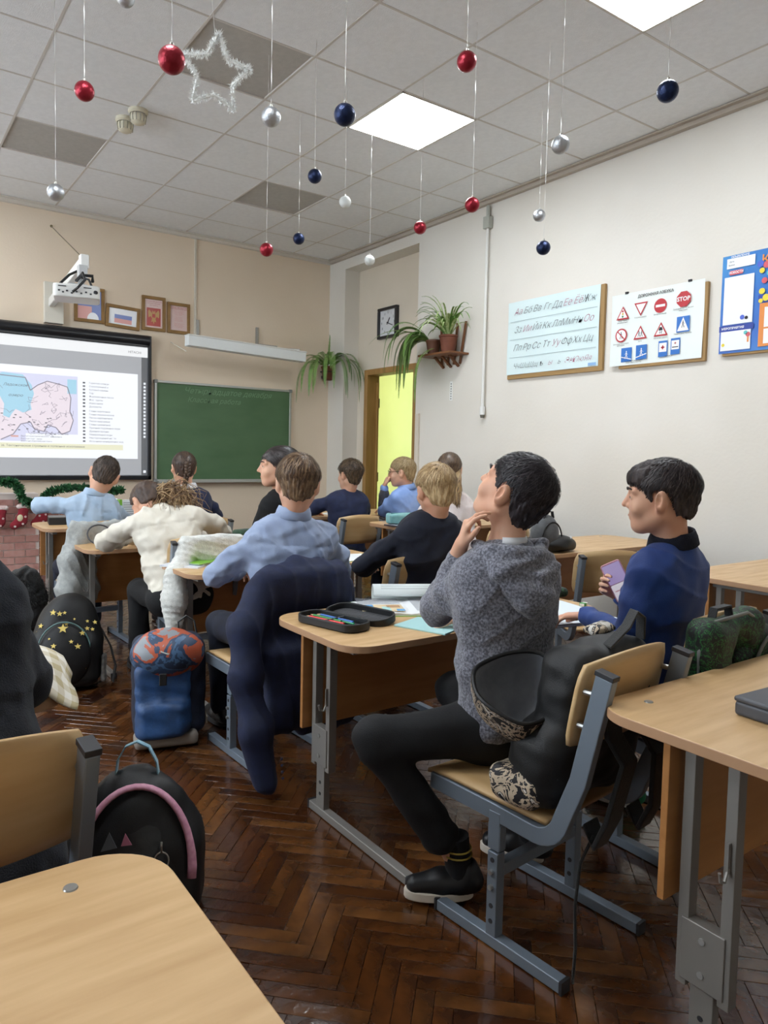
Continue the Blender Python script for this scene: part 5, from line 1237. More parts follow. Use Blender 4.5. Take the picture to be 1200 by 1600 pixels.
# --- girl with the braid
def hair_braid(r, hc, R, s):
    zl = [(-.14, -.08), (-.03, -.05), (.0, -.02), (.02, .03), (.06, .045), (.1, .055)]
    o = sobj(hair_cap(hc, R, s, zl, .013, seed=6), 'hair', mat('hair_base_b', '33251f', .45, col2='503d33', scale=50, stretch=(1, 1, .3)), r, .006)
    st = strands(r, hc, R, s, zl, [mat('hair_' + c, c, .42) for c in ('2c201b', '453429', '5d4a3c')], 1600, .08, 3, .003, .013, .0014, mess=.15, crown=(0, .05, .1)); st.parent = o
    q = G(); T = lambda x, y, z: hc + R @ (V3(x, y, z) * s)
    for k in range(9):
        z = .03 - .021 * k; yb = -.103 + .012 * max(0, k - 3) - .008 * (k < 4); w_ = .022 * (1 - k * .055)
        for sg_ in (-1, 1):
            q.ball(T(sg_ * w_ * .42, yb - .008, z - .008 * (sg_ > 0)), (w_ * .62, .014, .017), 10, 7, R=R @ rotm(ry=sg_ * .55))
    q.tube([T(0, -.09, -.155), T(.002, -.088, -.168)], .009, 8); q.obj('braid', mat('hair_braid', '3a2b23', .45, col2='5b4738', scale=70, stretch=(1, 1, .3)), o, smooth='all').data.transform(Matrix.Translation(-Vector(r.location)))
P = make_person('braid', 'girl with a brown braid and navy uniform with white collar', dict(head=(1.819, 4.835, 1.125), neck=(1.84, 4.83, .985), shl=(1.72, 4.85, .925), shr=(1.975, 4.84, .915), ell=(1.71, 5.02, .775), wrl=(1.84, 5.20, .75), elr=(2.11, 4.95, .77), wrr=(2.04, 5.18, .75), hip=(1.86, 4.78, .48)),
    s=.98, head=(-8, -2, 3), hs=.98, top=('jacket', m_navyblue), pants=('skirt', m_trousn), shoes=(m_shoe, m_darks), near=False, hair=hair_braid, collar=(m_white_c, .026, .056), wr_amp=.006, seed=51)
# --- dark-haired girl looking left
def hair_dark(r, hc, R, s):
    zl = [(-.14, -.09), (-.03, -.07), (.0, -.03), (.03, .0), (.05, .035), (.07, .055), (.1, .06)]
    o = sobj(hair_cap(hc, R, s, zl, .014, seed=7, back=.012), 'hair', mat('hair_base_d', '231d1d', .4, col2='3a3130', scale=50, stretch=(1, 1, .3)), r, .006)
    ms = [mat('hair_' + c, c, .4) for c in ('1d1818', '332b2a', '4a4140')]
    st = strands(r, hc, R, s, zl, ms, 2200, .09, 3, .003, .014, .0014, mess=.12, crown=(0, .07, .1), back=.012); st.parent = o
    q = G(); rs = np.random.RandomState(5); T = lambda x, y, z: hc + R @ (V3(x, y, z) * s)
    for k in range(60): 
        a = rs.uniform(-1, 1); lock(q, [T(a * .06, -.07, .0), T(a * .06, -.105, -.06), T(a * .055 + .01 * rs.randn(), -.10, -.12), T(a * .05 + .01 * rs.randn(), -.085, -.17 - .03 * rs.rand())], .008, .003, rs.choice(3), .002, k, 8)
    x = q.obj('long_hair', ms, r, world=True, smooth='all'); x['kind'] = 'stuff'; x.parent = o
P = make_person('dark', 'dark-haired girl in black turning her face to the left', dict(head=(1.926, 3.661, 1.165), neck=(1.955, 3.66, 1.03), shl=(1.85, 3.60, .955), shr=(2.03, 3.74, .955), ell=(1.83, 3.72, .75), wrl=(1.95, 3.94, .73), elr=(2.14, 3.82, .76), wrr=(2.10, 4.04, .74), hip=(1.97, 3.72, .48)),
    s=1.0, head=(68, 0, 0), hs=1.02, skin=m_skin, top=('sweater', m_blackknit), pants=('trousers', m_trous), shoes=(m_shoe, m_darks), near=False, hair=hair_dark, wr_amp=.006, seed=61, face=mat('brow_dark', '241c1a', .6))
# --- curly boy in navy
P = make_person('navy', 'boy with tousled dark hair in a navy sweater, left of the boy with glasses', dict(head=(2.862 + .19, 4.344 + .28, 1.085), neck=(3.05, 4.64, .955), shl=(2.93, 4.67, .90), shr=(3.17, 4.63, .895), ell=(2.83, 4.86, .80), wrl=(2.99, 5.02, .78), elr=(3.27, 4.74, .79), wrr=(3.27, 4.98, .79), hip=(3.03, 4.62, .48)),
    s=1.0, head=(8, -2, 2), hs=1.0, top=('sweater', m_navyblue), pants=('trousers', m_trousn), shoes=(m_shoe, m_darks), near=False, hair=hairfn(['33291f', '4a3b2f', '66543f'], thick=.018, n=2400, L=.04, seed=16, lift=.010, mess=.9, wid=.0018), wr_amp=.007, seed=71)
# --- boy with glasses
P = make_person('glass', 'boy with glasses in a mid blue shirt and grey vest, chin on his hand', dict(head=(3.239 + .19, 4.204 + .26, 1.115), neck=(3.465, 4.45, .985), shl=(3.33, 4.41, .925), shr=(3.56, 4.52, .915), ell=(3.36, 4.60, .80), wrl=(3.33, 4.56, 1.0), elr=(3.67, 4.66, .80), wrr=(3.60, 4.87, .80), hip=(3.52, 4.45, .48)),
    s=1.0, head=(42, -4, -4), hs=1.02, top=('shirt', m_shirtmid), pants=('trousers', m_trousn), shoes=(m_shoe, m_darks), near=False, hair=hairfn(['85704f', '9b855f', 'b49d76'], thick=.011, n=2200, L=.035, seed=17, wid=.0016), collar=(m_shirtmid, .028, .056), wr_amp=.008, seed=81, face=mat('brow_fair', '8a7350', .6), hand_l=dict(d=(.02, -.01, .08), n=(-.8, .5, 0), curl=(60, 62, 66, 70), thumb=20))
T = P['T']; R = P['R']; q = G()
for sg_ in (-1, 1):
    q.tube([T(sg_ * .031 + .021 * math.cos(t), .102 - .006 * abs(math.cos(t)), .004 + .016 * math.sin(t)) for t in np.linspace(0, 2 * math.pi, 17)[:-1]], .0016, 5, closed=True); q.tube([T(sg_ * .052, .097, .008), T(sg_ * .078, .05, .012), T(sg_ * .084, .0, .012), T(sg_ * .08, -.012, -.004)], .0015, 5)
q.tube([T(-.01, .102, .006), T(.01, .102, .006)], .0015, 5); q.obj('glasses', mat('glasses_black', '26262b', .3), P['root'], world=True, smooth=True)
J = P['J']; sl = S(); sl.c(J['ell'], J['ell'] * .25 + J['wrl'] * .75, .049, .039, k=.01); sl.post.append(wav(5, 50, .004)); sobj(sl, 'grey_sleeve', cloth('dark_grey_knit', '45464e', '3a3b43', .9, 60), P['root'], .007)
# --- hidden girl
def hair_hid(r, hc, R, s):
    zl = [(-.14, -.09), (.0, -.06), (.03, .0), (.06, .045), (.1, .055)]
    o = sobj(hair_cap(hc, R, s, zl, .014, seed=7), 'hair', mat('hair_base_h', '4a3a30', .45, col2='75604c', scale=50, stretch=(1, 1, .3)), r, .006)
    ms = [mat('hair_' + c, c, .42) for c in ('4f3f33', '6f5a47', '94795a', 'b09266')]
    st = strands(r, hc, R, s, zl, ms[:2], 1500, .08, 3, .003, .014, .0016, mess=.12, crown=(0, .05, .1)); st.parent = o
    q = G(); rs = np.random.RandomState(6); T = lambda x, y, z: hc + R @ (V3(x, y, z) * s)
    for k in range(120):
        a = rs.uniform(-1, 1); lock(q, [T(a * .07, -.06, .0), T(a * .075, -.10, -.07), T(a * .07 + .012 * rs.randn(), -.10, -.15), T(a * .065 + .014 * rs.randn(), -.10, -.24 - .03 * rs.rand())], .008, .0025, 1 + rs.choice(3), .003, k, 8)
    x = q.obj('long_hair', ms, r, world=True, smooth='all'); x['kind'] = 'stuff'; x.parent = o
    G().box(T(.03, -.075, .075), (.04, .012, .012), R, taper=.6).obj('hair_clip', mat('clip_pearl', 'e8e6ea', .3), o, bevel=.003).data.transform(Matrix.Translation(-Vector(r.location)))
P = make_person('hidden', 'long-haired girl with a white hair clip, almost hidden behind the blond boy', dict(head=(3.249, 3.709, 1.155), neck=(3.26, 3.71, 1.0), shl=(3.135, 3.73, .925), shr=(3.40, 3.70, .915), ell=(3.13, 3.86, .81), wrl=(3.30, 4.02, .80), elr=(3.48, 3.80, .81), wrr=(3.44, 4.03, .80), hip=(3.26, 3.58, .48)),
    s=1.0, head=(-38, -4, 0), hs=.98, top=('blouse', cloth('pale_pink_blouse', 'e6dcda', 'dccfce', .75, 20)), pants=('skirt', m_trousn), shoes=(m_shoe, m_darks), near=False, hair=hair_hid, wr_amp=.007, seed=91)
# --- pupil at the left frame edge
P = make_person('left', 'pupil in a dark slate sweatshirt cut off by the left frame edge', dict(head=(0.03, 1.78, 1.12), neck=(.08, 1.66, 1.01), shl=(-.06, 1.74, .93), shr=(.20, 1.56, .925), ell=(-.10, 1.93, .72), wrl=(.0, 2.08, .71), elr=(.275, 1.63, .75), wrr=(.22, 1.88, .70), hip=(.135, 1.45, .48)),
    s=1.08, head=(-10, -30, 0), hs=1.0, top=('sweatshirt', m_leftknit), pants=('trousers', m_trous), shoes=(m_shoe, m_darks), hair=hairfn(['2c2521', '3c332d', '5a4d44'], n=800, L=.04, seed=18), wr_amp=.007, seed=101, tw=1.15, top_res=.008)
# ================================================================== bags
m_bagb = cloth('black_nylon', '070709', '0b0c0e', .55, 30, .15, 0, 400); m_bagl = cloth('grey_lining', '7c7f86', '94979e', .6, 12, .3, 0, 60)
m_zip = mat('zip_black', '0b0b0d', .45); m_strap = cloth('black_webbing', '08090b', '0d0e10', .7, 80, .2)
def patt(name, cols, scale, th=(.42, .5, .56), rough=.6, distort=3.):
    m = mat(name, cols[0], rough); nt = m.node_tree; N = nt.nodes; L = nt.links; b = N['Principled BSDF']; tc = N.new('ShaderNodeTexCoord')
    n = N.new('ShaderNodeTexNoise'); n.inputs['Scale'].default_value = scale; n.inputs['Detail'].default_value = 4; n.inputs['Distortion'].default_value = distort; L.new(tc.outputs['Object'], n.inputs['Vector'])
    r = N.new('ShaderNodeValToRGB'); r.color_ramp.interpolation = 'CONSTANT'; e = r.color_ramp.elements; e[0].position = 0; e[0].color = lin(cols[0]); e[1].position = th[0]; e[1].color = lin(cols[1])
    for c, t in zip(cols[2:], th[1:]): x = e.new(t); x.color = lin(c)
    L.new(n.outputs[0], r.inputs[0]); L.new(r.outputs[0], b.inputs['Base Color']); return m
m_camo = patt('green_camo', ['0a0d0b', '13261a', '24682f', '0c100e'], 36, (.46, .54, .59)); m_beige = patt('beige_print', ['17151b', 'c9b79f', '17151b', 'd9d4cc'], 16, (.45, .55, .62))
# --- open backpack behind the boy in grey
r = empty('backpack', (1.50, 1.19, .40), label='large black backpack standing open on the front chair behind the grey hoodie', cat='backpack')
tl_ = rotm(rx=math.radians(7), rz=math.radians(6)); s = S(); s.b((1.515, 1.165, .605), (.165, .075, .195), tl_, r=.06, k=.0); s.b((1.45, 1.20, .50), (.15, .08, .09), tl_, r=.05, k=.05)
s.post.append(wav(3, 20, .010)); s.post.append(wav(4, 50, .003)); sobj(s, 'main_bag', m_bagb, r, .007)
ring = [(1.273, 1.367, .70), (1.331, 1.376, .718), (1.40, 1.355, .735), (1.455, 1.31, .735), (1.46, 1.25, .70), (1.44, 1.20, .66), (1.39, 1.195, .63), (1.331, 1.20, .61), (1.275, 1.21, .615), (1.240, 1.265, .640), (1.237, 1.318, .665)]
rg = np.array(ring); rg[:, 1] -= .03
def closed_curve(P, n): 
    P = np.array(P); m = len(P); out = []
    for i in range(n):
        t = i / n * m; k = int(t); u = t - k; a, b, c, d = P[k - 1], P[k % m], P[(k + 1) % m], P[(k + 2) % m]
        out.append(.5 * (2 * b + (c - a) * u + (2 * a - 5 * b + 4 * c - d) * u * u + (3 * b - a - 3 * c + d) * u ** 3))
    return np.array(out)
rc = closed_curve(rg, 44); cen = rc.mean(0); nr = ax(np.cross(rc[0] - cen, rc[11] - cen)); nr = nr if nr[2] > 0 else -nr
G().tube(rc, .006, 8, closed=True).obj('zip_rim', m_zip, r, world=True, smooth='all')
def bowl(depth, sc1, off=0.): 
    q = G(); V = []; K = 8; n = len(rc)
    for j in range(K + 1):
        t = j / K; sc__ = (1 - t ** 2.6 * sc1) if j < K else .02
        for p in rc: V.append(cen + (p - cen) * sc__ - nr * depth * (t ** .7) + np.array((.03, -.02, 0)) * t + (off * ax(p - cen)))
    q.add(V, [(j * n + i, j * n + (i + 1) % n, (j + 1) * n + (i + 1) % n, (j + 1) * n + i) for j in range(K) for i in range(n)]); return q
bowl(.14, .7, -.002).obj('lining', m_bagl, r, world=True, smooth='all'); bowl(.155, .6, .006).obj('front_pocket', m_beige, r, world=True, smooth='all')
s = S(); s.b((1.36, 1.22, .445), (.09, .075, .045), rotm(rz=.25), r=.035, k=0); s.post.append(wav(8, 30, .006)); sobj(s, 'lower_pocket', m_beige, r, .007)
G().rail([(1.49, 1.10, .79), (1.55, 1.09, .835), (1.595, 1.10, .868), (1.625, 1.10, .85), (1.64, 1.11, .79)], .035, .006, (.35, 1, 0)).obj('handle', m_strap, r, world=True, bevel=.002)
q = G(); 
for x0, x1 in ((1.44, 1.40), (1.56, 1.57)):
    q2 = G(); q2.rail([(x0 + .02, 1.09, .76), (x0 + .01, 1.06, .74), (x0, 1.035, .60), (x0 - .0, .99, .55), (x1, 1.0, .42), (x1 + .01, 1.04, .34), (x1 + .05, 1.10, .36)], .062, .014, (1, .1, 0)); q2.obj('shoulder_strap', m_strap, r, world=True, bevel=.004)
G().tube([(1.40, 1.05, .36), (1.37, 1.06, .30), (1.355, 1.06, .2), (1.35, 1.05, .10), (1.345, 1.05, .02)], .004, 6).obj('loose_strap', m_strap, r, world=True, smooth='all')
s = S(); s.b((1.60, 1.205, .80), (.05, .025, .010), rotm(rz=.1), r=.01, k=0); s.post.append(wav(2, 60, .006)); sobj(s, 'top_print', m_beige, r, .005)
# --- black bag with pink zip
def bagroot(name, loc, label): return empty(name, loc, label=label, cat='backpack', group='school bags')
c = np.array((.59, 1.90, .0)); r = bagroot('backpack', tuple(c), 'black backpack with a pink zip and pale blue handle on the aisle floor')
s = S(); Rb = rotm(rz=math.radians(-20), rx=math.radians(-6)); s.e(c + (0, 0, .20), (.155, .105, .20), Rb, k=0); s.b(c + (0, 0, .12), (.17, .105, .13), Rb, r=.06, k=.06); s.post.append(cutplane(c + (0, 0, .0), (0, 0, -1))); s.post.append(wav(6, 18, .008)); s.post.append(wav(7, 45, .003)); sobj(s, 'main_bag', m_bagb, r, .007)
F_ = Rb; P = lambda a, b, z: c + F_ @ np.array((a, b, 0)) + np.array((0, 0, z))
arc = [P(.142 * math.cos(t), -.105 + .055 * math.sin(t), .16 + .205 * math.sin(t)) for t in np.linspace(-.15, math.pi * .92, 22)]
G().tube(arc, [.0075] * 22, 8, sx=1.6).obj('pink_zip', mat('zip_pink', 'd79fb4', .55, col2='c98aa3', scale=90), r, world=True, smooth='all')
s = S(); s.e(P(0, -.075, .15), (.12, .055, .15), Rb, k=0); s.post.append(cutplane(c, (0, 0, -1))); sobj(s, 'front_pocket', cloth('black_satin', '050608', '08090d', .35, 20, .1), r, .007)
G().rail([P(-.055, .02, .375), P(-.05, .02, .42), P(-.03, .02, .455), P(.0, .015, .468), P(.03, .01, .452), P(.05, .01, .41), P(.055, .01, .37)], .022, .004, F_ @ np.array((.15, 1, 0))).obj('handle', cloth('pale_blue_webbing', '6f9fb5', '8cb7c6', .6, 60), r, world=True, bevel=.001)
q = G(); q.prism([(-.05, 0), (-.03, .045), (-.012, .005)], 0, .003, R=F_ @ rotm(rx=math.pi / 2), c=P(-.03, -.128, .235)); q.obj('grey_ear', mat('print_grey', '5c6268', .5), r, world=True)
q = G(); q.prism([(-.012, 0), (-.002, .03), (.014, .0)], 0, .003, R=F_ @ rotm(rx=math.pi / 2), c=P(-.02, -.131, .245)); q.obj('pink_ear', mat('print_pinkear', 'c07a94', .5), r, world=True)
kc = P(.065, -.125, .19); G().tube([kc + F_ @ np.array((.018 * math.cos(t), 0, .022 * math.sin(t))) for t in np.linspace(0, 6.28, 19)[:-1]], .0022, 6, closed=True).tube([kc + (0, 0, .022), kc + (0, 0, .05)], .003, 6).obj('key_ring', mat('ring_steel', 'a9a49a', .3, .8), r, world=True, smooth='all')
# --- blue satchel leaning at the desk leg
c = np.array((1.07, 3.0, 0.)); r = bagroot('satchel', tuple(c), 'blue school satchel with an orange and grey printed lid beside the desk leg')
Rb = rotm(rz=math.radians(-14), rx=math.radians(-4)); P = lambda a, b, z: c + Rb @ np.array((a, b, z))
m_blu = cloth('petrol_blue_nylon', '223f66', '2b5183', .5, 14, .2, 0, 80); m_blud = cloth('dark_blue_nylon', '111a2c', '18253d', .6, 14, .2, 0, 80)
s = S(); s.b(P(0, .02, .24), (.15, .095, .21), Rb, r=.05, k=0); s.post.append(wav(2, 22, .005)); sobj(s, 'main_bag', m_blud, r, .007)
s = S(); s.b(P(-.03, -.095, .20), (.115, .03, .15), Rb, r=.03, k=0); s.b(P(-.04, -.12, .12), (.095, .035, .07), Rb, r=.03, k=.03); s.post.append(wav(5, 26, .008)); sobj(s, 'front_pocket', m_blu, r, .007)
s = S(); s.e(P(-.01, -.045, .385), (.155, .125, .105), Rb, k=0); s.post.append(cutplane(P(0, -.03, .33), Rb @ np.array((0, .35, -1)))); s.post.append(wav(6, 20, .004))
sobj(s, 'lid', patt('lid_print', ['2a3c55', '4a6a8c', '30445f', 'b5573a', '8a9096'], 7, (.42, .47, .52, .58), .45, .8), r, .007)
q = G(); q.prism([(-.03, -.02), (0, -.035), (.03, -.01), (.025, .02), (-.01, .03)], 0, .003, R=Rb @ rotm(rx=math.radians(48)), c=P(-.02, -.145, .425)); q.obj('badge', mat('badge_pale', '9b9f96', .4), r, world=True)
G().box(P(-.04, -.168, .30), (.03, .012, .05), Rb).obj('buckle', mat('buckle_black', '17181b', .35), r, world=True, bevel=.004)
G().rail([P(.05, .09, .43), P(.05, .10, .49), P(.085, .10, .515), P(.12, .10, .49), P(.13, .09, .43)], .02, .006, Rb @ np.array((0, 1, 0))).obj('handle', m_strap, r, world=True, bevel=.001)
G().box(P(.153, -.01, .09), (.004, .09, .03), Rb @ rotm(rx=.15)).obj('reflector', mat('reflector_grey', '9b9184', .35), r, world=True)
s = S(); s.b(P(-.02, -.06, .03), (.13, .06, .028), Rb, r=.02, k=0); sobj(s, 'base', mat('base_grey', '8d857c', .6), r, .007)
# --- black backpack with gold stars
c = np.array((.86, 3.93, 0.)); r = bagroot('backpack', tuple(c), 'black backpack printed with gold stars on the aisle floor, left of the satchel')
Rb = rotm(rz=math.radians(-16), rx=math.radians(-9)); P = lambda a, b, z: c + Rb @ np.array((a, b, z))
s = S(); s.e(P(0, .0, .27), (.165, .12, .22), Rb, k=0); s.b(P(0, .0, .15), (.16, .11, .14), Rb, r=.06, k=.06); s.post.append(cutplane(c, (0, 0, -1))); s.post.append(wav(16, 20, .008)); sobj(s, 'main_bag', m_bagb, r, .008)
s = S(); s.e(P(-.01, -.10, .19), (.13, .07, .17), Rb, k=0); s.post.append(cutplane(c, (0, 0, -1))); sobj(s, 'front_pocket', m_bagb, r, .008)
G().tube([P(-.01 + .125 * math.cos(t), -.125 - .02 * math.sin(t), .2 + .15 * math.sin(t)) for t in np.linspace(.1, 3.0, 18)], .004, 6).obj('zip_trim', mat('zip_teal', '5d7d7c', .4), r, world=True, smooth='all')
m_gold = mat('gold_print', 'c4ad5c', .35, .4); rs = random.Random(11)
def star_at(q, ce, Rs, r_): q.prism([(r_ * (1 if k % 2 == 0 else .42) * math.cos(math.radians(90 + 36 * k)), r_ * (1 if k % 2 == 0 else .42) * math.sin(math.radians(90 + 36 * k))) for k in range(10)], 0, .002, R=Rs, c=ce)
for k in range(26):
    a = rs.uniform(-.9, .9); zz = rs.uniform(.22, .40) if k < 20 else rs.uniform(.1, .2)
    e = math.sqrt(max(.02, 1 - (a) ** 2 - ((zz - .27) / .24) ** 2 * .8)); ce = P(a * .16, -.128 * e - .01 - (.035 if zz < .33 and abs(a) < .75 else 0), zz)
    q = G(); star_at(q, ce, Rb @ rotm(rx=math.pi / 2 - .4, rz=a * .5), rs.uniform(.006, .017) if k else .026); q.obj('star', m_gold, r, world=True)
s = S(); s.b(P(.175, -.02, .10), (.012, .05, .07), Rb, r=.012, k=0); s.post.append(wav(3, 60, .006)); sobj(s, 'side_pocket', cloth('grey_mesh', '4b4a4a', '75716c', .8, 50), r, .007)
G().rail([P(.16, .05, .3), P(.21, .03, .2), P(.235, 0, .1), P(.22, -.03, .02)], .03, .006, (0, 1, 0)).obj('shoulder_strap', m_strap, r, world=True)
# --- furry black bag far left
c = np.array((.90, 5.26, 0.)); r = bagroot('fluffy_bag', tuple(c), 'dark fluffy bag on the floor in front of the paper fireplace')
s = S(); s.e(c + (0, 0, .21), (.12, .10, .22), None, k=0); s.e(c + (-.03, -.02, .40), (.08, .06, .05), None, k=.05); s.post.append(cutplane(c, (0, 0, -1))); s.post.append(wav(4, 60, .012)); sobj(s, 'bag', cloth('black_fur', '0c0c0c', '1b1a19', .95, 80, .8), r, .008)
q = G(); rr = np.random.RandomState(2)
for k in range(1400):
    v = rr.normal(size=3); v /= np.linalg.norm(v); v[2] = abs(v[2]); p = c + (0, 0, .21) + v * (.122, .102, .222); d = ax(v * (1, 1, .2) + np.array((0, 0, -.6)) + rr.normal(size=3) * .3) * rr.uniform(.02, .045); w_ = ax(np.cross(d, v)) * .002
    q.add([p + w_, p - w_, p + d], [(0, 1, 2)], int(v[2] > .8))
o = q.obj('fur', [cloth('fur_dark', '121211', '1e1d1b'), cloth('fur_tip', '4f4b44', '6b665c')], r, world=True); o['kind'] = 'stuff'
# --- green camouflage backpack hanging on the chair of the boy in blue
c = np.array((1.955, 1.055, .60)); r = bagroot('backpack', tuple(c), 'green and black camouflage backpack hanging on the chair at the right edge')
Rb = rotm(rz=math.radians(4)); s = S(); s.b(c + (-.0, .0, .05), (.165, .048, .18), Rb, r=.045, k=0); s.post.append(wav(5, 20, .008)); s.e(c + (.02, -.05, .08), (.06, .04, .10), None, k=.03, op='-'); sobj(s, 'main_bag', m_camo, r, .007)
s = S(); s.e(c + (.17, .01, .06), (.15, .062, .125), Rb, k=0); s.post.append(wav(6, 24, .006)); sobj(s, 'front_pocket', m_camo, r, .007)
for rr_, mm, w_ in ((.118, mat('piping_grey', '6b6d6a', .5), .005), (.078, mat('piping_green', '3fae4e', .5), .007)):
    G().tube([c + (.185 + rr_ * .95 * math.cos(t), -.045 - (.118 - rr_) * .35, .045 + rr_ * math.sin(t)) for t in np.linspace(0, math.pi * 1.1, 22)], w_, 8).obj('piping', mm, r, world=True, smooth='all')
G().tube([c + (-.165, -.02, -.1), c + (-.168, -.02, .15), c + (-.12, -.03, .225), c + (.05, -.03, .232), c + (.13, -.02, .2)], .005, 6).obj('seam_piping', mat('piping_grey', '6b6d6a', .5), r, world=True, smooth='all')
G().rail([c + (-.08, .0, .22), c + (-.07, .0, .25), c + (.0, .0, .252), c + (.01, .0, .22)], .022, .006, (0, 1, 0)).obj('handle', m_strap, r, world=True)
# --- bag on the wall-side desk behind the grey boy
c = np.array((3.12, 2.70, .73)); r = bagroot('backpack', tuple(c), 'black and grey bag lying on the wall-side desk behind the grey hoodie boy')
s = S(); s.e(c + (.04, -.02, .045), (.13, .08, .05), None, k=0); s.post.append(wav(5, 30, .012)); s.post.append(cutplane(c + (0, 0, .001), (0, 0, -1))); sobj(s, 'main_bag', m_bagb, r, .007)
s = S(); s.e(c + (-.05, .0, .10), (.085, .07, .11), None, k=0); s.post.append(cutplane(c + (0, 0, .001), (0, 0, -1))); sobj(s, 'front_pocket', cloth('grey_fabric', '4b4c4e', '595a5c', .8, 20), r, .007)
G().rail([c + (-.09, -.02, .19), c + (-.07, -.03, .225), c + (-.03, -.03, .225), c + (-.01, -.02, .19)], .018, .005, (0, 1, 0)).obj('handle', m_strap, r, world=True); G().tube([c + (-.05 + .078 * math.cos(t), -.055, .07 + .1 * math.sin(t)) for t in np.linspace(.2, 2.9, 16)], .004, 6).obj('zip', m_zip, r, world=True, smooth='all'); q = G(); star_at(q, c + (.07, -.08, .085), rotm(rx=.9), .014); q.obj('white_mark', mat('print_white2', 'd8d8d8', .5), r, world=True)
# ================================================================== garments on chairs
def garment(name, label, s, m, res=.008, cat='jacket'):
    c_ = (s.lo + s.hi) / 2; r = empty(name, (float(c_[0]), float(c_[1]), float(s.lo[2])), label=label, cat=cat, group='clothes hung over chairs'); sobj(s, 'cloth', m, r, res); return r
def ridges(dirv, freq, amp, seed=0):
    r_ = np.random.RandomState(seed); d = ax(dirv); e = ax(r_.normal(size=3)); ph = r_.uniform(0, 6.28, 2)
    return lambda P, f: f - amp * (1 - np.abs(np.sin(P @ d * freq + 1.1 * np.sin(P @ e * 9 + ph[0]) + ph[1]))) ** 2 + amp * .4
s = S(); y0 = 2.435
s.b((1.375, y0 + .004, .605), (.200, .048, .215), rotm(rx=.12), r=.04, k=0); s.b((1.41, y0 - .035, .36), (.20, .045, .17), rotm(rx=-.02), r=.04, k=.05); s.b((1.49, y0 - .03, .27), (.12, .03, .12), None, r=.03, k=.05)
s.c((1.39, y0 + .035, .80), (1.24, y0 + .03, .775), .045, .045, k=.03); s.c((1.39, y0 + .035, .80), (1.55, y0 + .02, .78), .045, .045, k=.03)
s.path([(1.20, y0 - .0, .72), (1.135, y0 - .05, .60), (1.12, y0 - .09, .44), (1.14, y0 - .13, .26), (1.165, y0 - .16, .07)], [.055, .058, .056, .052, .046], k=.04)
s.path([(1.57, y0, .72), (1.60, y0 + .02, .55), (1.58, y0 + .01, .36)], [.045, .05, .045], k=.03)
s.post.append(ridges((1, .3, .12), 36, .010, 1)); s.post.append(wav(2, 12, .016))
r = garment('jacket', 'navy jacket draped over the chair of the pale blue shirt boy, sleeve near floor', s, cloth('navy_suiting', '0f1834', '131e40', .8, 25, .2, 0, 300), .007)
q = G()
for k in range(4): q.ball((1.215 + .0, y0 - .195 + .004 * k, .085 + .022 * k), (.006, .003, .006), 8, 6)
q.objs('button', mat('button_navy', '3c4666', .35), r, world=True, smooth='all')
s = S(); s.b((1.50, 3.575, .735), (.175, .03, .075), rotm(rz=-.1, rx=.1), r=.028, k=0); s.path([(1.36, 3.58, .74), (1.30, 3.54, .62), (1.275, 3.50, .50), (1.265, 3.49, .37)], [.05, .055, .055, .045], k=.05); s.path([(1.64, 3.57, .74), (1.68, 3.58, .60)], [.04, .04], k=.03)
s.post.append(ridges((.3, .3, 1), 110, .006, 2)); s.post.append(wav(5, 22, .008)); garment('cardigan', 'white knitted cardigan over the chair of the girl in the cream blouse', s, cloth('white_knit', 'dfe0da', 'cfd0ca', .9, 60, .4, .2, 200), .008, 'cardigan')
s = S(); s.b((1.19, 4.545, .70), (.175, .03, .11), rotm(rx=.1), r=.028, k=0); s.path([(1.06, 4.55, .74), (1.0, 4.50, .58), (.985, 4.47, .42), (1.0, 4.46, .27)], [.05, .06, .065, .05], k=.05); s.path([(1.12, 4.54, .6), (1.10, 4.50, .42), (1.09, 4.48, .30)], [.05, .055, .04], k=.05)
s.post.append(ridges((1, .3, .5), 60, .010, 4)); s.post.append(wav(7, 20, .010)); garment('cardigan', 'pale grey cardigan over the chair of the front row boy', s, cloth('pale_grey_fleece', '9a9d9b', 'abaeab', .95, 50, .3, .2, 200), .008, 'cardigan')
# checked cloth on the left desk corner
r = empty('checked_cloth', (.30, 1.88, .66), label='beige and white checked cloth hanging over the desk corner at the left edge', cat='cloth')
m_ging = mat('gingham', 'e9e3d6', .85); nt = m_ging.node_tree; N = nt.nodes; L = nt.links; tc = N.new('ShaderNodeTexCoord'); b = N['Principled BSDF']
sep = N.new('ShaderNodeSeparateXYZ'); L.new(tc.outputs['UV'], sep.inputs[0]); ms_ = []
for k in (0, 1):
    mu = N.new('ShaderNodeMath'); mu.operation = 'MULTIPLY'; mu.inputs[1].default_value = 9; L.new(sep.outputs[k], mu.inputs[0]); fr = N.new('ShaderNodeMath'); fr.operation = 'FRACT'; L.new(mu.outputs[0], fr.inputs[0]); gt = N.new('ShaderNodeMath'); gt.operation = 'GREATER_THAN'; gt.inputs[1].default_value = .5; L.new(fr.outputs[0], gt.inputs[0]); ms_.append(gt)
ad = N.new('ShaderNodeMath'); ad.operation = 'ADD'; L.new(ms_[0].outputs[0], ad.inputs[0]); L.new(ms_[1].outputs[0], ad.inputs[1]); hf = N.new('ShaderNodeMath'); hf.operation = 'MULTIPLY'; hf.inputs[1].default_value = .5; L.new(ad.outputs[0], hf.inputs[0])
rp = N.new('ShaderNodeValToRGB'); rp.color_ramp.elements[0].color = lin('ece7dc'); rp.color_ramp.elements[1].color = lin('c0b28c'); L.new(hf.outputs[0], rp.inputs[0]); L.new(rp.outputs[0], b.inputs['Base Color'])
n = 26; V = []; UV = []
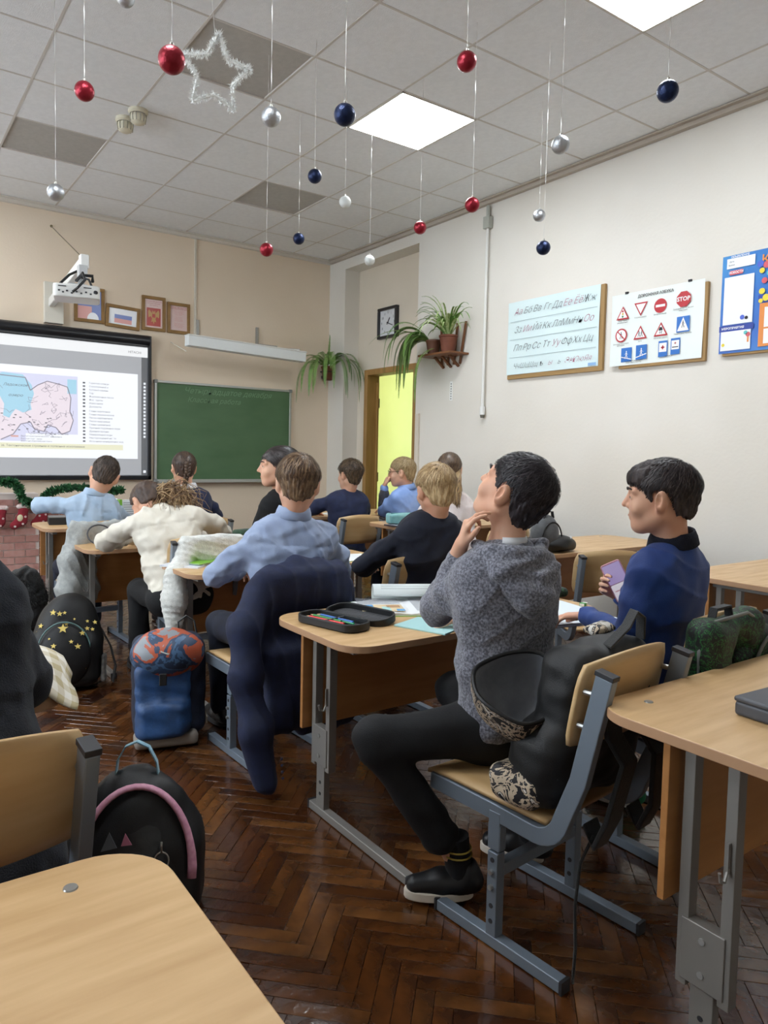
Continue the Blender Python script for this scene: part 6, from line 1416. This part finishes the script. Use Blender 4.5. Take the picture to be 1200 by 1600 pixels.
for i in range(n + 1):
    for j in range(n + 1):
        u, v = i / n, j / n; x = .06 + .375 * u; y = 2.10 - .32 * v; over = max(0, x - .40, (1.79 - y) * .9, (x - .40) * .7 + (1.86 - y) * .7)
        z = .668 + .105 * math.exp(-((u - .60) ** 2 * 7 + (v - .50) ** 2 * 7)) + .03 * max(0, .5 - abs(u - .45)) * (1 - v) + .004 * math.sin(u * 19 + v * 7) - over * .6; xx = x - over * .4; V.append((xx + .008 * math.sin(v * 15) * (over > 0), y + .006 * math.sin(u * 17), max(z, .50))); UV.append((u, v))
q = G(); q.add(V, [(i * (n + 1) + j, (i + 1) * (n + 1) + j, (i + 1) * (n + 1) + j + 1, i * (n + 1) + j + 1) for i in range(n) for j in range(n)]); o = q.obj('cloth', m_ging, r, world=True, smooth='all')
so_ = o.modifiers.new('t', 'SOLIDIFY'); so_.thickness = .003
ul = o.data.uv_layers.new(name='UVMap')
for lp in o.data.loops: ul.data[lp.index].uv = UV[lp.vertex_index]
# ================================================================== things on the desks
m_paper = mat('paper_white', 'e9ecee', .6); m_pgr = mat('cover_green', '8cc63f', .35, col2='7ab83a', scale=20); m_txt = mat('text_grey', '8d9096', .7); m_pal = mat('paper_pale', 'dfe6e4', .6)
def book_flat(name, label, c, w, d, t, rz, cover, cat='notebook', deco=None, parent_label=None):
    r = empty(name, c, math.radians(rz), label, cat, 'books and notebooks on the desks')
    G().box((0, 0, t / 2), (w - .004, d - .004, t - .002)).obj('pages', m_paper, r)
    G().box((0, 0, t - .0005), (w, d, .0015)).box((0, 0, .0008), (w, d, .0015)).box((-w / 2, 0, t / 2), (.0015, d, t)).obj('cover', cover, r, bevel=.0005)
    if deco: deco(r, w, d, t)
    return r
def lines(r, w, d, t, n=10, m=None, x0=-.42, x1=.42):
    q = G()
    for k in range(n): q.box(((x0 + x1) / 2 * w * random.uniform(.9, 1), d * (.4 - .8 * k / n), t + .0012), (w * (x1 - x0) * random.uniform(.8, 1), .0022, .0004))
    o = q.obj('print', m or m_txt, r); o['kind'] = 'stuff'
def open_book(name, label, c, w, d, rz, cols, thick=.012, curl=0., cat='book'):
    """two page blocks bulging from the spine"""
    r = empty(name, c, math.radians(rz), label, cat, 'books and notebooks on the desks')
    for sg_, nm in ((-1, 'page_block'), (1, 'page_block')):
        q = G(); V = []; n_ = 12; m_ = 6
        for s_ in (0, 1):
            for i in range(n_ + 1):
                u = i / n_
                for j in range(m_ + 1):
                    x = sg_ * u * w; z = thick * (math.sin(math.pi * min(1, u * 1.25)) * .55 + .45 * (1 - u)) * (1 if s_ else 0) + .001
                    if curl and sg_ > 0:
                        a = u * curl; x = sg_ * w * math.sin(a) / curl * 1.05; z = w * (1 - math.cos(a)) / curl + (.006 if s_ else 0) * 1
                    V.append((x, -d / 2 + d * j / m_, z))
        o_ = (n_ + 1) * (m_ + 1); F = []
        for i in range(n_):
            for j in range(m_):
                a = i * (m_ + 1) + j; b_ = a + m_ + 1; F += [(o_ + a, o_ + b_, o_ + b_ + 1, o_ + a + 1), (a, a + 1, b_ + 1, b_)]
        for i in range(n_):
            for j, e in ((0, 0), (m_, 1)): a = i * (m_ + 1) + j; b_ = a + m_ + 1; F.append((a, b_, o_ + b_, o_ + a))
        k = n_ * (m_ + 1)
        for j in range(m_): F.append((k + j, k + j + 1, o_ + k + j + 1, o_ + k + j))
        q.add(V, F); q.obj(nm, m_paper, r, smooth=True)
    G().box((0, 0, .0), (2 * w + .01 if not curl else w * 1.6, d + .008, .002)).obj('cover', cols, r, bevel=.0005)
    return r
H_ = .66
# textbook with a coloured picture on the front desk
r = open_book('textbook', 'open textbook with green edges and a coloured map on the desk', (1.70, 2.17, H_ + .001), .20, .26, -28, m_pgr, .014, curl=0.)
q = G()
def pq(q, x0, x1, y0, y1, mi, z=.0165): q.box(((x0 + x1) / 2, (y0 + y1) / 2, z), (x1 - x0, y1 - y0, .0005), mi=mi)
pm = [mat('map_sand', 'dcc79f', .5), mat('map_blue', '4f9fd8', .5), mat('map_teal', 'a9d5d2', .5), m_txt, mat('map_brown', 'b98f63', .5)]
for k in range(12): pq(q, -.185, -.02, .115 - .0095 * k, .117 - .0095 * k, 3, .0155 if k else .0155)
q.obj('text_print', pm, r)
q = G(); pq(q, -.18, -.02, -.115, -.0, 0, .0155); pq(q, -.17, -.13, -.05, -.005, 1, .016); pq(q, -.10, -.07, -.11, -.04, 2, .016); pq(q, -.08, -.03, -.05, -.01, 4, .016); pq(q, -.15, -.11, -.10, -.07, 4, .016); pq(q, -.05, -.02, -.11, -.08, 1, .016); q.obj('map_print', pm, r)
q = G()
for k in range(24): pq(q, .025, .18, .115 - .0095 * k, .117 - .0095 * k, 3, .0155)
o = q.obj('text_print', pm, r); 
# the rolled back pages
s = empty('rolled_pages', (1.80, 2.26, H_ + .02), math.radians(-28), 'pages of an exercise book curling up behind the open textbook', 'notebook', 'books and notebooks on the desks')
q = G(); V = []
for i in range(15):
    a = -1.1 + i / 14 * 3.9
    for j in range(2): V.append((-.0 + .032 * math.cos(a + 1.2) , 0, 0))
V = []; n_ = 14
for i in range(n_ + 1):
    a = math.radians(-60 + 250 * i / n_)
    for j in range(2): V.append((-.16 + .34 * j, .034 * math.cos(a), .034 * math.sin(a) + .016))
q.add(V, [(2 * i, 2 * i + 1, 2 * i + 3, 2 * i + 2) for i in range(n_)]); o = q.obj('page', m_pal, s, smooth='all'); md = o.modifiers.new('t', 'SOLIDIFY'); md.thickness = .003
q = G()
for k in range(10):
    a = math.radians(5 + 15 * k); q.box((.01, .0365 * math.cos(a), .0365 * math.sin(a) + .016), (.28, .0016, .0008), rotm(rx=a - math.pi / 2)); 
o = q.obj('text_print', m_txt, s); o['kind'] = 'stuff'
# open black pencil case
r = empty('pencil_case', (1.385, 2.10, H_), math.radians(-76), 'open black zip pencil case with coloured pencils on the left desk corner', 'pencil case')
m_case = mat('case_black', '121315', .5, bump=.1, bscale=300); m_cin = cloth('case_lining', '1b1c20', '25262b', .9, 40)
for sg_, tilt, nm in ((-1, 0, 'tray'), (1, 8, 'lid')):
    R_ = rotm(rx=math.radians(tilt)); c0 = np.array((0, sg_ * .062, .001)); q = G(); o1 = rrect(-.125, .125, -.055, .055, .045, 7); o2 = rrect(-.118, .118, -.048, .048, .040, 7); n_ = len(o1)
    V = [c0 + R_ @ np.array((x, y, z)) for (pts, z) in ((o1, .004), (rrect(-.12, .12, -.05, .05, .04, 7), 0), (o1, .022), (o2, .022), (o2, .005)) for x, y in pts]
    F = [tuple(n_ + i for i in range(n_))[::-1]]
    for a, b_ in ((1, 0), (0, 2), (2, 3), (3, 4)): F += [(a * n_ + i, a * n_ + (i + 1) % n_, b_ * n_ + (i + 1) % n_, b_ * n_ + i) for i in range(n_)]
    q.add(V, F); part = q.obj(nm, m_case, r, smooth=True)
    q = G(); q.prism(o2, .0045, .0065, R=R_, c=c0); q.obj('lining', m_cin, r)
    G().tube([c0 + R_ @ np.array((x, y, .0225)) for x, y in rrect(-.122, .122, -.052, .052, .043, 7)], .0035, 6, closed=True).obj('zip', m_zip, r, smooth='all')
for k, (cc, y) in enumerate((('e07a2c', -.095), ('d83a3a', -.085), ('e8d34a', -.075), ('3d8f4a', -.062), ('2f9c6a', -.052), ('3a6fc0', -.042), ('2e8a52', -.034), ('c9504a', -.10), ('e8934a', -.09))):
    a0 = np.array((-.10 + .006 * (k % 3), y, .014 + .004 * (k % 2))); a1 = a0 + np.array((.165 - .01 * (k % 4), .006 * math.sin(k * 2), 0)); 
    q = G(); q.cyl(a0 + (.014, 0, 0), a1, .0037, n=6); pc = q.obj('pencil', mat('pencil_' + cc, cc, .35), r, smooth=True)
    q = G(); q.cyl(a0, a0 + (.014, 0, 0), .0006, .0037, n=6); q.obj('pencil_tip', mat('pencil_wood', 'd9b98a', .6), pc, smooth=True)
G().box((.0, -.062, .021), (.006, .098, .002)).obj('elastic', m_strap, r); r.scale = (1.12, 1.12, 1.12)
# drawing pad under the hand of the boy in blue
r = book_flat('drawing_pad', 'white drawing pad overhanging the desk under the hand of the blue jacket boy', (2.14, 1.80, H_ + .0005), .30, .36, .012, -12, mat('pad_back', '3a3d45', .5), cat='notebook')
G().box((.0, .0, .0135), (.29, .35, .001)).obj('top_sheet', mat('sheet_bluewhite', 'dfe9f2', .5), r); r.scale = (1, 1, .8)
r = book_flat('notebook', 'thin pale turquoise notebook half under the grey hoodie boy', (1.60, 1.90, H_ + .0005), .16, .2, .005, 20, mat('cover_turquoise', 'a9d5d6', .4))
# camouflage pencil case
r = empty('pencil_case', (2.33, 2.10, H_), math.radians(-14), 'open black and green camouflage pencil case between the two nearest boys', 'pencil case')
s = S(); s.b((2.33, 2.07, H_ + .022), (.125, .045, .02), rotm(rz=-.24), r=.018, k=0); q2 = r
def swob(s, name, m, r, res, sm=1):
    o = sobj(s, name, m, None, res, sm); o.parent = r; o.matrix_parent_inverse = (Matrix.Translation(r.location) @ Matrix.Rotation(r.rotation_euler.z, 4, 'Z')).inverted(); return o
swob(s, 'tray', patt('case_camo', ['0e1110', '1d2a20', '2d6a3a', '0e1110'], 60, (.5, .58, .64)), r, .005)
s = S(); s.b((2.35, 2.135, H_ + .055), (.125, .02, .035), rotm(rz=-.24, rx=.75), r=.012, k=0); swob(s, 'lid', m_case, r, .005)
G().tube([(-.12, .02, .05), (0, .035, .073), (.12, .03, .06)], .005, 6).obj('green_zip', mat('zip_green', '2f8a45', .4), r, smooth='all')
r = empty('eraser', (2.36, 1.86, H_), label='small green and white eraser on the desk beside the phone', cat='eraser'); G().box((2.36, 1.86, H_ + .006), (.04, .02, .012), rotm(rz=.3)).obj('rubber', mat('rubber_white', 'e8e8e0', .7), r, world=True, bevel=.002); G().box((2.352, 1.858, H_ + .0062), (.022, .021, .0125), rotm(rz=.3)).obj('sleeve', mat('sleeve_green', '3da04a', .5), r, world=True)
# phone in the hand of the boy in blue
pc = np.array((2.068, 1.492, .842)); up_p = ax((-.035, .05, .115)); nrm = ax(np.array((0, 0, CAM_H)) - pc + np.array((.35, .55, .1))); rt = ax(np.cross(up_p, nrm)); nrm = np.cross(rt, up_p); Rp = np.stack([rt, up_p, nrm], 1)
r = empty('phone', tuple(pc), label='pink phone with a lilac screen in the hand of the blue jacket boy', cat='phone')
G().prism(rrect(-.034, .034, -.068, .068, .010), -.004, .004, R=Rp, c=pc).obj('body', mat('phone_pink', 'c98f9a', .35), r, world=True, bevel=.0015)
q = G(); ngon(q, lambda x, y, o: pc + Rp @ np.array((x, y, .0046)), rrect(-.030, .030, -.004, .063, .004), 0, 0); ngon(q, lambda x, y, o: pc + Rp @ np.array((x, y, .0046)), rrect(-.030, .030, -.063, -.006, .004), 1, 0)
ngon(q, lambda x, y, o: pc + Rp @ np.array((x, y, .0049)), rrect(-.012, .010, -.05, -.04, .002), 2, 0); ngon(q, lambda x, y, o: pc + Rp @ np.array((x, y, .0049)), rrect(-.024, .024, -.03, -.027, .001), 2, 0)
q.obj('screen', [em('phone_lilac', 'a893c8', .55), em('phone_white', 'd9d3dc', .6), em('phone_rose', 'c06a7c', .4)], r, world=True)
# notebooks on desk G
h = .66
book_flat('notebook', 'white workbook at the bottom of the stack under the green notebook', (1.40, 3.60, h), .21, .28, .008, -48, mat('cover_white', 'd9dde6', .4))
book_flat('notebook', 'blue and white notebook in the middle of the stack under the green notebook', (1.41, 3.60, h + .008), .17, .21, .006, -38, mat('cover_bluewhite', 'c5d0e2', .4, col2='a9b9d6', scale=20))
book_flat('notebook', 'bright green notebook topmost of the stack beside the pale blue shirt sleeve', (1.44, 3.58, h + .014), .17, .21, .005, -62, m_pgr)
open_book('exercise_book', 'open exercise book on the desk right of the pale blue shirt boy', (2.05, 3.42, h + .001), .16, .20, -14, m_pgr, .006)
open_book('exercise_book', 'open exercise book under the forearm of the blond boy', (2.28, 3.40, h + .001), .14, .2, 8, m_pgr, .005)
# turquoise pencil case on its desk, with a tablet under it
h = .76
r = empty('tablet', (3.06, 3.94, h), math.radians(8), 'dark thin folder sticking out under the turquoise pencil case', 'folder'); G().box((0, 0, .005), (.24, .17, .01)).obj('body', mat('folder_dark', '3a3038', .35), r, bevel=.002)
G().box((0, 0, .0105), (.22, .15, .001)).obj('cover_sheet', mat('folder_pale', 'b9c0c8', .4), r)
s = S(); s.b((3.07, 3.95, h + .050), (.125, .05, .036), rotm(rz=-.35), r=.018, k=0); s.post.append(wav(3, 40, .008))
r = empty('pencil_case', (3.07, 3.95, h + .01), label='turquoise fabric pencil case lying on the desk before the boy with glasses', cat='pencil case'); sobj(s, 'pouch', cloth('turquoise_fabric', '8cc0bf', '76adb0', .6, 20), r, .006)
G().tube([(2.96, 3.965, h + .086), (3.07, 3.93, h + .09), (3.18, 3.90, h + .085)], .004, 6).obj('zip', mat('zip_teal2', '4f8a8b', .5), r, world=True, smooth='all')
open_book('exercise_book', 'open book on the desk right of the turquoise pencil case', (3.32, 3.98, h + .001), .15, .2, 5, mat('cover_white', 'd9dde6', .4), .008)
open_book('exercise_book', 'open book on the desk before the boy with tousled hair', (3.30, 5.12, .742), .15, .2, 5, mat('cover_white', 'd9dde6', .4), .008)
# dark box on desk B
r = empty('storage_box', (1.66, .685, .71), math.radians(-4), 'flat dark grey plastic box on the foreground desk at right', 'box')
m_box = mat('box_graphite', '3f4147', .45, col2='45474d', scale=10, bump=.05, bscale=300)
G().box((0, .0, .016), (.30, .20, .032), taper=1.0).obj('bottom', m_box, r, bevel=.008); G().box((0, 0, .036), (.302, .202, .012)).obj('lid', m_box, r, bevel=.005)
q = G(); rs_ = random.Random(4)
for k in range(7):
    pts = [(-.05 + .02 * k + .012 * math.sin(k * 3 + j) * 1.2, -.03 + .012 * j * (1 if k % 2 else -.6), .0424) for j in range(5)]; q.tube(pts, .0012, 4)
o = q.obj('embossing', mat('emboss_dark', '2c2d31', .5), r)
# front row desk
r = empty('storage_box', (1.19, 5.55, .70), math.radians(-8), 'flat black box with a pale lid on the front row desk', 'box'); G().box((0, 0, .025), (.20, .16, .05)).obj('bottom', mat('box_black', '17181b', .5), r, bevel=.004); G().box((0, 0, .053), (.20, .16, .006)).obj('lid', mat('box_pale', '6c6a66', .4), r, bevel=.002)
book_flat('notebook', 'pale green notebook beside the black box on the front row desk', (1.26, 5.36, .70), .15, .19, .006, -12, mat('cover_palegreen', 'a9c79a', .4))
# book held up by the front row boy, spine green
r = empty('textbook', (1.41, 4.92, .83), math.radians(20), 'green spined book standing open before the front row boy', 'book')
for a, nm in ((-28, 'page_block'), (62, 'page_block')):
    q = G(); Rz = rotm(rz=math.radians(a)); q.box(Rz @ np.array((.075, .006, .105)) , (.15, .010, .21), Rz); q.obj(nm, m_paper, r)
    if a > 0: continue
    q = G()
    for k in range(12): q.box(Rz @ np.array((.08, .0, .19 - .015 * k)), (.11, .0012, .003), Rz)
    q.obj('text_print', m_txt, r)
G().box((-.004, .0, .105), (.03, .03, .215), rotm(rz=.3)).obj('spine', m_pgr, r, bevel=.004)
r.location.z = .70
# things by the girl in white and the dark-haired girl
r = open_book('exercise_book', 'open exercise book beside the arm of the cream blouse girl', (1.98, 4.36, .681), .15, .2, 0, m_pgr, .006)
s = S(); s.b((2.12, 4.50, .705), (.09, .03, .02), rotm(rz=.3), r=.018, k=0); r = empty('pencil_case', (2.12, 4.50, .68), label='dark green pencil case on the desk before the dark-haired girl', cat='pencil case'); sobj(s, 'pouch', cloth('dark_green_fabric', '223a2a', '2f5238', .7, 30), r, .006)
r = empty('headband', (1.17, 4.30, .68), label='thin grey and black cord loop on the desk by the cream blouse elbow', cat='cord'); G().tube([(1.15 + .07 * math.cos(t), 4.42 + .03 * math.sin(t), .74 + .055 * math.sin(t)) for t in np.linspace(0, 6.28, 24)[:-1]], .005, 6, closed=True).obj('cord', mat('cord_dark', '3f4248', .5), r, world=True, smooth='all')
# ================================================================== plants
m_frond = mat('fern_green', '6b9446', .5, col2='8cb262', scale=20); m_frond2 = mat('fern_dark', '4b7636', .55, col2='628f45', scale=20); m_stem = mat('fern_stem', '7d8a4a', .6)
def frond(par, base, d0, L, droop, m, wid=.028, seed=0, name='frond', bare=.1):
    rs = random.Random(seed); q = G(); n = 26; p = np.array(base, float); d = ax(d0); pts = [p.copy()]; dirs = [d.copy()]
    for i in range(n): d = ax(d + np.array((0, 0, -droop)) * (i / n + .15)); p = p + d * L / n; pts.append(p.copy()); dirs.append(d.copy())
    q.tube(pts, [.0022 * (1 - .7 * i / n) for i in range(n + 1)], 4, mi=1)
    side = ax(np.cross(d0, (0, 0, 1)) + np.array((rs.uniform(-.2, .2), rs.uniform(-.2, .2), rs.uniform(-.2, .2))))
    for i in range(int(n * bare), n):
        for h_ in (0, .5):
            t = i + h_; k = min(int(t), n - 1); c = pts[k] * (1 - (t - k)) + pts[k + 1] * (t - k); dd = dirs[k]; sd2 = ax(side - dd * (side @ dd)); w_ = wid * math.sin(math.pi * min(1, (t / n) * .92 + .08)) ** .6 * rs.uniform(.8, 1.1)
            for sg_ in (-1, 1):
                tip = c + sd2 * sg_ * w_ + dd * w_ * .35 + np.array((0, 0, -w_ * .25)); hw = dd * .0034
                q.add([c - hw, c + hw, c + sd2 * sg_ * w_ * .6 + hw * 1.2 + dd * .003, tip, c + sd2 * sg_ * w_ * .55 - hw], [(0, 1, 2, 3, 4)], 0)
    return q.obj(name, [m, m_stem], par, world=True)
m_pot = mat('clay_pot', '7a4632', .7, col2='6a3a29', scale=10)
r = empty('hanging_fern', (4.28, 6.98, 2.14), label='green fern in a small pot in the corner, right of the board lamp', cat='plant')
G().lathe([(.001, 0), (.05, 0), (.068, .13), (.074, .135), (.074, .15), (.06, .15)], (4.28, 6.98, 2.06), 20).obj('pot', m_pot, r, world=True, smooth=True)
G().bar((4.28, 7.0, 2.1), (4.28, YF, 2.1), .03, .03).tube([(4.28 + .08 * math.cos(t), 6.98 + .08 * math.sin(t), 2.15) for t in np.linspace(0, 6.28, 19)[:-1]], .004, 5, closed=True).obj('bracket', m_ink, r, world=True)
rs = random.Random(5)
for k in range(32):
    a = rs.uniform(0, 2 * math.pi); vx, vy = math.cos(a), -abs(math.sin(a)) * .6; L = rs.uniform(.5, .8); frond(r, (4.28 + vx * .04, 6.98 + vy * .04, 2.20), (vx, vy, rs.uniform(.5, 1.1)), L, rs.uniform(.26, .40), (m_frond, m_frond2)[k % 2], .03, k)
frond(r, (4.28, 6.97, 2.2), (.02, -.05, 1), .36, .01, m_frond, .03, 91); frond(r, (4.28, 6.97, 2.2), (.9, -.5, .9), .72, .14, m_frond, .028, 92); frond(r, (4.28, 6.97, 2.2), (-.9, -.2, .75), .5, .12, m_frond, .028, 93)
r = empty('plant_shelf', (4.36, 4.98, 2.12), label='brown slatted wooden wall shelf carrying two potted plants', cat='shelf')
m_sw = mat('shelf_wood', '7d4f2e', .5, col2='6a4126', scale=5)
G().box((4.25, 4.98, 2.14), (.22, .44, .018)).obj('board', m_sw, r, world=True, bevel=.003)
for k in range(4): G().bar((4.345, 4.86 + .08 * k, 2.06), (4.335, 4.78 + .11 * k, 2.42), .02, .014, up=(-1, 0, 0)).obj('slat', m_sw, r, world=True, bevel=.002)
for y in (4.88, 4.98, 5.08): G().bar((4.35, y, 2.04), (4.24, y, 2.13), .02, .02).obj('support', m_sw, r, world=True, bevel=.002)
m_spl = mat('spider_green', '8fae63', .45, col2='c8d6a0', scale=60, stretch=(1, 1, .1)); m_spd = mat('spider_dark', '6f9648', .45)
r = empty('spider_plant', (4.24, 4.90, 2.15), label='striped spider plant with long arching leaves on the wall shelf', cat='plant')
G().lathe([(.001, 0), (.055, 0), (.078, .13), (.084, .135), (.084, .15), (.07, .15)], (4.24, 4.90, 2.15), 20).obj('pot', m_pot, r, world=True, smooth=True)
rs = random.Random(9)
for k in range(52):
    a = rs.uniform(0, 6.28); vx, vy = math.cos(a), math.sin(a); vx = vx if vx < .2 else -vx * .5; L = rs.uniform(.26, .5); p = np.array((4.24 + vx * .03, 4.90 + vy * .03, 2.30)); d = ax((vx, vy, rs.uniform(.9, 2.6))); q = G(); V = []; n = 11; side = ax(np.cross(d, (0, 0, 1)))
    dr_ = rs.uniform(.35, .6)
    for i in range(n + 1):
        w_ = .0085 * math.sin(math.pi * min(1, .15 + .85 * i / n)) ** .5 if i < n else .0008; V += [p + side * w_, p + np.array((0, 0, -.003)), p - side * w_]; d = ax(d + np.array((0, 0, -dr_)) * (i / n + .1) * .75); p = p + d * L / n
        if p[0] > 4.34: p[0] = 4.34
    q.add(V, [f_ for i in range(n) for f_ in ((3 * i, 3 * i + 1, 3 * i + 4, 3 * i + 3), (3 * i + 1, 3 * i + 2, 3 * i + 5, 3 * i + 4))]); q.obj('leaf', m_spl if k % 3 else m_spd, r, world=True, smooth='all')
r = empty('fern', (4.24, 5.10, 2.15), label='drooping green fern on the left end of the wall shelf, hanging before the doorway', cat='plant')
G().lathe([(.001, 0), (.05, 0), (.066, .11), (.07, .115), (.07, .13), (.06, .13)], (4.24, 5.10, 2.15), 20).obj('pot', mat('brown_pot', '5f3a28', .6), r, world=True, smooth=True)
for k in range(34):
    a = rs.uniform(.15, 3.3); vx, vy = -abs(math.cos(a)) * .6, abs(math.sin(a)) * .8 + .15 * rs.random(); frond(r, (4.24 + vx * .03, 5.12 + vy * .05, 2.27), (vx, vy, rs.uniform(.3, .9)), rs.uniform(.42, .75), rs.uniform(.28, .5), (m_frond, m_frond2)[k % 2], .028, 200 + k)
frond(r, (4.22, 5.12, 2.27), (-.75, .6, .55), .62, .10, m_frond, .02, 301); frond(r, (4.20, 5.04, 2.2), (-.3, .1, -.1), .66, .6, m_frond, .035, 302); frond(r, (4.20, 5.06, 2.2), (-.4, .3, -.1), .55, .6, m_frond, .035, 303)
# ================================================================== paper fireplace with garland and stockings
fx = .30; r = empty('paper_fireplace', (.8, 6.75, 0), label='cardboard brick fireplace standing under the whiteboard at the left edge', cat='decoration')
m_br = [mat('brick_%d' % k, c, .7, col2=c2, scale=20) for k, (c, c2) in enumerate((('a8776c', 'b5877c'), ('bc8f85', 'a5736a'), ('b58479', 'c0968c')))]; m_mort = mat('mortar_pale', 'ddd0c8', .8)
G().box((.64, 6.86, .425), (1.22, .2, .85)).box((1.53, 6.90, .39), (.56, .12, .78)).obj('backing', m_mort, r, world=True)
rs = random.Random(8); nb = 0
def bricks(x0, x1, yf, z0, z1, bw=.17, bh=.062):
    row = 0; z = z0
    while z + bh <= z1 + .001:
        x = x0 - (bw / 2 if row % 2 else 0)
        while x < x1:
            a, b_ = max(x + .004, x0), min(x + bw - .004, x1)
            if b_ - a > .03: G().box(((a + b_) / 2, yf - .003, z + bh / 2), (b_ - a, .007 + rs.uniform(0, .003), bh - .008)).obj('brick', rs.choice(m_br), r, world=True)
            x += bw
        z += bh; row += 1
bricks(.035, 1.245, 6.757, .0, .85); bricks(1.26, 1.80, 6.838, .0, .78)
# side face of the left pier
q = G(); rs2 = random.Random(4); m_gar = [mat('garland_green', '1f4a2c', .6), mat('garland_green2', '2f6a3c', .6)]
gp = closed_curve([(.5, 6.70, .93), (.94, 6.68, .95), (1.06, 6.68, .93), (1.12, 6.68, .80), (1.24, 6.70, .77), (1.33, 6.72, .86), (1.54, 6.74, .90), (1.87, 6.76, .87), (1.87, 6.9, .87), (.5, 6.9, .9)], 80)[:62]
r2 = empty('garland', (1.1, 6.70, .78), label='dark green leafy garland along the top of the paper fireplace', cat='garland'); G().tube(gp, .006, 5).obj('wire', m_gar[0], r2, world=True)
for k in range(2600):
    t = rs2.random() * (len(gp) - 2); i = int(t); c = gp[i] * (1 - t + i) + gp[i + 1] * (t - i); d = ax([rs2.gauss(0, 1) for _ in range(3)]); e = ax(np.cross(d, (rs2.random(), 1, .3))); L = rs2.uniform(.03, .06); w_ = rs2.uniform(.007, .012); q.add([c, c + d * L * .5 + e * w_, c + d * L, c + d * L * .5 - e * w_], [(0, 1, 2, 3)], rs2.randrange(2))
o = q.obj('leaves', m_gar, r2, world=True); o['kind'] = 'stuff'
m_red = cloth('stocking_red', '8f1d2c', '7d1524', .9, 40); m_cuff = cloth('cuff_white', 'd9cfc8', 'c9a9a4', .95, 60)
for k, (x, y, z, lb) in enumerate(((.93, 6.70, .74, 'red dotted stocking cut by the left frame edge'), (1.10, 6.70, .75, 'red dotted stocking with a pale figure on it, second from left'), (1.27, 6.75, .76, 'red stocking hanging rightmost on the paper fireplace'))):
    r = empty('christmas_stocking', (x, y, z), label=lb, cat='stocking', group='stockings on the paper fireplace')
    s = S(); s.c((x + .02, y, z - .03), (x + .005, y, z - .12), .042, .038, k=.01, flat=((0, 1, 0), 2.)); s.c((x + .005, y, z - .12), (x - .055, y, z - .165), .04, .034, k=.03, flat=((0, 1, 0), 2.)); sobj(s, 'sock', m_red, r, .006)
    s = S(); s.c((x - .015, y, z - .005), (x + .055, y, z - .005), .022, k=0); sobj(s, 'cuff', m_cuff, r, .006)
    for a, b_ in ((-.05, -.17), (.01, -.15), (-.02, -.10), (.03, -.09)): G().cyl((x + a, y - .018, z + b_), (x + a, y - .026, z + b_), .009, n=10).obj('dot', m_cuff, r, world=True, smooth=True)
    if k == 1: G().ball((x - .01, y - .02, z - .10), (.024, .008, .03)).obj('figure', mat('figure_cream', 'd9cfa9', .8), r, world=True, smooth='all')
